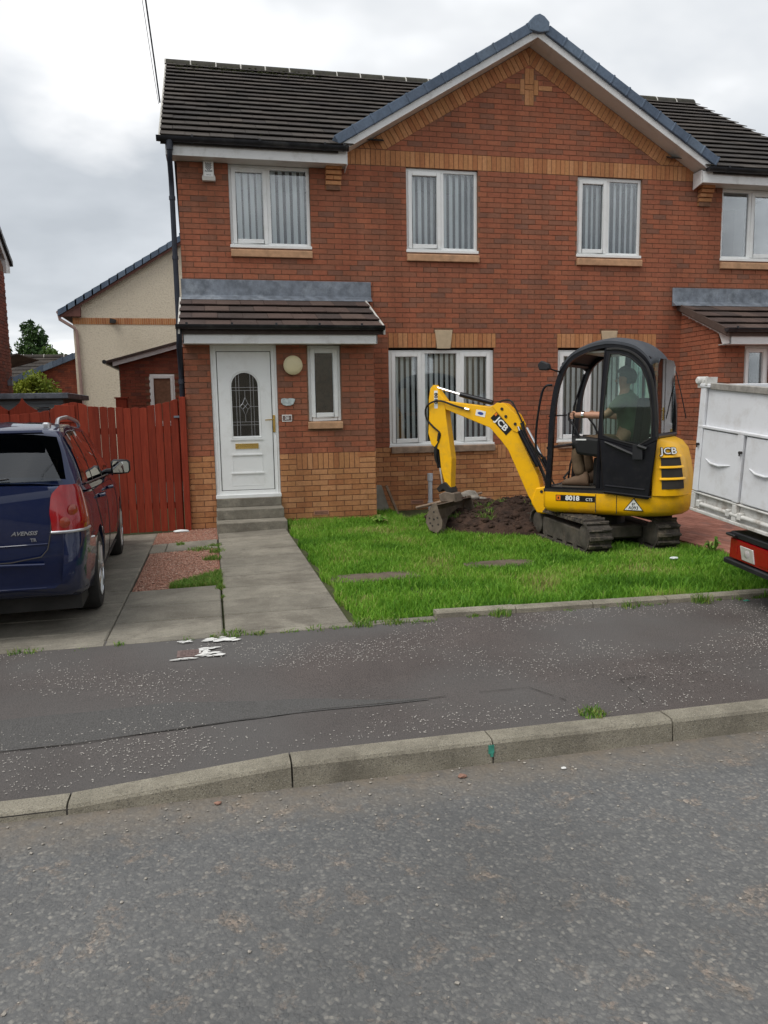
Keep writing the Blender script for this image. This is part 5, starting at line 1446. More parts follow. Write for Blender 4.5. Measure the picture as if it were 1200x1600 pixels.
for k in range(900):
    a = random.uniform(0, 6.28); q = random.random() ** .45 * (1 if k % 5 else random.uniform(1, 1.22)); x = -1.25 + 1.05 * q * math.cos(a); y = -2.0 + 1.05 * q * math.sin(a)
    lump(g, (x, y, heap_z(x, y) + .005), random.choice([.012, .018, .028, .045]), k * 1.7)
o = link('soil_clods', g.mesh('soil_clods', 'soil', smooth=50, fix=False)); tag(o, kind='stuff')
for i, (x, y, s_, lab) in enumerate(((-1.50, -1.55, .13, 'pale broken concrete lump on top of the soil heap'), (-1.28, -1.35, .10, 'smaller broken lump behind the pale one on the soil heap'), (-1.72, -1.5, .09, 'mossy stone at the left of the lumps on the soil heap'))):
    g = MB(); lump(g, (0, 0, 0), s_, i * 9.1, 0, (1.2, .9, .7)); o = link('rubble_lump', g.mesh('rubble_lump', 'rock' if i != 2 else 'stone'), None, (x, y, heap_z(x, y) + s_ * .25)); tag(o, lab, 'rubble')
g = MB(); g.tube([(-2.25, -1.5, .27), (-1.75, -1.5, .36), (-1.25, -1.35, .42)], [.022, .03, .018], 6); o = link('timber_offcut', g.mesh('timber_offcut', 'sill_dirty')); tag(o, 'thin muddy timber lying across the back of the soil heap', 'timber')
pts, hs = [], []
for (cx, cy, r, n) in ((-1.95, -1.75, .10, 90), (-1.55, -1.95, .12, 100), (-1.35, -2.15, .15, 130), (-2.0, -2.25, .12, 100), (-1.1, -1.9, .1, 60), (-1.62, -2.55, .14, 120), (-.9, -2.4, .16, 90)): tuft(cx, cy, r, n, .07, lambda x, y: heap_z(x, y))
blades('turf_scraps', pts, hs, 'weed', .004, 1.4)
# grey pipe and leaning slab
gp = thing('grey_service_pipe', 'upright grey plastic service pipe against the brick wall behind the bucket', 'pipe', (-1.645, -.10, .0))
part('pipe_shaft', MB().tube([(-1.645, -.10, -.1), (-1.645, -.10, .56)], .034, 12), 'greypipe', gp, smooth=True)
part('pipe_socket', MB().tube([(-1.645, -.10, .50), (-1.645, -.10, .615)], .044, 12), 'greypipe', gp, smooth=True)
part('pipe_collar', MB().tube([(-1.645, -.10, .12), (-1.645, -.10, .18)], .043, 12), 'greypipe', gp, smooth=True)
o = link('leaning_slab', MB().prism([(0, .09), (0, .47), (.13, .46), (.25, .05)], 'y', 0, .04).mesh('leaning_slab', 'concrete', bevel=.005), None, (-2.60, -.40, .03), (R(-8), 0, 0)); tag(o, 'grey paving slab leaning upright in the corner beside the porch', 'slab')
o = link('leaning_plank', MB().box(0, .035, 0, .05, 0, .48).mesh('leaning_plank', 'sill_dirty', bevel=.003), None, (-2.25, -.42, .03), (0, R(-22), 0)); tag(o, 'narrow dark plank leaning against the grey slab by the porch', 'plank')

# ================================================================== small things on the footway and steps
g = MB()
blobs = [(-4.93, -6.56, .10, .050), (-5.17, -6.55, .045, .022), (-5.02, -6.735, .075, .018), (-4.99, -6.87, .085, .040), (-5.16, -6.915, .08, .014), (-5.05, -6.80, .04, .045)]
for (bx_, by_, rx, ry) in blobs:
    for q in range(16):
        a_ = random.uniform(0, 6.28); rr_ = math.sqrt(random.random()); cx, cy = bx_ + rx * rr_ * math.cos(a_), by_ + ry * rr_ * math.sin(a_); k_ = random.uniform(.18, .5)
        n_ = 11; g.face([(cx + rx * k_ * math.cos(2 * math.pi * i / n_) * random.uniform(.6, 1.2), cy + ry * k_ * 1.1 * math.sin(2 * math.pi * i / n_) * random.uniform(.6, 1.25), foot_z(cx, cy) + .008 + q * .0003) for i in range(n_)])
o = struct('white_paint_splash', g, 'whitepaint', kind='stuff')
cv = thing('water_stopcock_cover', 'small square iron stopcock cover set in the footway and ringed with white paint', 'cover', (-5.13, -6.80, foot_z(-5.13, -6.8)))
part('cover_frame', MB().box(-.075, .075, -.065, .065, -.02, .009), 'cover', cv, world=False, bevel=.002)
g = MB()
for i in range(6):
    for j in range(5): g.box(-.055 + i * .02, -.042 + i * .02, -.048 + j * .021, -.034 + j * .021, .008, .0125)
part('cover_studs', g, 'cover', cv, world=False)
MAT['redchip'] = M('dusty_red_chip', (.27, .15, .11), .95, var=.3, scale=60)
for (x, y, r_, m_, lab, cat_) in ((-3.93, -8.56, .017, 'redchip', 'dusty red chip of brick lying in the gutter left of the green kerb mark', 'brick chip'), (-4.98, -8.53, .013, 'redchip', 'small orange stone in the gutter near the dropped kerb', 'stone'),
                               (-3.47, -8.60, .011, 'whitepaint', 'pale round pebble on the road right of the green kerb mark', 'pebble')):
    g = MB(); lump(g, (0, 0, 0), r_, x * 7, 0, (1.2, .9, .45)); o = link('loose_stone', g.mesh('loose_stone', m_), None, (x, y, r_ * .2)); tag(o, lab, cat_)
g = MB(); lump(g, (0, 0, 0), .02, 3.3, 0, (1.4, .8, .25)); o = link('green_litter', g.mesh('green_litter', 'greenpaint'), None, (-1.02, -6.62, foot_z(-1, -6.6) + .006)); tag(o, 'scrap of green litter on the footway beside the lawn kerb', 'litter')
g = MB(); lump(g, (0, 0, 0), .035, 5.3, 0, (1.4, .8, .3)); o = link('pale_litter', g.mesh('pale_litter', 'litter'), None, (-.62, -5.05, plot_z(-.9, -4.9) + .03)); tag(o, 'scrap of pale plastic lying on the grass before the digger', 'litter')
g = MB(); lump(g, (0, 0, 0), .06, 1.3, 0, (1.7, .5, .35)); o = link('white_rag', g.mesh('white_rag', 'litter', smooth=60), None, (-5.38, -1.16, .06)); tag(o, 'crumpled white rag on the gravel below the gate', 'rag')

# ================================================================== mini digger (own frame: +x forward, +y its left side, z up)
DA = R(135)
dg_ = thing('mini_excavator', 'yellow mini excavator with a black cab working at the soil heap on the lawn', 'excavator', (-.64, -3.62, 0), (0, 0, DA))
def dp(name, mb, mat, parent=None, **k): return part(name, mb, mat, parent or dg_, world=False, **k)
def curve_pts(pts, n=4):
    """Catmull-Rom through the points"""
    P = [Vector(p) for p in pts]; res = []
    for i in range(len(P) - 1):
        a, b, c, d = P[max(i - 1, 0)], P[i], P[i + 1], P[min(i + 2, len(P) - 1)]
        for k in range(n):
            t = k / n; res.append(.5 * ((2 * b) + (-a + c) * t + (2 * a - 5 * b + 4 * c - d) * t * t + (-a + 3 * b - 3 * c + d) * t ** 3))
    res.append(P[-1]); return [tuple(p) for p in res]
# upper body: plan outline lofted upwards
def plan(hw_, xf, xr, rad, n=9):
    """half-rounded tail at -x, square front at +x"""
    pts = [(xf, -hw_ + .05), (xf, hw_ - .05), (xf - .05, hw_)]
    pts += [(xr + rad, hw_)]
    for i in range(1, n):
        t = math.pi * i / n; pts.append((xr + rad - rad * math.sin(t) ** .85, hw_ * (abs(math.cos(t)) ** .62) * (1 if math.cos(t) > 0 else -1)))
    pts += [(xr + rad, -hw_), (xf - .05, -hw_)]
    return pts
b = MB(); levels = [(.43, .40, .44, -.80), (.455, .465, .49, -.93), (.50, .49, .51, -.985), (.60, .49, .51, -1.00), (.665, .49, .51, -1.00)]
b.grid([[(p[0], p[1], z) for p in plan(hw2, xf, xr, .55)] for z, hw2, xf, xr in levels], closeu=True)
b.face([(p[0], p[1], .665) for p in plan(.49, .51, -1.0, .55)]); b.face([(p[0], p[1], .43) for p in reversed(plan(.40, .44, -.8, .55))])
body = dp('lower_body', b, 'yellow', smooth=50)
b = MB(); lv = [(.668, .475, -.66, -.985, .42), (.80, .475, -.66, -.975, .42), (1.00, .47, -.66, -.94, .40), (1.14, .46, -.66, -.90, .38), (1.22, .44, -.66, -.83, .34), (1.255, .40, -.66, -.74, .26)]
b.grid([[(p[0], p[1], z) for p in plan(hw2, xf, xr, max(.05, min(rad, (xf - xr) - .02)))] for z, hw2, xf, xr, rad in lv], closeu=True)
b.face([(p[0], p[1], 1.255) for p in plan(.40, -.66, -.74, .06)])
hood = dp('engine_cover', b, 'yellow', smooth=45)
dp('seam', MB().box(-.325, -.318, .4895, .4925, .46, .66), 'joint', body)
dp('seam', MB().box(-.10, -.093, .4895, .4925, .46, .66), 'joint', body)
# louvred vents wrapping the tail
def tail_pt(ang, z, off=.0):
    hw2 = interp(z, [.668, .80, 1.0, 1.14, 1.22], [.475, .475, .47, .46, .44]); xr = interp(z, [.668, .80, 1.0, 1.14, 1.22], [-.985, -.975, -.94, -.90, -.83]); rad = interp(z, [.668, .8, 1.0, 1.14, 1.22], [.325, .315, .28, .24, .17])
    x = xr + rad - rad * math.sin(ang) ** .85; y = hw2 * abs(math.cos(ang)) ** .62
    return (x - off * math.sin(ang), y + off * math.cos(ang), z)
for (z0, z1) in ((.74, .83), (.86, .95), (.98, 1.06)):
    v = MB(); A_ = np.linspace(.30, 1.12, 10)
    v.grid([[tail_pt(a, z, .008) for a in A_] for z in (z0, (z0 + z1) / 2, z1)]); v.grid([[tail_pt(a, z, .008 if q else -.01) for a in A_] for z, q in ((z0, 1), (z0, 0))]); v.grid([[tail_pt(a, z, .008 if q else -.01) for a in A_] for z, q in ((z1, 1), (z1, 0))])
    dp('louvre', v, 'joint', hood, smooth=60)
    h2 = MB(); h2.grid([[tail_pt(a, z, o_) for a in np.linspace(.24, 1.2, 10)] for z, o_ in ((z1 + .002, .0), (z1 + .006, .02), (z1 + .022, .018), (z1 + .03, 0))]); dp('louvre_rib', h2, 'yellow', hood, smooth=60)
# decals
def decal(body_, w, h, x, z, y, bg, size, fg='printwhite', tilt=0, sx=1.0, name='decal', parent=None, bold=.003):
    """flat print on the left side (facing +y): text runs towards -x"""
    e_ = bpy.data.objects.new(name, None)
    g = MB().box(-w / 2, w / 2, -.0015, .0015, -h / 2, h / 2)
    o = dp(name, g, bg, parent or dg_); o.location = (x, y, z); o.rotation_euler = (0, tilt, 0)
    t = text(body_, size, fg, o, (0, .0025, 0), (R(90), 0, R(180)), bold=bold, sx=sx); return o
d = decal('8018', .44, .066, .13, .605, .4925, 'printblack', .070, sx=1.12)
d.children[-1].location.x = .03
text('CTS', .042, 'printwhite', d, (-.155, .0025, -.008), (R(90), 0, R(180)), bold=.0005)
dp('logo_square', MB().box(.165, .212, .001, .003, -.026, .026), 'orange', d)
dp('logo_square', MB().box(.180, .197, .003, .0045, -.012, .012), 'printblack', d)
tr = dp('triangle_plate', MB().prism([(-.105, -.062), (.105, -.062), (0, .075)], 'y', 0, .002), 'printblack'); tr.location = (-.50, .4925, .565)
dp('plate_face', MB().prism([(-.090, -.054), (.090, -.054), (0, .060)], 'y', .001, .003), 'printwhite', tr)
text('A093', .048, 'printblack', tr, (0, .0035, -.032), (R(90), 0, R(180)), bold=.0008); text('87', .036, 'printblack', tr, (0, .0035, .006), (R(90), 0, R(180)), bold=.0006)
tj = MB()
for k in range(1):
    a0 = .62; p = Vector(tail_pt(a0, 1.145, .012)); q = Vector(tail_pt(a0 + .02, 1.145, .012)); 
jd = text('JCB', .095, 'printblack', hood, tuple(Vector(tail_pt(.62, 1.13, .012))), (R(78), 0, R(180) + R(38)), bold=.006, sx=1.2, depth=.004, name='maker_mark')
jd2 = text('JCB', .095, 'printwhite', hood, tuple(Vector(tail_pt(.62, 1.13, .019))), (R(78), 0, R(180) + R(38)), bold=.001, sx=1.2, depth=.002, name='maker_mark')
# tracks: built along x in their own frame, turned to face the road
for i, tx in enumerate((-1.04, -.245)):
    wx, wy = tx + .64, 0.0
    L1 = bpy.data.objects.new('track', None)
    cx0, cx1, rr, zc = -.60, .60, .165, .245
    prof = []
    for k in range(13): t = math.pi / 2 + math.pi * k / 12; prof.append((cx0 + rr * math.cos(t), zc + rr * math.sin(t)))
    for k in range(13): t = -math.pi / 2 + math.pi * k / 12; prof.append((cx1 + rr * math.cos(t), zc + rr * math.sin(t)))
    inner = [(cx0 + (p[0] - cx0) * .86 if p[0] < cx0 else (cx1 + (p[0] - cx1) * .86 if p[0] > cx1 else p[0]), zc + (p[1] - zc) * .86) for p in prof]
    tb = MB(); rows_ = []
    for pr_, ys in ((prof, -.13), (prof, .13)): rows_.append([(p[0], ys, p[1]) for p in pr_])
    tb.grid([[(p[0], -.11, p[1]) for p in inner], [(p[0], -.13, p[1]) for p in inner], rows_[0], rows_[1], [(p[0], .13, p[1]) for p in inner], [(p[0], .11, p[1]) for p in inner], [(p[0], -.11, p[1]) for p in inner]], closeu=True)
    track = part('track', tb, 'track', dg_, world=False, smooth=35)
    # place: centre of the track in the digger's frame, turned so that it runs along the world's Y
    loc_w = Vector((tx + .64, 0, 0)); ca, sa = math.cos(-DA), math.sin(-DA)
    track.location = (loc_w.x * ca, loc_w.x * sa, -.01); track.rotation_euler = (0, 0, R(90) - DA)
    per = 2 * (cx1 - cx0) + 2 * math.pi * rr; nl = 40
    lug = MB().box(-.020, .020, -.125, .125, -.004, .024); lug.box(-.012, .012, -.132, -.02, .02, .032); lme = lug.mesh('track_lug', 'track', bevel=.004)
    for k in range(nl):
        s_ = per * k / nl; Lf = cx1 - cx0
        if s_ < Lf: pos, ang = (cx0 + s_, zc + rr), 0
        elif s_ < Lf + math.pi * rr: t = math.pi / 2 - (s_ - Lf) / rr; pos, ang = (cx1 + rr * math.cos(t), zc + rr * math.sin(t)), math.pi / 2 - t
        elif s_ < 2 * Lf + math.pi * rr: pos, ang = (cx1 - (s_ - Lf - math.pi * rr), zc - rr), math.pi
        else: t = -math.pi / 2 - (s_ - 2 * Lf - math.pi * rr) / rr; pos, ang = (cx0 + rr * math.cos(t), zc + rr * math.sin(t)), math.pi / 2 - t
        link('track_lug', lme, track, (pos[0], 0, pos[1]), (0, ang, 0))
    fr = MB().prism([(-.60, .12), (.46, .12), (.46, .33), (-.60, .30)], 'y', -.095, .095)
    dp('track_frame', fr, 'trackframe', track, bevel=.01)
    for cx_, r_ in ((-.60, .128), (.60, .128)):
        dp('idler_wheel', MB().lathe([(.04, -.118), (r_ * .6, -.118), (r_, -.10), (r_, .10), (r_ * .6, .118), (.04, .118)], (cx_, 0, .245), 'y', 18), 'trackframe', track, smooth=True)
    for k in range(4): dp('roller', MB().lathe([(.05, -.10), (.05, .10)], (-.38 + k * .25, 0, .125), 'y', 12), 'trackframe', track, smooth=True)
u = MB().box(-.42, .42, -.30, .30, .16, .30); uc = dp('undercarriage', u, 'trackframe', bevel=.02); uc.rotation_euler = (0, 0, R(90) - DA)
dp('slew_ring', MB().lathe([(.27, .28), (.27, .43)], axis='z', seg=24), 'darksteel')
bl = MB().prism([(.93, .05), (.96, .05), (1.0, .16), (.97, .30), (.93, .30)], 'y', -.50, .50); bl.box(.50, .95, -.33, -.26, .15, .24); bl.box(.50, .95, .26, .33, .15, .24)
bld = dp('dozer_blade', bl, 'trackframe', bevel=.005); bld.rotation_euler = (0, 0, R(90) - DA)
# cab
fl = dp('cab_floor', MB().box(-.62, .50, -.47, .47, .665, .70), 'darksteel')
near_ring = [(.49, .68), (.465, 1.1), (.45, 1.43), (.42, 1.69), (.38, 1.87), (.31, 2.04), (.21, 2.15), (.05, 2.225), (-.11, 2.26), (-.26, 2.26), (-.45, 2.21), (-.57, 2.12), (-.65, 1.97), (-.69, 1.73), (-.71, 1.5), (-.71, 1.27), (-.66, .70)]
def ring_w(z): return .455 - .04 * max(0, (z - 1.3)) ** 1.2
ringc = curve_pts([(p[0], 0, p[1]) for p in near_ring], 3)
def band(g, pts, w_out, y0, y1):
    """flat section tube following the outline: width w_out in plane, from y0 to y1"""
    ro, n_ = [], len(pts)
    for i, p in enumerate(pts):
        p = Vector(p); d = (Vector(pts[min(i + 1, n_ - 1)]) - Vector(pts[max(i - 1, 0)])).normalized(); nn = Vector((d.z, 0, -d.x))
        if nn.dot(p - Vector((-.1, 0, 1.4))) < 0: nn = -nn
        ro.append([(p.x, y0, p.z), (p.x, y1, p.z), (p.x - nn.x * w_out, y1, p.z - nn.z * w_out), (p.x - nn.x * w_out, y0, p.z - nn.z * w_out)])
    g.grid(ro, closeu=True); g.face(ro[0]); g.face(list(reversed(ro[-1])))
cab = dp('cab_frame', (lambda g: (band(g, ringc, .055, .41, .46), band(g, ringc, .05, -.46, -.41), g)[2])(MB()), 'blackpaint', smooth=40)
g = MB()
g.box(-.70, .49, .41, .465, .665, .72); g.box(-.70, .49, -.465, -.41, .665, .72)
g.tube([(-.10, .43, .70), (-.115, .43, 1.3), (-.14, .43, 1.8), (-.17, .43, 2.22)], .026, 8)
g.tube([(-.10, -.43, .70), (-.115, -.43, 1.3), (-.14, -.43, 1.8), (-.17, -.43, 2.22)], .036, 8)
g.tube([(-.30, -.43, 1.26), (-.69, -.43, 1.26)], .022, 6)
for x, z in ((.475, .70), (.30, 2.06), (-.70, 1.28), (-.60, 2.08), (.47, 1.15)): g.tube([(x, -.43, z), (x, .43, z)], .018 if z == 1.15 else .024, 8)
dp('cab_pillar', g, 'blackpaint', cab, smooth=True)
# far side lower panel and glazing
dp('side_panel', MB().prism([(-.70, .70), (.02, .70), (-.02, 1.22), (-.70, 1.24)], 'y', -.445, -.435), 'blackpaint', cab)
dp('side_panel', MB().prism([(-.70, .70), (-.12, .70), (-.14, 1.22), (-.70, 1.24)], 'y', .430, .440), 'blackpaint', cab)
dp('side_window', MB().prism([(-.14, 1.24), (-.69, 1.26), (-.69, 1.55), (-.66, 1.85), (-.58, 2.06), (-.45, 2.17), (-.17, 2.20)], 'y', -.434, -.430), 'cabglass', cab)
dp('rear_window', MB().prism([(-.40, 1.30), (.40, 1.30), (.40, 2.02), (.30, 2.08), (-.30, 2.08), (-.40, 2.02)], 'x', -.693, -.689), 'cabglass', cab)
dp('windscreen_edge', MB().tube([(.47, -.40, 1.18), (.46, -.40, 1.6), (.34, -.40, 1.98)], .012, 6), 'blackpaint', cab)
# roof shell
rsec = [p for p in near_ring if p[1] >= 2.04 and p[0] > -.64]
rc = curve_pts([(p[0], 0, p[1]) for p in [(.33, 2.01)] + rsec[1:] + [(-.63, 2.03)]], 4); ro = []
for i, p in enumerate(rc):
    ro.append([(p[0], y, p[2] + .012 + .055 * (1 - (abs(y) / .47) ** 3)) for y in np.linspace(-.47, .47, 13)])
g = MB(); g.grid(ro); g.grid([[(p[0], p[1], p[2] - .03) for p in r_] for r_ in ro]); g.grid([[r_[0] for r_ in ro], [(r_[0][0], r_[0][1], r_[0][2] - .03) for r_ in ro]]); g.grid([[r_[-1] for r_ in ro], [(r_[-1][0], r_[-1][1], r_[-1][2] - .03) for r_ in ro]]); g.grid([ro[-1], [(p[0], p[1], p[2] - .05) for p in ro[-1]]])
dp('cab_roof', g, 'roofgrey', cab, smooth=50)
dp('headlining', MB().box(-.5, .1, -.40, .40, 2.165, 2.185), 'soffit', cab)
# door, swung back against the cab side
do = [(-.20, 2.185), (-.33, 2.18), (-.46, 2.135), (-.58, 2.03), (-.65, 1.89), (-.69, 1.73), (-.715, 1.5), (-.73, 1.28), (-.70, .97), (-.66, .63), (-.19, .68), (-.16, .96), (-.13, 1.24), (-.13, 1.49), (-.165, 1.85)]
gl_ = [(-.235, 2.14), (-.33, 2.135), (-.445, 2.09), (-.555, 1.99), (-.615, 1.86), (-.65, 1.70), (-.675, 1.49), (-.675, 1.27), (-.54, 1.19), (-.30, 1.25), (-.18, 1.295), (-.165, 1.49), (-.20, 1.85)]
door = MB(); yd0, yd1 = .505, .535
def inset(poly, d):
    c = Vector((sum(p[0] for p in poly) / len(poly), sum(p[1] for p in poly) / len(poly))); return [tuple(c + (Vector(p) - c) * (1 - d / max((Vector(p) - c).length, .01))) for p in poly]
# frame band: outer outline to glass outline (upper), solid panel below
def dense(poly, n):
    P = poly + [poly[0]]; L_ = [0]
    for i in range(len(P) - 1): L_.append(L_[-1] + math.dist(P[i], P[i + 1]))
    res = []
    for k in range(n):
        s_ = L_[-1] * k / n
        for i in range(len(P) - 1):
            if L_[i + 1] >= s_: t = (s_ - L_[i]) / max(L_[i + 1] - L_[i], 1e-9); res.append((lerp(P[i][0], P[i + 1][0], t), lerp(P[i][1], P[i + 1][1], t))); break
    return res
up = [(-.20, 2.185), (-.33, 2.18), (-.46, 2.135), (-.58, 2.03), (-.65, 1.89), (-.69, 1.73), (-.715, 1.5), (-.73, 1.25), (-.53, 1.155), (-.30, 1.22), (-.135, 1.262), (-.13, 1.49), (-.165, 1.85)]
A_, B_ = up, gl_
for y in (yd0, yd1):
    for i in range(13):
        j = (i + 1) % 13; door.face([(A_[i][0], y, A_[i][1]), (A_[j][0], y, A_[j][1]), (B_[j][0], y, B_[j][1]), (B_[i][0], y, B_[i][1])])
for PL in (A_, B_):
    for i in range(13):
        j = (i + 1) % 13; door.face([(PL[i][0], yd0, PL[i][1]), (PL[j][0], yd0, PL[j][1]), (PL[j][0], yd1, PL[j][1]), (PL[i][0], yd1, PL[i][1])])
dr_ = dp('cab_door', door, 'blackpaint', smooth=30)
low = [(-.73, 1.25), (-.70, .97), (-.66, .63), (-.19, .68), (-.16, .96), (-.135, 1.262), (-.30, 1.22), (-.53, 1.155)]
dp('door_panel', MB().prism(low, 'y', yd0, yd1 - .004), 'blackpaint', dr_, bevel=.008)
dp('door_rib', MB().tube([(-.21, yd1, .765), (-.62, yd1, .735)], .010, 6).tube([(-.69, yd1, .66), (-.19, yd1, .70)], .010, 6), 'blackpaint', dr_)
dp('pane', MB().prism(inset(gl_, -.004), 'y', yd0 + .010, yd0 + .014), 'cabglass', dr_)
seal = MB(); seal.tube([(p[0], yd1 + .002, p[1]) for p in gl_ + [gl_[0]]], .009, 6); seal.tube(curve_pts([(p[0], yd1, p[1]) for p in do[:8]], 3), .016, 6); dp('door_seal', seal, 'rubber', dr_)
h_ = MB(); h_.tube([(-.20, yd1 + .015, 1.225), (-.33, yd1 + .03, 1.17), (-.52, yd1 + .03, 1.09)], [.012, .022, .018], 8); h_.box(-.60, -.50, yd1, yd1 + .05, 1.05, 1.20); h_.tube([(-.55, yd1 + .05, 1.19), (-.64, yd1 + .05, 1.16)], .02, 8); dp('door_handle', h_, 'black', dr_, smooth=30)
# grab bar, mirror, wiper
dp('grab_bar', MB().tube(curve_pts([(.44, -.30, 1.86), (.54, -.30, 1.88), (.60, -.30, 1.80), (.66, -.30, 1.5), (.68, -.30, 1.2), (.62, -.30, 1.06), (.50, -.30, 1.02)], 4), .016, 8) if False else MB().tube(curve_pts([(.42, .44, 1.84), (.49, .46, 1.83), (.54, .46, 1.73), (.59, .46, 1.43), (.60, .46, 1.17), (.55, .46, 1.08), (.49, .45, 1.03)], 4), .013, 8), 'blackpaint', smooth=True)
mi = dp('mirror', MB().prism([(.46, 2.05), (.42, 2.09), (.34, 2.055), (.325, 2.0), (.36, 1.985), (.44, 1.99)], 'y', .72, .80), 'black', bevel=.012, seg=2)
dp('mirror_arm', MB().tube([(.33, .46, 1.98), (.34, .60, 1.99), (.36, .73, 2.01)], .009, 6), 'black', mi)
dp('whip_aerial', MB().tube([(-.60, -.46, 2.10), (-.69, -.47, 1.95), (-.75, -.48, 1.70), (-.80, -.50, 1.45)], .006, 5), 'black', cab)
# interior
se = dp('seat_base', MB().box(-.50, .02, -.24, .24, .72, 1.04), 'seat', bevel=.03, seg=2)
dp('seat_cushion', MB().box(-.46, .04, -.23, .23, 1.04, 1.13), 'seat', se, bevel=.04, seg=3)
dp('seat_back', MB().prism([(-.46, 1.10), (-.38, 1.10), (-.44, 1.68), (-.52, 1.68)], 'y', -.22, .22), 'seat', se, bevel=.03, seg=2)
for sy in (-.36, .33):
    c_ = dp('control_console', MB().prism([(-.36, 1.02), (.16, 1.08), (.20, 1.20), (.12, 1.28), (-.36, 1.22)], 'y', sy - .06, sy + .06), 'seat', bevel=.03, seg=2)
    dp('control_lever', MB().tube([(.14, sy, 1.26), (.20, sy, 1.38), (.27, sy, 1.47)], .012, 8), 'black', c_, smooth=True)
    dp('console_stripe', MB().box(.05, .165, sy + .058 if sy > 0 else sy - .064, sy + .064 if sy > 0 else sy - .058, 1.235, 1.25), 'printwhite', c_)
tl = dp('travel_levers', MB().tube([(.36, -.05, .70), (.33, -.05, .95), (.28, -.05, 1.1)], .012, 6), 'black')
dp('travel_lever', MB().tube([(.36, .08, .70), (.33, .08, .95), (.28, .08, 1.1)], .012, 6), 'black', tl); tl.name = 'travel_lever'
dp('pedal', MB().box(.28, .42, -.10, .12, .73, .745).tube([(.30, .16, .70), (.38, .15, .80), (.34, .1, .86)], .014, 6), 'darksteel')
dp('floor_mat', MB().box(-.05, .46, -.38, .38, .70, .712), 'trackframe')
dp('front_rail', MB().tube([(.47, .42, 1.50), (.30, .30, 1.51)], .008, 6), 'black', cab)
# boom, arm, rams, bucket
KP = dp('kingpost', MB().prism([(.42, .36), (.72, .36), (.80, .48), (.74, .66), (.50, .70), (.42, .60)], 'y', -.085, .10), 'yellow', bevel=.015)
boom_p = [(2.06, 1.715), (1.345, 1.62), (1.235, 1.65), (1.145, 1.64), (1.0, 1.51), (.945, 1.40), (.955, 1.265), (.715, .795), (.675, .61), (.585, .39), (.725, .39), (.835, .555), (1.095, 1.10), (1.19, 1.215), (1.335, 1.365), (2.04, 1.635)]
boom = dp('boom', MB().prism(boom_p, 'y', -.045, .085), 'yellow', bevel=.010, seg=2)
dp('boom_cheek', MB().prism([(1.30, 1.622), (1.235, 1.665), (1.14, 1.65), (.985, 1.515), (.925, 1.40), (.955, 1.30), (1.03, 1.33), (1.20, 1.52)], 'y', .087, .097), 'yellow', boom, bevel=.003)
dp('boom_cheek', MB().prism([(1.30, 1.622), (1.235, 1.665), (1.14, 1.65), (.985, 1.515), (.925, 1.40), (.955, 1.30), (1.03, 1.33), (1.20, 1.52)], 'y', -.057, -.047), 'yellow', boom, bevel=.003)
for (x, z) in ((.665, .62), (1.0, 1.41), (1.17, 1.59), (1.12, 1.50)): dp('pin', MB().lathe([(.018, -.07), (.018, .106)], (x, 0, z), 'y', 12), 'darksteel', boom, smooth=True)
arm_p = [(2.145, 1.86), (2.10, 1.905), (2.065, 1.86), (1.945, 1.71), (1.93, 1.54), (1.90, 1.33), (1.85, .98), (1.865, .585), (1.925, .59), (2.0, .845), (2.025, 1.09), (2.14, 1.155), (2.18, 1.30), (2.165, 1.54), (2.17, 1.72)]
arm = dp('dipper_arm', MB().prism(arm_p, 'y', -.035, .095), 'yellow', bevel=.008, seg=2)
def ram(name, a, b, c, y, r1, r2, par):
    m_ = dp(name, MB().tube([(a[0], y, a[1]), (b[0], y, b[1])], r1, 10), 'blackpaint', par, smooth=True)
    dp('ram_rod', MB().tube([(b[0], y, b[1]), (c[0], y, c[1])], r2, 8), 'chrome', m_, smooth=True); return m_
ram('dipper_ram', (1.33, 1.665), (1.76, 1.775), (2.10, 1.875), .02, .032, .014, boom)
ram('boom_ram', (.70, .92), (.93, 1.33), (.95, 1.38), -.0 + .13, .032, .016, boom)
ram('boom_ram', (.66, .86), (.72, 1.0), (.93, 1.36), -.085, .030, .016, boom)
ram('bucket_ram', (2.10, 1.17), (2.045, .86), (2.01, .60), .03, .040, .016, arm)
lk = dp('bucket_link', MB().prism([(2.06, .60), (2.0, .66), (1.93, .69), (1.86, .62), (1.84, .56), (1.90, .545), (1.96, .60), (2.02, .555)], 'y', -.06, .12), 'darksteel', bevel=.006)
dp('quick_hitch', MB().prism([(1.78, .44), (2.0, .44), (2.02, .53), (1.93, .57), (1.80, .55)], 'y', -.07, .13), 'bucket', lk, bevel=.008)
bk = MB(); sec = [(1.815, .445), (1.90, .43), (1.955, .35), (1.965, .22), (1.90, .10), (1.80, .06), (1.68, .08)]
bk.grid([[(p[0], y, p[1]) for p in sec] for y in (-.42, .50)]); bk.grid([[(p[0] - .015, y, p[1] + .012) for p in sec] for y in (-.42, .50)]); bk.face([(p[0], .50, p[1]) for p in sec]) if False else None
bucket = dp('grading_bucket', bk, 'bucket')
ep = [(1.845, .47), (1.88, .47), (1.935, .41), (1.985, .30), (1.99, .22), (1.94, .13), (1.84, .10), (1.77, .17), (1.765, .25), (1.81, .36)]
for y in (.50, -.432):
    e_ = dp('end_plate', MB().prism(ep, 'y', y, y + .014), 'bucket', bucket, bevel=.002)
    if y > 0:
        hs_ = MB()
        for (x, z) in ((1.88, .36), (1.83, .29), (1.88, .27), (1.94, .28), (1.82, .21), (1.90, .19), (1.93, .22)): hs_.lathe([(.013, y + .0135), (.013, y + .0155)], (x, 0, z), 'y', 10)
        dp('drain_hole', hs_, 'joint', e_, kind='stuff')
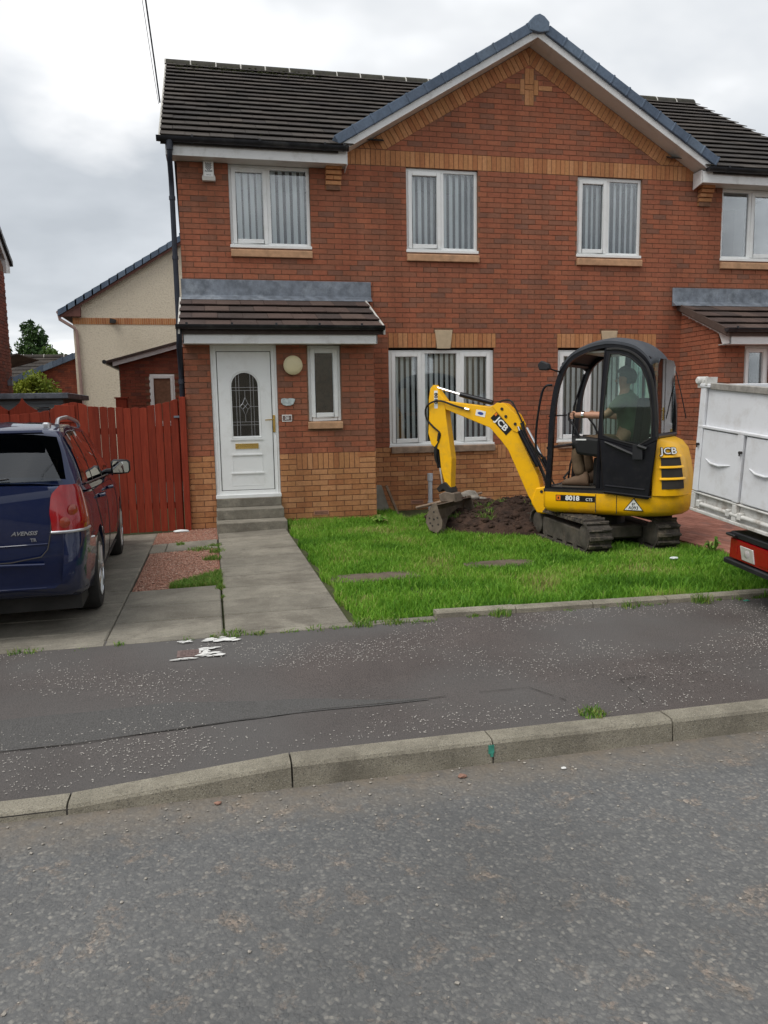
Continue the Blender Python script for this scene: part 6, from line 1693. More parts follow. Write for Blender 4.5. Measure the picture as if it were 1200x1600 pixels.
# hoses
hz = dp('hydraulic_hose', MB().tube(curve_pts([(1.66, .10, 1.60), (1.80, .115, 1.64), (1.98, .125, 1.70), (2.12, .13, 1.68), (2.20, .12, 1.60), (2.19, .11, 1.48), (2.10, .105, 1.38), (2.01, .10, 1.30), (2.03, .10, 1.21)], 4), .012, 6), 'rubber', smooth=True)
dp('hose_end', MB().tube([(1.66, .10, 1.60), (1.60, .10, 1.585)], .017, 8), 'chrome', hz); dp('hose_end', MB().tube([(2.02, .105, 1.30), (2.035, .105, 1.20)], .016, 8), 'darksteel', hz)
dp('hydraulic_hose', MB().tube(curve_pts([(.95, .0, 1.42), (1.02, .0, 1.56), (1.10, -.01, 1.68), (1.20, -.01, 1.69), (1.28, .0, 1.66)], 4), .011, 6), 'rubber', smooth=True)
dp('hydraulic_hose', MB().tube(curve_pts([(.93, .10, 1.42), (.90, .10, 1.36), (.86, .08, 1.20), (.74, .07, .98), (.66, .06, .80), (.60, .05, .62)], 4), .012, 6), 'rubber', smooth=True)
dp('hydraulic_hose', MB().tube(curve_pts([(2.20, .0, 1.62), (2.215, -.02, 1.45), (2.19, -.02, 1.30), (2.15, -.0, 1.20)], 4), .011, 6), 'rubber', smooth=True)
# boom decals
bd = dp('maker_plate', MB().box(-.145, .145, -.001, .0015, -.052, .052), 'printblack', boom); bd.location = (1.185, .0875, 1.415); bd.rotation_euler = (0, R(-46), 0)
text('JCB', .105, 'printwhite', bd, (-.010, .002, 0), (R(90), 0, R(180)), bold=.003, sx=1.15)
dp('logo_square', MB().box(.112, .140, .001, .003, .012, .046), 'orange', bd)
sk = dp('hire_sticker', MB().box(-.065, .065, -.001, .001, -.036, .036), 'printwhite', boom); sk.location = (1.455, .0875, 1.540); sk.rotation_euler = (0, R(-12) , 0)
dp('sticker_mark', MB().lathe([(.040, .0012), (.040, .002)], axis='y', seg=20), 'printblue', sk).scale = (1, 1, .45)
at_ = text('8018', .062, 'printblack', arm, (2.065, .0965, 1.735), (R(90), R(90), R(180)), bold=.002, sx=1.1)
dp('armtext_plate', MB().box(2.04, 2.09, .0945, .096, 1.61, 1.83), 'printwhite', arm).name = 'text_plate'
at_.location.y = .0970

# ================================================================== the driver
def skin(name, verts, edges, radii, mat, parent, level=2, root=0):
    me = bpy.data.meshes.new(name); me.from_pydata([tuple(v) for v in verts], edges, [])
    ob = bpy.data.objects.new(name, me); COL.objects.link(ob)
    sm = ob.modifiers.new('s', 'SKIN'); sd = ob.modifiers.new('u', 'SUBSURF'); sd.levels = level; sd.render_levels = level
    for i, r_ in enumerate(radii):
        sv = me.skin_vertices[0].data[i]; sv.radius = r_ if isinstance(r_, tuple) else (r_, r_); sv.use_root = (i == root)
    dgp = bpy.context.evaluated_depsgraph_get(); m2 = bpy.data.meshes.new_from_object(ob.evaluated_get(dgp)); bpy.data.objects.remove(ob)
    m2.name = name; m2.materials.clear(); m2.materials.append(MAT[mat]); m2.polygons.foreach_set('use_smooth', [True] * len(m2.polygons))
    return link(name, m2, parent)
pr_ = thing('person', 'driver in an olive green t-shirt and khaki trousers sitting in the digger cab', 'person', (-.64, -3.62, 0), (0, 0, DA))
V = [(-.28, 0, 1.20), (-.33, 0, 1.36), (-.32, 0, 1.54), (-.28, 0, 1.68), (-.25, 0, 1.755), (-.245, 0, 1.80), (-.25, 0, 1.88), (-.25, 0, 1.96),
     (-.27, .17, 1.66), (-.12, .25, 1.50), (.02, .285, 1.505), (.14, .31, 1.51), (.21, .32, 1.505),
     (-.27, -.17, 1.66), (-.12, -.27, 1.48), (.04, -.32, 1.50), (.20, -.35, 1.50),
     (-.20, .11, 1.18), (.0, .15, 1.20), (.19, .17, 1.19), (.21, .17, 1.0), (.17, .17, .82),
     (-.20, -.11, 1.18), (.0, -.14, 1.20), (.19, -.15, 1.18), (.22, -.15, 1.0), (.20, -.15, .82)]
E_ = [(0, 1), (1, 2), (2, 3), (3, 4), (4, 5), (5, 6), (6, 7), (3, 8), (8, 9), (9, 10), (10, 11), (11, 12), (3, 13), (13, 14), (14, 15), (15, 16), (0, 17), (17, 18), (18, 19), (19, 20), (20, 21), (0, 22), (22, 23), (23, 24), (24, 25), (25, 26)]
Rr = [(.12, .14), (.12, .13), (.13, .16), (.11, .17), (.055, .06), (.055, .055), (.098, .078), (.085, .07), (.06, .06), (.046, .046), (.04, .042), (.030, .034), (.022, .034), (.06, .06), (.046, .046), (.04, .04), (.028, .034), .085, .082, .065, .058, .05, .085, .082, .065, .058, .05]
bodyo = skin('body', V, E_, Rr, 'skin', pr_)
# head details
hd = part('head_features', MB().prism([(-.165, 1.905), (-.135, 1.87), (-.162, 1.862)], 'y', -.012, .012), 'skin', pr_, world=False, bevel=.004)
hd.name = 'nose'
for sy in (-1, 1):
    part('ear', MB().lathe([(.0, -.006), (.026, -.004), (.03, .0), (.02, .008), (0, .01)], (-.262, sy * .082, 1.885), 'y', 10), 'skin', pr_, world=False, smooth=True)
    part('eye', MB().lathe([(0, -.006), (.009, 0), (0, .006)], (-.168, sy * .032, 1.905), 'x', 8), 'printblack', pr_, world=False)
part('mouth', MB().box(-.166, -.158, -.022, .022, 1.842, 1.848), 'lampdark', pr_, world=False)
hm = MB(); bm = bmesh.new(); bmesh.ops.create_uvsphere(bm, u_segments=20, v_segments=12, radius=1)
for v in bm.verts:
    q = 1 + .06 * noise.noise(v.co * 4); z = v.co.z
    if z < -.25 and v.co.x > -.1: q *= .86
    v.co = Vector((-.268 + v.co.x * .112 * q, v.co.y * .092 * q, 1.935 + z * .105 * q - (.02 if v.co.x < 0 else 0)))
m_ = bpy.data.meshes.new('hair'); 
for f in [f for f in bm.faces if f.calc_center_median().x > -.205 and f.calc_center_median().z < 1.955 or f.calc_center_median().z < 1.85]: bm.faces.remove(f)
bm.to_mesh(m_); bm.free(); m_.materials.append(MAT['hair']); m_.polygons.foreach_set('use_smooth', [True] * len(m_.polygons)); link('hair', m_, pr_)
skin('t_shirt', [(-.29, 0, 1.19), (-.335, 0, 1.36), (-.325, 0, 1.54), (-.285, 0, 1.69), (-.27, .18, 1.66), (-.16, .235, 1.54), (-.27, -.18, 1.66), (-.16, -.25, 1.54), (-.262, 0, 1.755)],
     [(0, 1), (1, 2), (2, 3), (3, 4), (4, 5), (3, 6), (6, 7), (3, 8)], [(.145, .165), (.145, .155), (.15, .18), (.12, .18), (.078, .078), (.068, .068), (.078, .078), (.068, .068), (.06, .068)], 'shirt', pr_)
for s_, yy in ((1, .17), (-1, -.15)):
    skin('trousers', [(-.30, s_ * .08, 1.16), (-.15, s_ * .12, 1.18), (.02, yy, 1.205), (.20, yy, 1.19), (.225, yy, 1.05), (.20, yy, .92), (.175, yy, .82)], [(i, i + 1) for i in range(6)], [.11, .105, .098, .082, .078, .072, .075], 'trousers', pr_)
    part('knee_pad', MB().lathe([(0, -.09), (.06, -.08), (.088, -.02), (.088, .05), (.0, .06)], (.205, yy, 1.19), 'x', 14), 'seat', pr_, world=False, smooth=True)
    bt = MB(); rows_ = []
    for (x, w_, h_) in ((.10, .035, .10), (.12, .048, .16), (.18, .050, .17), (.24, .052, .12), (.32, .052, .085), (.38, .040, .065), (.41, .02, .04)):
        rows_.append([(x - .02, yy + w_ * math.cos(t), .715 + max(0, h_ * (.5 + .5 * math.sin(t)))) for t in np.linspace(0, 2 * math.pi, 13)[:-1]])
    bt.grid(rows_, closeu=True); bt.face(rows_[0]); bt.face(list(reversed(rows_[-1]))); part('boot', bt, 'boot', pr_, world=False, smooth=60)
# fingers curled round the levers, and the watch
for sy, yy in ((1, .325), (-1, -.355)):
    for k in range(4):
        z = 1.525 - k * .017; l_ = (.030, .034, .032, .025)[k]
        skin('finger', [(.215, yy, z), (.215 + l_, yy + sy * .018, z), (.222 + l_, yy - sy * .004, z - .004), (.216 + l_ * .7, yy - sy * .018, z - .006)], [(0, 1), (1, 2), (2, 3)], [.010, .0095, .009, .008], 'skin', pr_, 1)
    skin('thumb', [(.19, yy, 1.53), (.22, yy - sy * .020, 1.545), (.25, yy - sy * .022, 1.54)], [(0, 1), (1, 2)], [.012, .011, .009], 'skin', pr_, 1)
    part('lever_knob', MB().lathe([(0, -.05), (.018, -.04), (.02, .03), (0, .045)], (.255, yy - sy * .004, 1.50), 'z', 10), 'black', pr_, world=False, smooth=True) if False else None
part('wrist_watch', MB().lathe([(.036, -.012), (.040, -.012), (.040, .012), (.036, .012)], (.115, .305, 1.512), 'x', 16, close=True).box(.10, .13, .338, .35, 1.50, 1.528), 'chrome', pr_, world=False, smooth=30)
lkn = dp('lever_knob', MB().lathe([(0, -.06), (.016, -.05), (.02, .03), (0, .045)], (.262, .325, 1.50), 'z', 10), 'black', smooth=True)

# ================================================================== blue estate car (own frame: +x its right, +y forward)
CY, CX, CZ_ = -6.30, -6.655, .112
car = thing('parked_car', 'dark blue estate car parked facing the red fence', 'car', (CX, CY, CZ_), (R(-1.15), 0, R(2.9)))
def cp(name, mb, mat, parent=None, **k): return part(name, mb, mat, parent or car, world=False, **k)
WY = (.96, 3.66); WR = .315; AR = .365
def sect(y):
    """half width, sill height, belt height at station y of the lower body"""
    w = interp(y, [0, .03, .08, .16, .30, .55, 1.0, 3.4, 4.0, 4.35, 4.55, 4.66, 4.70], [.74, .795, .84, .862, .874, .880, .885, .882, .865, .82, .74, .60, .42])
    zb = interp(y, [0, .06, .3, .55, 1.4, 3.2, 4.2, 4.6, 4.7], [.36, .30, .24, .22, .19, .19, .20, .22, .28])
    zt = interp(y, [0, .25, 1.5, 3.2, 3.5, 4.2, 4.5, 4.66, 4.70], [1.025, 1.02, .985, .945, .93, .80, .72, .60, .52])
    return w, zb, zt
def arch_z(y, z):
    for wy in WY:
        d = AR * AR - (y - wy) ** 2
        if d > 0: z = max(z, .30 + math.sqrt(d) - .005)
    return z
def ysh(y, z):   # tailgate leans forward above the bumper, the bumper swells out
    f = max(0, 1 - y / .7); s_ = .0
    if z > .62: s_ = (z - .62) * .16
    if .34 < z < .64: s_ = -.045 * math.sin(math.pi * (z - .34) / .30)
    return y + s_ * f
def lower_row(y):
    w, zb, zt = sect(y); row = []
    for xf, zf in ((0, 0), (.6, 0), (.90, .0), (.965, .06), (.985, .18), (1.0, .34), (1.003, .50), (1.0, .64), (.992, .76), (.97, .88), (.935, .96), (.88, 1.0), (.55, 1.02), (0, 1.035)):
        z = zb + (zt - zb) * zf
        if xf > .85 and zf < .75: z = arch_z(y, z) if arch_z(y, z) > z else z
        row.append((w * xf, ysh(y, z), z))
    return row
ys = sorted(set(list(np.linspace(0, .5, 14)) + list(np.linspace(.5, 1.45, 26)) + list(np.linspace(1.5, 3.2, 14)) + list(np.linspace(3.2, 4.15, 26)) + list(np.linspace(4.2, 4.7, 12))))
g = MB(); R_ = [lower_row(y) for y in ys]
g.grid([r + [(-p[0], p[1], p[2]) for p in reversed(r[1:-1])] for r in R_], closeu=True)
for r in (R_[0], R_[-1]): g.face(r + [(-p[0], p[1], p[2]) for p in reversed(r[1:-1])])
body = cp('body', g, 'blue', smooth=42)
# greenhouse
def gh(y):
    """half width at belt, half width at roof edge, belt z, roof z"""
    zb = sect(y)[2] - .01
    zr = interp(y, [.10, .40, .50, .75, 1.4, 2.2, 2.6, 2.85, 3.40], [zb + .02, 1.37, 1.405, 1.435, 1.452, 1.435, 1.39, 1.31, zb + .01])
    wb = interp(y, [.10, .3, .6, 3.4], [.80, .84, .855, .83]); f = (zr - zb) / .46
    return wb, wb - .165 * min(1, f), zb, zr
def ghp(y, t, off=0.0):
    """point on the side of the greenhouse, t=0 at the belt, 1 at the roof edge"""
    wb, wr, zb, zr = gh(y); x = lerp(wb, wr, t) + .018 * math.sin(math.pi * t); return (x + off * .93, y, lerp(zb, zr - .03, t) + off * .35)
def gh_row(y):
    wb, wr, zb, zr = gh(y); row = [(wb + .02, y, zb - .03)] + [ghp(y, t) for t in (0, .2, .4, .6, .8, .94, 1)]
    h = zr - (zr - .03)
    row += [(wr - .03, y, zr - .008), (wr * .75, y, zr + .012), (wr * .4, y, zr + .022), (0, y, zr + .026)]; return row
gy = sorted(set(list(np.linspace(.10, .5, 12)) + list(np.linspace(.55, 2.5, 24)) + list(np.linspace(2.6, 3.4, 10))))
def plan_curve(p): 
    return (p[0], p[1] + .075 * (abs(p[0]) / .8) ** 4 * max(0, 1 - (p[1] - .1) / .5), p[2])
g = MB(); G_ = [[plan_curve(p) for p in gh_row(y)] for y in gy]
rows_ = [r + [(-p[0], p[1], p[2]) for p in reversed(r[:-1])] for r in G_]; w_ = len(rows_[0]); g.v = [tuple(p) for r in rows_ for p in r]
for i in range(len(rows_) - 1):
    ym = (gy[i] + gy[i + 1]) / 2
    for j in range(w_ - 1):
        jj = min(j, w_ - 2 - j)      # 0 at the belt, 11 at the roof's centre line
        if 1 <= jj <= 5 and (.62 < ym < 2.62): continue
        if jj >= 8 and (.14 < ym < .385 or 2.68 < ym < 3.3): continue
        a_ = i * w_ + j; g.f.append((a_, a_ + 1, a_ + 1 + w_, a_ + w_)); g.r.append(0)
cp('cabin_shell', g, 'blue', smooth=40)
# side glass, both sides: rear quarter, rear door, front door
def side_glass(y0, y1, t0=.10, t1=.93, name='side_window', cut0=0, cut1=0):
    for sg in (1, -1):
        g = MB(); rows_ = []
        for k in range(13):
            row = []
            for j in range(7):
                t = lerp(t0, t1, j / 6); a = y0 + cut0 * t; b = y1 - cut1 * t; y = lerp(a, b, k / 12); p = ghp(y, t, .006); row.append((sg * p[0], p[1], p[2]))
            rows_.append(row)
        g.grid(rows_); cp(name, g, 'carglass', smooth=60)
side_glass(.36, .98, cut0=.16); side_glass(1.03, 1.90); side_glass(1.97, 3.02, cut1=.72)
for sg in (1, -1):
    g = MB()
    for ya, yb in ((.985, 1.025), (1.905, 1.965)):
        g.grid([[(sg * p[0], p[1], p[2]) for p in (ghp(y, t, .008) for t in np.linspace(.05, .95, 6))] for y in (ya, yb)])
    cp('window_pillar', g, 'blackpaint')
    g = MB(); g.tube([(sg * ghp(y, .03, .012)[0], y, ghp(y, .03, .012)[2]) for y in np.linspace(.42, 2.98, 20)], .007, 6); cp('waist_trim', g, 'blackpaint')
    g = MB(); yy = np.linspace(.60, 2.30, 20)
    g.tube([(sg * (ghp(y, 1)[0] - .035), y, gh(y)[3] + (.014 + .038 * math.sin(math.pi * min(1, max(0, (y - .60) / 1.7))) ** .28)) for y in yy], .015, 8); cp('roof_rail', g, 'silver', smooth=True)
    g = MB(); g.box(sg * .60 - .025, sg * .60 + .025, .56, .66, 1.40, 1.455); cp('rail_foot', g, 'silver', bevel=.012)
cp('windscreen', MB().prism([(-.70, 2.0), (.70, 2.0), (.70, 2.01), (-.70, 2.01)], 'z', 2.0, 2.001), 'carglass') if False else None
g = MB(); g.grid([[(x * lerp(.80, .62, t), lerp(3.33, 2.62, t), lerp(.955, 1.395, t)) for x in (-1, -.5, 0, .5, 1)] for t in (0, .5, 1)]); cp('windscreen', g, 'carglass')
g = MB(); g.grid([[(x * .62, y, gh(y)[3] - .02) for x in (-1, 0, 1)] for y in np.linspace(.46, 2.6, 8)]); cp('headlining', g, 'soffit')
MAT['felt'] = M('matt_dark_cover', (.02, .02, .022), 1.0, spec=0)
g = MB(); g.grid([[(f * sect(y)[0] * .93, y, sect(y)[1] + (sect(y)[2] - sect(y)[1]) * (1.035 - .02 * abs(f)) + .006) for f in (-1, -.5, 0, .5, 1)] for y in np.linspace(.22, 3.28, 14)]); cp('deck_glare_cover', g, 'felt')  # matt dark sheet added over the glossy deck to stop its sky reflection
# rear glass on the sloping tailgate
def rear_pt(xf, t, off=.006):
    zb = gh(.10)[2]; y = lerp(.115, .395, t); z = lerp(zb + .035, 1.365, t); hw2 = lerp(.76, .60, t)
    return (xf * hw2, y + .075 * (abs(xf * hw2) / .8) ** 4 * max(0, 1 - (y - .1) / .5) - off, z)
g = MB(); g.grid([[rear_pt(x, t, .026) for x in np.linspace(-.97, .97, 17)] for t in np.linspace(.04, .95, 8)]); cp('rear_window', g, 'rearglass', smooth=60)
g = MB(); g.grid([[rear_pt(x, t, .015) for x in np.linspace(-.95, .95, 9)] for t in (0.05, .95)])
# wiped patch of lighter glass seen through: pale interior light area
g = MB(); g.grid([[(x * .62, .30 + .11 * abs(x) ** 2 * 0 + yo, zo) for x in np.linspace(-1, 1, 9)] for yo, zo in ((.10, 1.43), (.02, 1.425), (-.045, 1.40), (-.05, 1.385), (.04, 1.375))]); cp('roof_spoiler', g, 'blue', smooth=50)
g = MB(); g.tube([(-.02, .09, 1.07), (.20, .085, 1.065), (.42, .10, 1.085)], [.018, .012, .006], 6); g.tube([(-.02, .12, 1.05), (-.02, .085, 1.065)], .022, 8); cp('rear_wiper', g, 'black')
# tailgate details: shut lines, handle recess, badge, lower crease
def back(x, z, off=.003):
    """rear face of the body at height z"""
    best = None
    for y in np.linspace(0, .30, 61):
        w = sect(y)[0]
        if w >= abs(x): best = y; break
    if best is None: best = .3
    return ysh(best if abs(x) > .60 else 0, z) - off
def rear_line(pts, r_=.004, mat='joint', name='shut_line', n=6):
    g = MB(); P = []
    for i in range(len(pts) - 1):
        for k in range(n): t = k / n; P.append((lerp(pts[i][0], pts[i + 1][0], t), lerp(pts[i][1], pts[i + 1][1], t)))
    P.append(pts[-1]); g.tube([(x, back(x, z, .0005), z) for x, z in P], r_, 6); cp(name, g, mat, smooth=True)
for sg in (1, -1):
    rear_line([(sg * .715, 1.00), (sg * .675, .86), (sg * .66, .72), (sg * .64, .62), (sg * .60, .575), (sg * .42, .55), (0, .545)], .004)
rear_line([(-.62, .525), (-.3, .535), (0, .538), (.3, .535), (.62, .525)], .010, 'blue', 'bumper_crease')
rear_line([(-.62, .365), (0, .372), (.62, .365)], .008, 'blue', 'bumper_crease')
rear_line([(-.64, .655), (0, .645), (.64, .655)], .006, 'blue', 'bumper_crease')
g = MB(); g.box(-.26, .26, -.012, .03, .60, .72); cp('number_plate_recess', g, 'blackpaint', bevel=.01)
g = MB(); g.box(-.255, .255, -.020, -.010, .61, .71); cp('number_plate', g, 'lens', bevel=.003)
g = MB(); g.tube([(-.30, -.02, .80), (0, -.03, .81), (.30, -.02, .80)], .022, 8); cp('tailgate_handle', g, 'blue', smooth=True)
bdg = text('AVENSIS', .036, 'silver', car, (.50, back(.50, .73, .006), .73), (R(97), 0, 0), bold=.0006, sx=1.15, shear=.35, depth=.003, name='model_badge')
text('TR', .030, 'silver', car, (.555, back(.50, .685, .006), .685), (R(95), 0, 0), bold=.0004, depth=.003, name='trim_badge')
# tail lamps wrapping the corner
def corner(u, z, off=.008):
    """u runs outwards across the rear corner and then forwards along the flank"""
    pts = [(sect(y)[0], ysh(y, z)) for y in [0, .03, .06, .08, .12, .16, .22, .30, .42]]
    pts = [(.56, ysh(0, z))] + pts; Ls = [0]
    for i in range(len(pts) - 1): Ls.append(Ls[-1] + math.dist(pts[i], pts[i + 1]))
    u = max(0, min(u, Ls[-1] - 1e-4))
    for i in range(len(pts) - 1):
        if Ls[i + 1] >= u:
            t = (u - Ls[i]) / max(1e-9, Ls[i + 1] - Ls[i]); x, y = lerp(pts[i][0], pts[i + 1][0], t), lerp(pts[i][1], pts[i + 1][1], t)
            d = Vector((pts[i + 1][0] - pts[i][0], pts[i + 1][1] - pts[i][1])).normalized(); zf = interp(z, [.60, .80, 1.03], [1.0, 1.0, .96])
            return ((x + d.y * off) * zf, y - d.x * off, z)
for sg in (1, -1):
    g = MB(); rows_ = []
    for k in range(12):
        t = k / 11; z = lerp(.735, 1.035, t); u0 = interp(t, [0, .4, .8, 1], [.11, .105, .135, .20]); u1 = interp(t, [0, .6, .88, 1], [.48, .465, .42, .34])
        rows_.append([(sg * p[0], p[1], p[2]) for p in (corner(lerp(u0, u1, j / 9), z, .004 + .011 * math.sin(math.pi * min(1, max(.0, (j + .5) / 10))) ** .35 * math.sin(math.pi * (k + .6) / 12.2) ** .3) for j in range(10))])
    g.grid(rows_); lp = cp('tail_lamp', g, 'lampred', smooth=60)
    g = MB(); g.tube([(sg * p[0], p[1], p[2]) for p in (corner(u, .728, .010) for u in np.linspace(.105, .49, 10))], .010, 6); cp('lamp_trim', g, 'silver', lp, smooth=True)
    for (u, z, r_, m_) in ((.25, .865, .040, 'lampdark'), (.185, .790, .036, 'lampdark')):
        p = Vector(corner(u, z, .0155)); q = Vector(corner(u + .03, z, .0155)); d = (q - p).normalized(); nn_ = Vector((d.y, -d.x, 0)); g = MB(); n_ = 18
        ring = [p + d * r_ * math.cos(a) + Vector((0, 0, 1)) * r_ * math.sin(a) + nn_ * .0 for a in np.linspace(0, 2 * math.pi, n_ + 1)[:-1]]
        ring2 = [p + d * r_ * .55 * math.cos(a) + Vector((0, 0, 1)) * r_ * .55 * math.sin(a) + nn_ * .006 for a in np.linspace(0, 2 * math.pi, n_ + 1)[:-1]]
        g.grid([[(sg * v.x, v.y, v.z) for v in ring], [(sg * v.x, v.y, v.z) for v in ring2]], closeu=True); g.face([(sg * v.x, v.y, v.z) for v in ring2]); cp('lamp_bulb_housing', g, m_, lp, smooth=40)
# door shut lines, handles, sills, mirrors
for sg in (1, -1):
    for pts in ([(1.02, .98), (1.0, .80), (1.28, .55), (1.36, .30)], [(1.94, .965), (1.93, .6), (1.93, .26)], [(2.98, .93), (3.10, .7), (3.10, .28)], [(1.36, .25), (3.10, .25)], [(.52, .66), (.60, .66)]):
        g = MB(); P = []
        for i in range(len(pts) - 1):
            for k in range(5): t = k / 5; P.append((lerp(pts[i][0], pts[i + 1][0], t), lerp(pts[i][1], pts[i + 1][1], t)))
        P.append(pts[-1]); out_ = []
        for y, z in P:
            w, zb, zt = sect(y); zf = (z - zb) / (zt - zb); xf = interp(zf, [0, .06, .18, .34, .50, .64, .76, .88, .96, 1], [.93, .965, .985, 1.0, 1.003, 1.0, .992, .97, .935, .9]); out_.append((sg * (w * xf + .0005), y, z))
        g.tube(out_, .0035, 5); cp('door_shut_line', g, 'joint')
    for y in (1.28, 2.22):
        g = MB(); g.tube([(sg * .868, y, .86), (sg * .905, y + .03, .865), (sg * .905, y + .17, .865), (sg * .868, y + .20, .86)], .014, 8); cp('door_handle', g, 'blue', smooth=True)
    g = MB(); rr_ = []
    for (dx, s_) in ((0, .75), (.03, 1), (.12, 1.0), (.20, .9), (.225, .6)):
        rr_.append([(sg * (.875 + dx * .80), 2.70 + .055 * s_ * math.cos(a) + .02, 1.03 + .075 * s_ * math.sin(a)) for a in np.linspace(0, 2 * math.pi, 15)[:-1]])
    g.grid(rr_, closeu=True); g.face(rr_[0]); g.face(rr_[-1]); mo_ = cp('door_mirror', g, 'blackpaint', smooth=50)
    cp('mirror_glass', MB().prism([(sg * .895, .975), (sg * 1.030, .975), (sg * 1.044, .995), (sg * 1.042, 1.065), (sg * 1.025, 1.085), (sg * .905, 1.085), (sg * .89, 1.06)], 'y', 2.652, 2.662), 'mirrorglass', mo_)
    cp('mirror_arm', MB().tube([(sg * .80, 2.72, .985), (sg * .90, 2.72, .99)], .028, 8), 'blackpaint', mo_)
# wheels
for i, wy in enumerate(WY):
    for sg in (1, -1):
        c = (sg * .775, wy, WR); g = MB()
        g.lathe([(.20, -.095), (.255, -.105), (.295, -.095), (.312, -.07), (WR, -.03), (WR, .03), (.312, .07), (.295, .095), (.255, .105), (.20, .095)], c, 'x', 36)
        t = cp('wheel', g, 'rubber', smooth=35)
        g = MB(); o = .085 * sg
        g.lathe([(.212, -.02), (.212, .10), (.200, .103), (.190, .06), (.190, -.02)], (c[0] if sg > 0 else c[0], wy, WR), 'x', 36) if sg > 0 else g.lathe([(.212, .02), (.212, -.10), (.200, -.103), (.190, -.06), (.190, .02)], c, 'x', 36)
        for k in range(7):
            a = 2 * math.pi * k / 7; ca, sa = math.cos(a), math.sin(a)
            g.tube([(c[0] + o, wy + .04 * ca, WR + .04 * sa), (c[0] + o * 1.05, wy + .12 * ca, WR + .12 * sa), (c[0] + o * .95, wy + .20 * ca, WR + .20 * sa)], [.024, .02, .026], 6)
        g.lathe([(0, o * 1.15), (.035, o * 1.12), (.05, o * .95), (.05, 0)] if True else [], c, 'x', 16)
        cp('rim', g, 'silver', t, smooth=40)
        cp('brake_disc', MB().lathe([(0, .02 * sg), (.15, .02 * sg), (.15, .0)], c, 'x', 24), 'darksteel', t, smooth=40)
    for sg in (1, -1):
        g = MB(); g.grid([[(sg * x, wy + (AR + .01) * math.cos(a), .30 + (AR + .01) * math.sin(a)) for a in np.linspace(-.15, math.pi + .15, 18)] for x in (.50, .86)]); g.grid([[(sg * .5, wy + q * math.cos(a), .30 + q * math.sin(a)) for a in np.linspace(-.15, math.pi + .15, 18)] for q in (AR + .01, .01)]); cp('wheel_arch_liner', g, 'rubber')
cp('underbody', MB().box(-.80, .80, .25, 4.5, .16, .30), 'rubber'); cp('exhaust_silencer', MB().lathe([(.0, -.22), (.075, -.21), (.075, .21), (0, .22)], (.30, .42, .22), 'x', 14), 'darksteel', smooth=True)
# cabin seen through the rear glass
for sx in (-.36, .36):
    st = cp('front_seat', MB().prism([(1.95, .35), (2.10, .35), (2.0, .95), (1.86, .95)], 'x', sx - .24, sx + .24), 'seat', bevel=.04, seg=2); cp('headrest', MB().box(sx - .13, sx + .13, 1.84, 1.92, 1.0, 1.16), 'seat', st, bevel=.03, seg=2)
st = cp('rear_seat', MB().prism([(1.02, .35), (1.16, .35), (1.06, .92), (.93, .92)], 'x', -.62, .62), 'seat', bevel=.04, seg=2)
for sx in (-.38, .38): cp('headrest', MB().box(sx - .13, sx + .13, .92, 1.0, .95, 1.10), 'seat', st, bevel=.03, seg=2)

# ================================================================== white tipper truck (own frame: x forward along the road, y left, z up; origin at the far bottom corner of its tailgate)
tk = thing('tipper_truck', 'white caged tipper truck with its tailgate and red tail lamp at the right edge', 'truck', (-1.2, -6.19, .80), (R(5.0), 0, 0))
def tp(name, mb, mat, parent=None, **k): return part(name, mb, mat, parent or tk, world=False, **k)
TW = 2.04
tg = tp('tailgate', MB().box(0, .035, -TW, 0, .125, .955), 'truckwhite', bevel=.006)
# frame members proud of the sheet
for y0, y1 in ((-.055, .012), (-.535, -.47), (-1.04, -.975), (-1.545, -1.48), (-TW - .012, -TW + .055)):
    tp('gate_upright', MB().prism([(y0, .13), (y1, .13), (y1, .64), (y1 - .0, .95) if y1 > 0 or y0 < -TW + .01 else (y1, .64), (y0, .95) if y1 > 0 or y0 < -TW + .01 else (y0, .64)], 'x', -.028, -.001), 'truckwhite', tg, bevel=.006)
tp('gate_rail', MB().box(-.030, -.002, -TW, 0, .625, .650), 'truckwhite', tg, bevel=.006)
tp('top_capping', MB().box(-.02, .05, -TW, -.09, .925, .972), 'tread', tg, bevel=.004)
tp('corner_cap', MB().box(-.035, .06, -.10, .02, .935, .965), 'truckwhite', tg, bevel=.006)
for k in range(4):
    y1 = -.058 - k * .503; y0 = y1 - .41
    dr2 = tp('locker_door', MB().box(-.020, -.003, y0, y1, .135, .618), 'truckwhite', tg, bevel=.007, seg=2)
    tp('door_gap', MB().box(-.006, -.002, y1 + .001, y1 + .007, .135, .62), 'joint', dr2); tp('door_gap', MB().box(-.006, -.002, y0 - .007, y0 - .001, .135, .62), 'joint', dr2)
    tp('door_gap', MB().box(-.006, -.002, y0, y1, .619, .624), 'joint', dr2)
    tp('pressed_handle', MB().tube([(-.020, y1 - .06, .395), (-.032, y1 - .14, .372), (-.034, y1 - .24, .368), (-.020, y1 - .35, .385)], [.004, .009, .009, .004], 8), 'truckwhite', dr2, smooth=True)
    tp('latch_pin', MB().tube([(-.028, y1 + .03, .50), (-.05, y1 + .03, .50)], .010, 8).tube([(-.045, y1 + .03, .51), (-.045, y1 + .03, .475)], .006, 6), 'darksteel', dr2)
tp('top_hinge', MB().lathe([(.02, -.05), (.030, -.04), (.030, .04), (.02, .05)], (.0, .035, .985), 'x', 14).box(-.03, .04, -.02, .05, .93, .99).box(-.04, .05, -.075, -.055, .955, 1.015), 'truckdirty', tg, smooth=40)
lo = tp('lower_beam', MB().box(.01, .05, -TW, .015, -.02, .118), 'truckdirty', bevel=.004)
tp('beam_lip', MB().box(-.03, .04, -TW, .02, -.035, -.010), 'truckdirty', lo, bevel=.004)
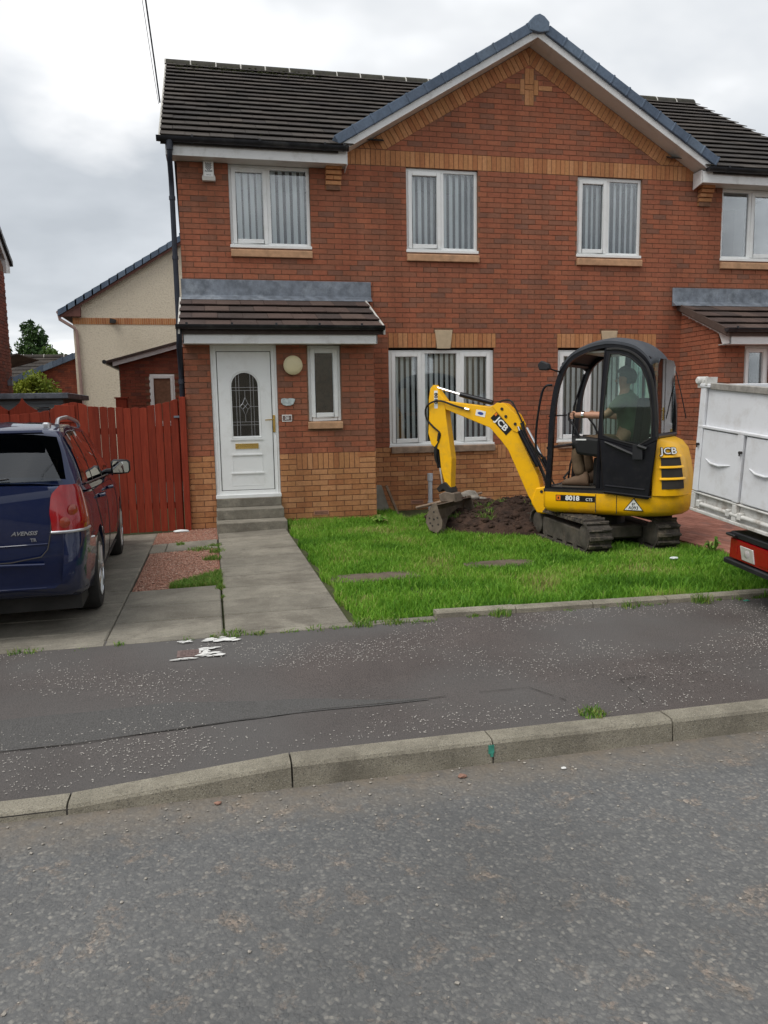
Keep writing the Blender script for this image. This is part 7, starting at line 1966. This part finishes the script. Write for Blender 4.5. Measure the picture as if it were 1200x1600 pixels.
tp('beam_top', MB().box(-.025, .03, -TW, .02, .112, .124), 'truckdirty', lo, bevel=.003)
for y0, y1 in ((-.03, .02), (-.53, -.48), (-1.03, -.98), (-1.53, -1.48), (-TW, -TW + .05)): tp('beam_post', MB().box(-.025, .01, y0, y1, -.01, .112), 'truckdirty', lo, bevel=.004)
tp('torsion_bar', MB().tube([(-.012, -TW + .02, .035), (-.012, -.06, .035)], .017, 10), 'truckdirty', lo, smooth=True)
for y in (-.08, -.44, -.57, -.94, -1.08): tp('bar_bracket', MB().box(-.035, .012, y - .02, y + .02, .01, .065), 'truckdirty', lo, bevel=.006)
# body sides and floor, chassis
sdm = tp('body_side', MB().box(.036, 3.1, -.03, .0, .0, .96), 'truckwhite', bevel=.004); tp('body_side', MB().box(.036, 3.1, -TW, -TW + .03, .0, .96), 'truckwhite', bevel=.004)
for x in (.5, 1.1, 1.7, 2.3, 2.9): tp('side_rib', MB().box(x, x + .05, .001, .03, .0, .95), 'truckwhite', sdm)
tp('bed_floor', MB().box(.036, 3.1, -TW + .03, -.03, -.02, .04), 'truckdirty'); tp('headboard', MB().box(3.07, 3.12, -TW, 0, .0, 1.25), 'truckwhite')
tp('chassis_rail', MB().box(.15, 5.2, -.62, -.54, -.30, -.14), 'darksteel'); tp('chassis_rail', MB().box(.15, 5.2, -1.50, -1.42, -.30, -.14), 'darksteel'); tp('subframe', MB().box(.2, 3.0, -1.4, -.64, -.14, -.03), 'darksteel')
for x in (1.25, 4.35):
    for y in (-.30, -TW + .30):
        wl = tp('wheel', MB().lathe([(.19, -.11), (.30, -.11), (.34, -.08), (.345, 0), (.34, .08), (.30, .11), (.19, .11)], (x, y, -.40), 'y', 28), 'rubber', smooth=35); tp('rim', MB().lathe([(.0, .03), (.19, .05), (.19, -.05), (0, -.03)], (x, y, -.40), 'y', 20), 'silver', wl, smooth=35)
tp('mudguard', MB().tube([(.85, -.30, -.30), (.95, -.30, -.10), (1.25, -.30, -.03), (1.55, -.30, -.10), (1.66, -.30, -.30)], .02, 6), 'black')
cb = tp('truck_cab', MB().prism([(3.25, -.35), (5.4, -.35), (5.45, .15), (5.15, .55), (4.6, 1.28), (3.3, 1.32)], 'y', -TW + .08, -.08), 'truckwhite', bevel=.06, seg=3)
tp('cab_window', MB().prism([(3.6, .55), (4.75, .55), (4.35, 1.15), (3.6, 1.18)], 'y', -.078, -.07), 'carglass', cb); tp('windscreen', MB().prism([(-.20, .62), (-TW + .20, .62), (-TW + .25, 1.2), (-.25, 1.2)], 'x', 4.9, 4.92), 'carglass', cb)
# tail lamp cluster and its bracket
for sg, y0 in ((1, -.49), (-1, -TW + .49)):
    ya, yb = (y0 - .48, y0) if sg > 0 else (y0, y0 + .48)
    la = tp('tail_lamp', MB().box(-.015, .05, ya, yb, -.285, -.135), 'lampred', bevel=.008, seg=2)
    f_ = lambda a: yb - a if sg > 0 else ya + a
    tp('clear_lens', MB().prism([(f_(.115), -.170), (f_(.255), -.170), (f_(.285), -.268), (f_(.150), -.268)], 'x', -.022, -.012), 'lampclear', la, bevel=.003)
    tp('lamp_bulb', MB().lathe([(0, -.030), (.018, -.028), (.034, -.020)], (0, f_(.20), -.215), 'x', 14), 'lampclear', la, smooth=True)
    tp('reflector', MB().prism([(f_(.045), -.215), (f_(.085), -.180), (f_(.095), -.232)], 'x', -.018, -.014), 'lampred', la)
    tp('amber_lens', MB().box(-.020, -.013, min(f_(.33), f_(.42)), max(f_(.33), f_(.42)), -.26, -.16), 'lampred', la)
    tp('lamp_bracket', MB().box(-.03, .07, ya - .02, yb + .045, -.335, -.295), 'black', la, bevel=.008); tp('lamp_top_bracket', MB().box(-.02, .06, ya - .02, yb + .0, -.128, -.085).box(-.05, .06, yb - .08, yb + .02, -.118, -.098), 'black', la, bevel=.006)
tp('rear_crossmember', MB().box(.08, .16, -1.75, -.45, -.32, -.10), 'darksteel')
tp('number_plate', MB().box(-.01, .0, -1.28, -.76, -.26, -.15), 'lens')

for k, (dx, dy) in enumerate(((0, .05), (.02, .02), (-.02, -.02))):
    dp('hydraulic_hose', MB().tube(curve_pts([(.50, dy, .62), (.58 + dx, dy + .05, .74), (.66 + dx, dy + .03, .86), (.78 + dx, .0, 1.06), (.90, .0, 1.28), (.96 + dx, .0, 1.44)], 4), .010, 6), 'rubber', smooth=True)
for k in range(3):
    dp('hydraulic_hose', MB().tube(curve_pts([(2.02, .10 - k * .02, 1.22), (2.06 + k * .012, .10, 1.12), (2.07 + k * .01, .09, .98), (2.05, .07, .88)], 3), .007, 5), 'rubber', smooth=True)

# descriptions of the setting and of the stuff on it
SET = {'ground': ('bare open ground stretching away beyond the plots', 'ground'), 'road': ('worn grey asphalt road in the foreground', 'road'),
       'pavement': ('reddish grey asphalt footway between the kerb and the gardens', 'pavement'), 'pavement.001': ('footway on the far side of the road behind the camera', 'pavement'),
       'pavement_grey_strip': ('greyer asphalt trench repair running along the footway', 'pavement repair'), 'asphalt_joint': ('thin dark joints round the footway repairs', 'joint'),
       'stone_chips': ('pale stone chips scattered over the footway asphalt', 'chippings'), 'road_grit': ('loose grit along the gutter and over the road', 'grit'),
       'garden_soil': ('dark soil under the lawn and gardens', 'soil'), 'driveway': ('grey concrete slab driveway under the blue car', 'driveway'), 'garden_path': ('grey concrete path leading up to the white front door', 'path'),
       'red_gravel_bed': ('bed of red gravel between the driveway and the path', 'gravel bed'), 'red_gravel': ('loose red gravel stones between the driveway and the path', 'gravel'),
       'block_paving': ('red block paved drive of the right-hand house', 'driveway'), 'lawn_grass': ('bright green lawn grass in front of the house', 'grass'),
       'weed_tufts': ('small tufts of grass and weeds along kerbs and slab joints', 'weeds'), 'soil_heap': ('low heap of dark dug soil beside the digger bucket', 'soil'),
       'soil_clods': ('loose clods lying on the dug soil heap', 'soil'), 'turf_scraps': ('scraps of green turf on the dug soil heap', 'turf'), 'white_paint_splash': ('ragged splashes of white paint round the small iron cover', 'paint')}
for o in scene.objects:
    if o.parent is None and o.name in SET:
        o['label'], o['category'] = SET[o.name]
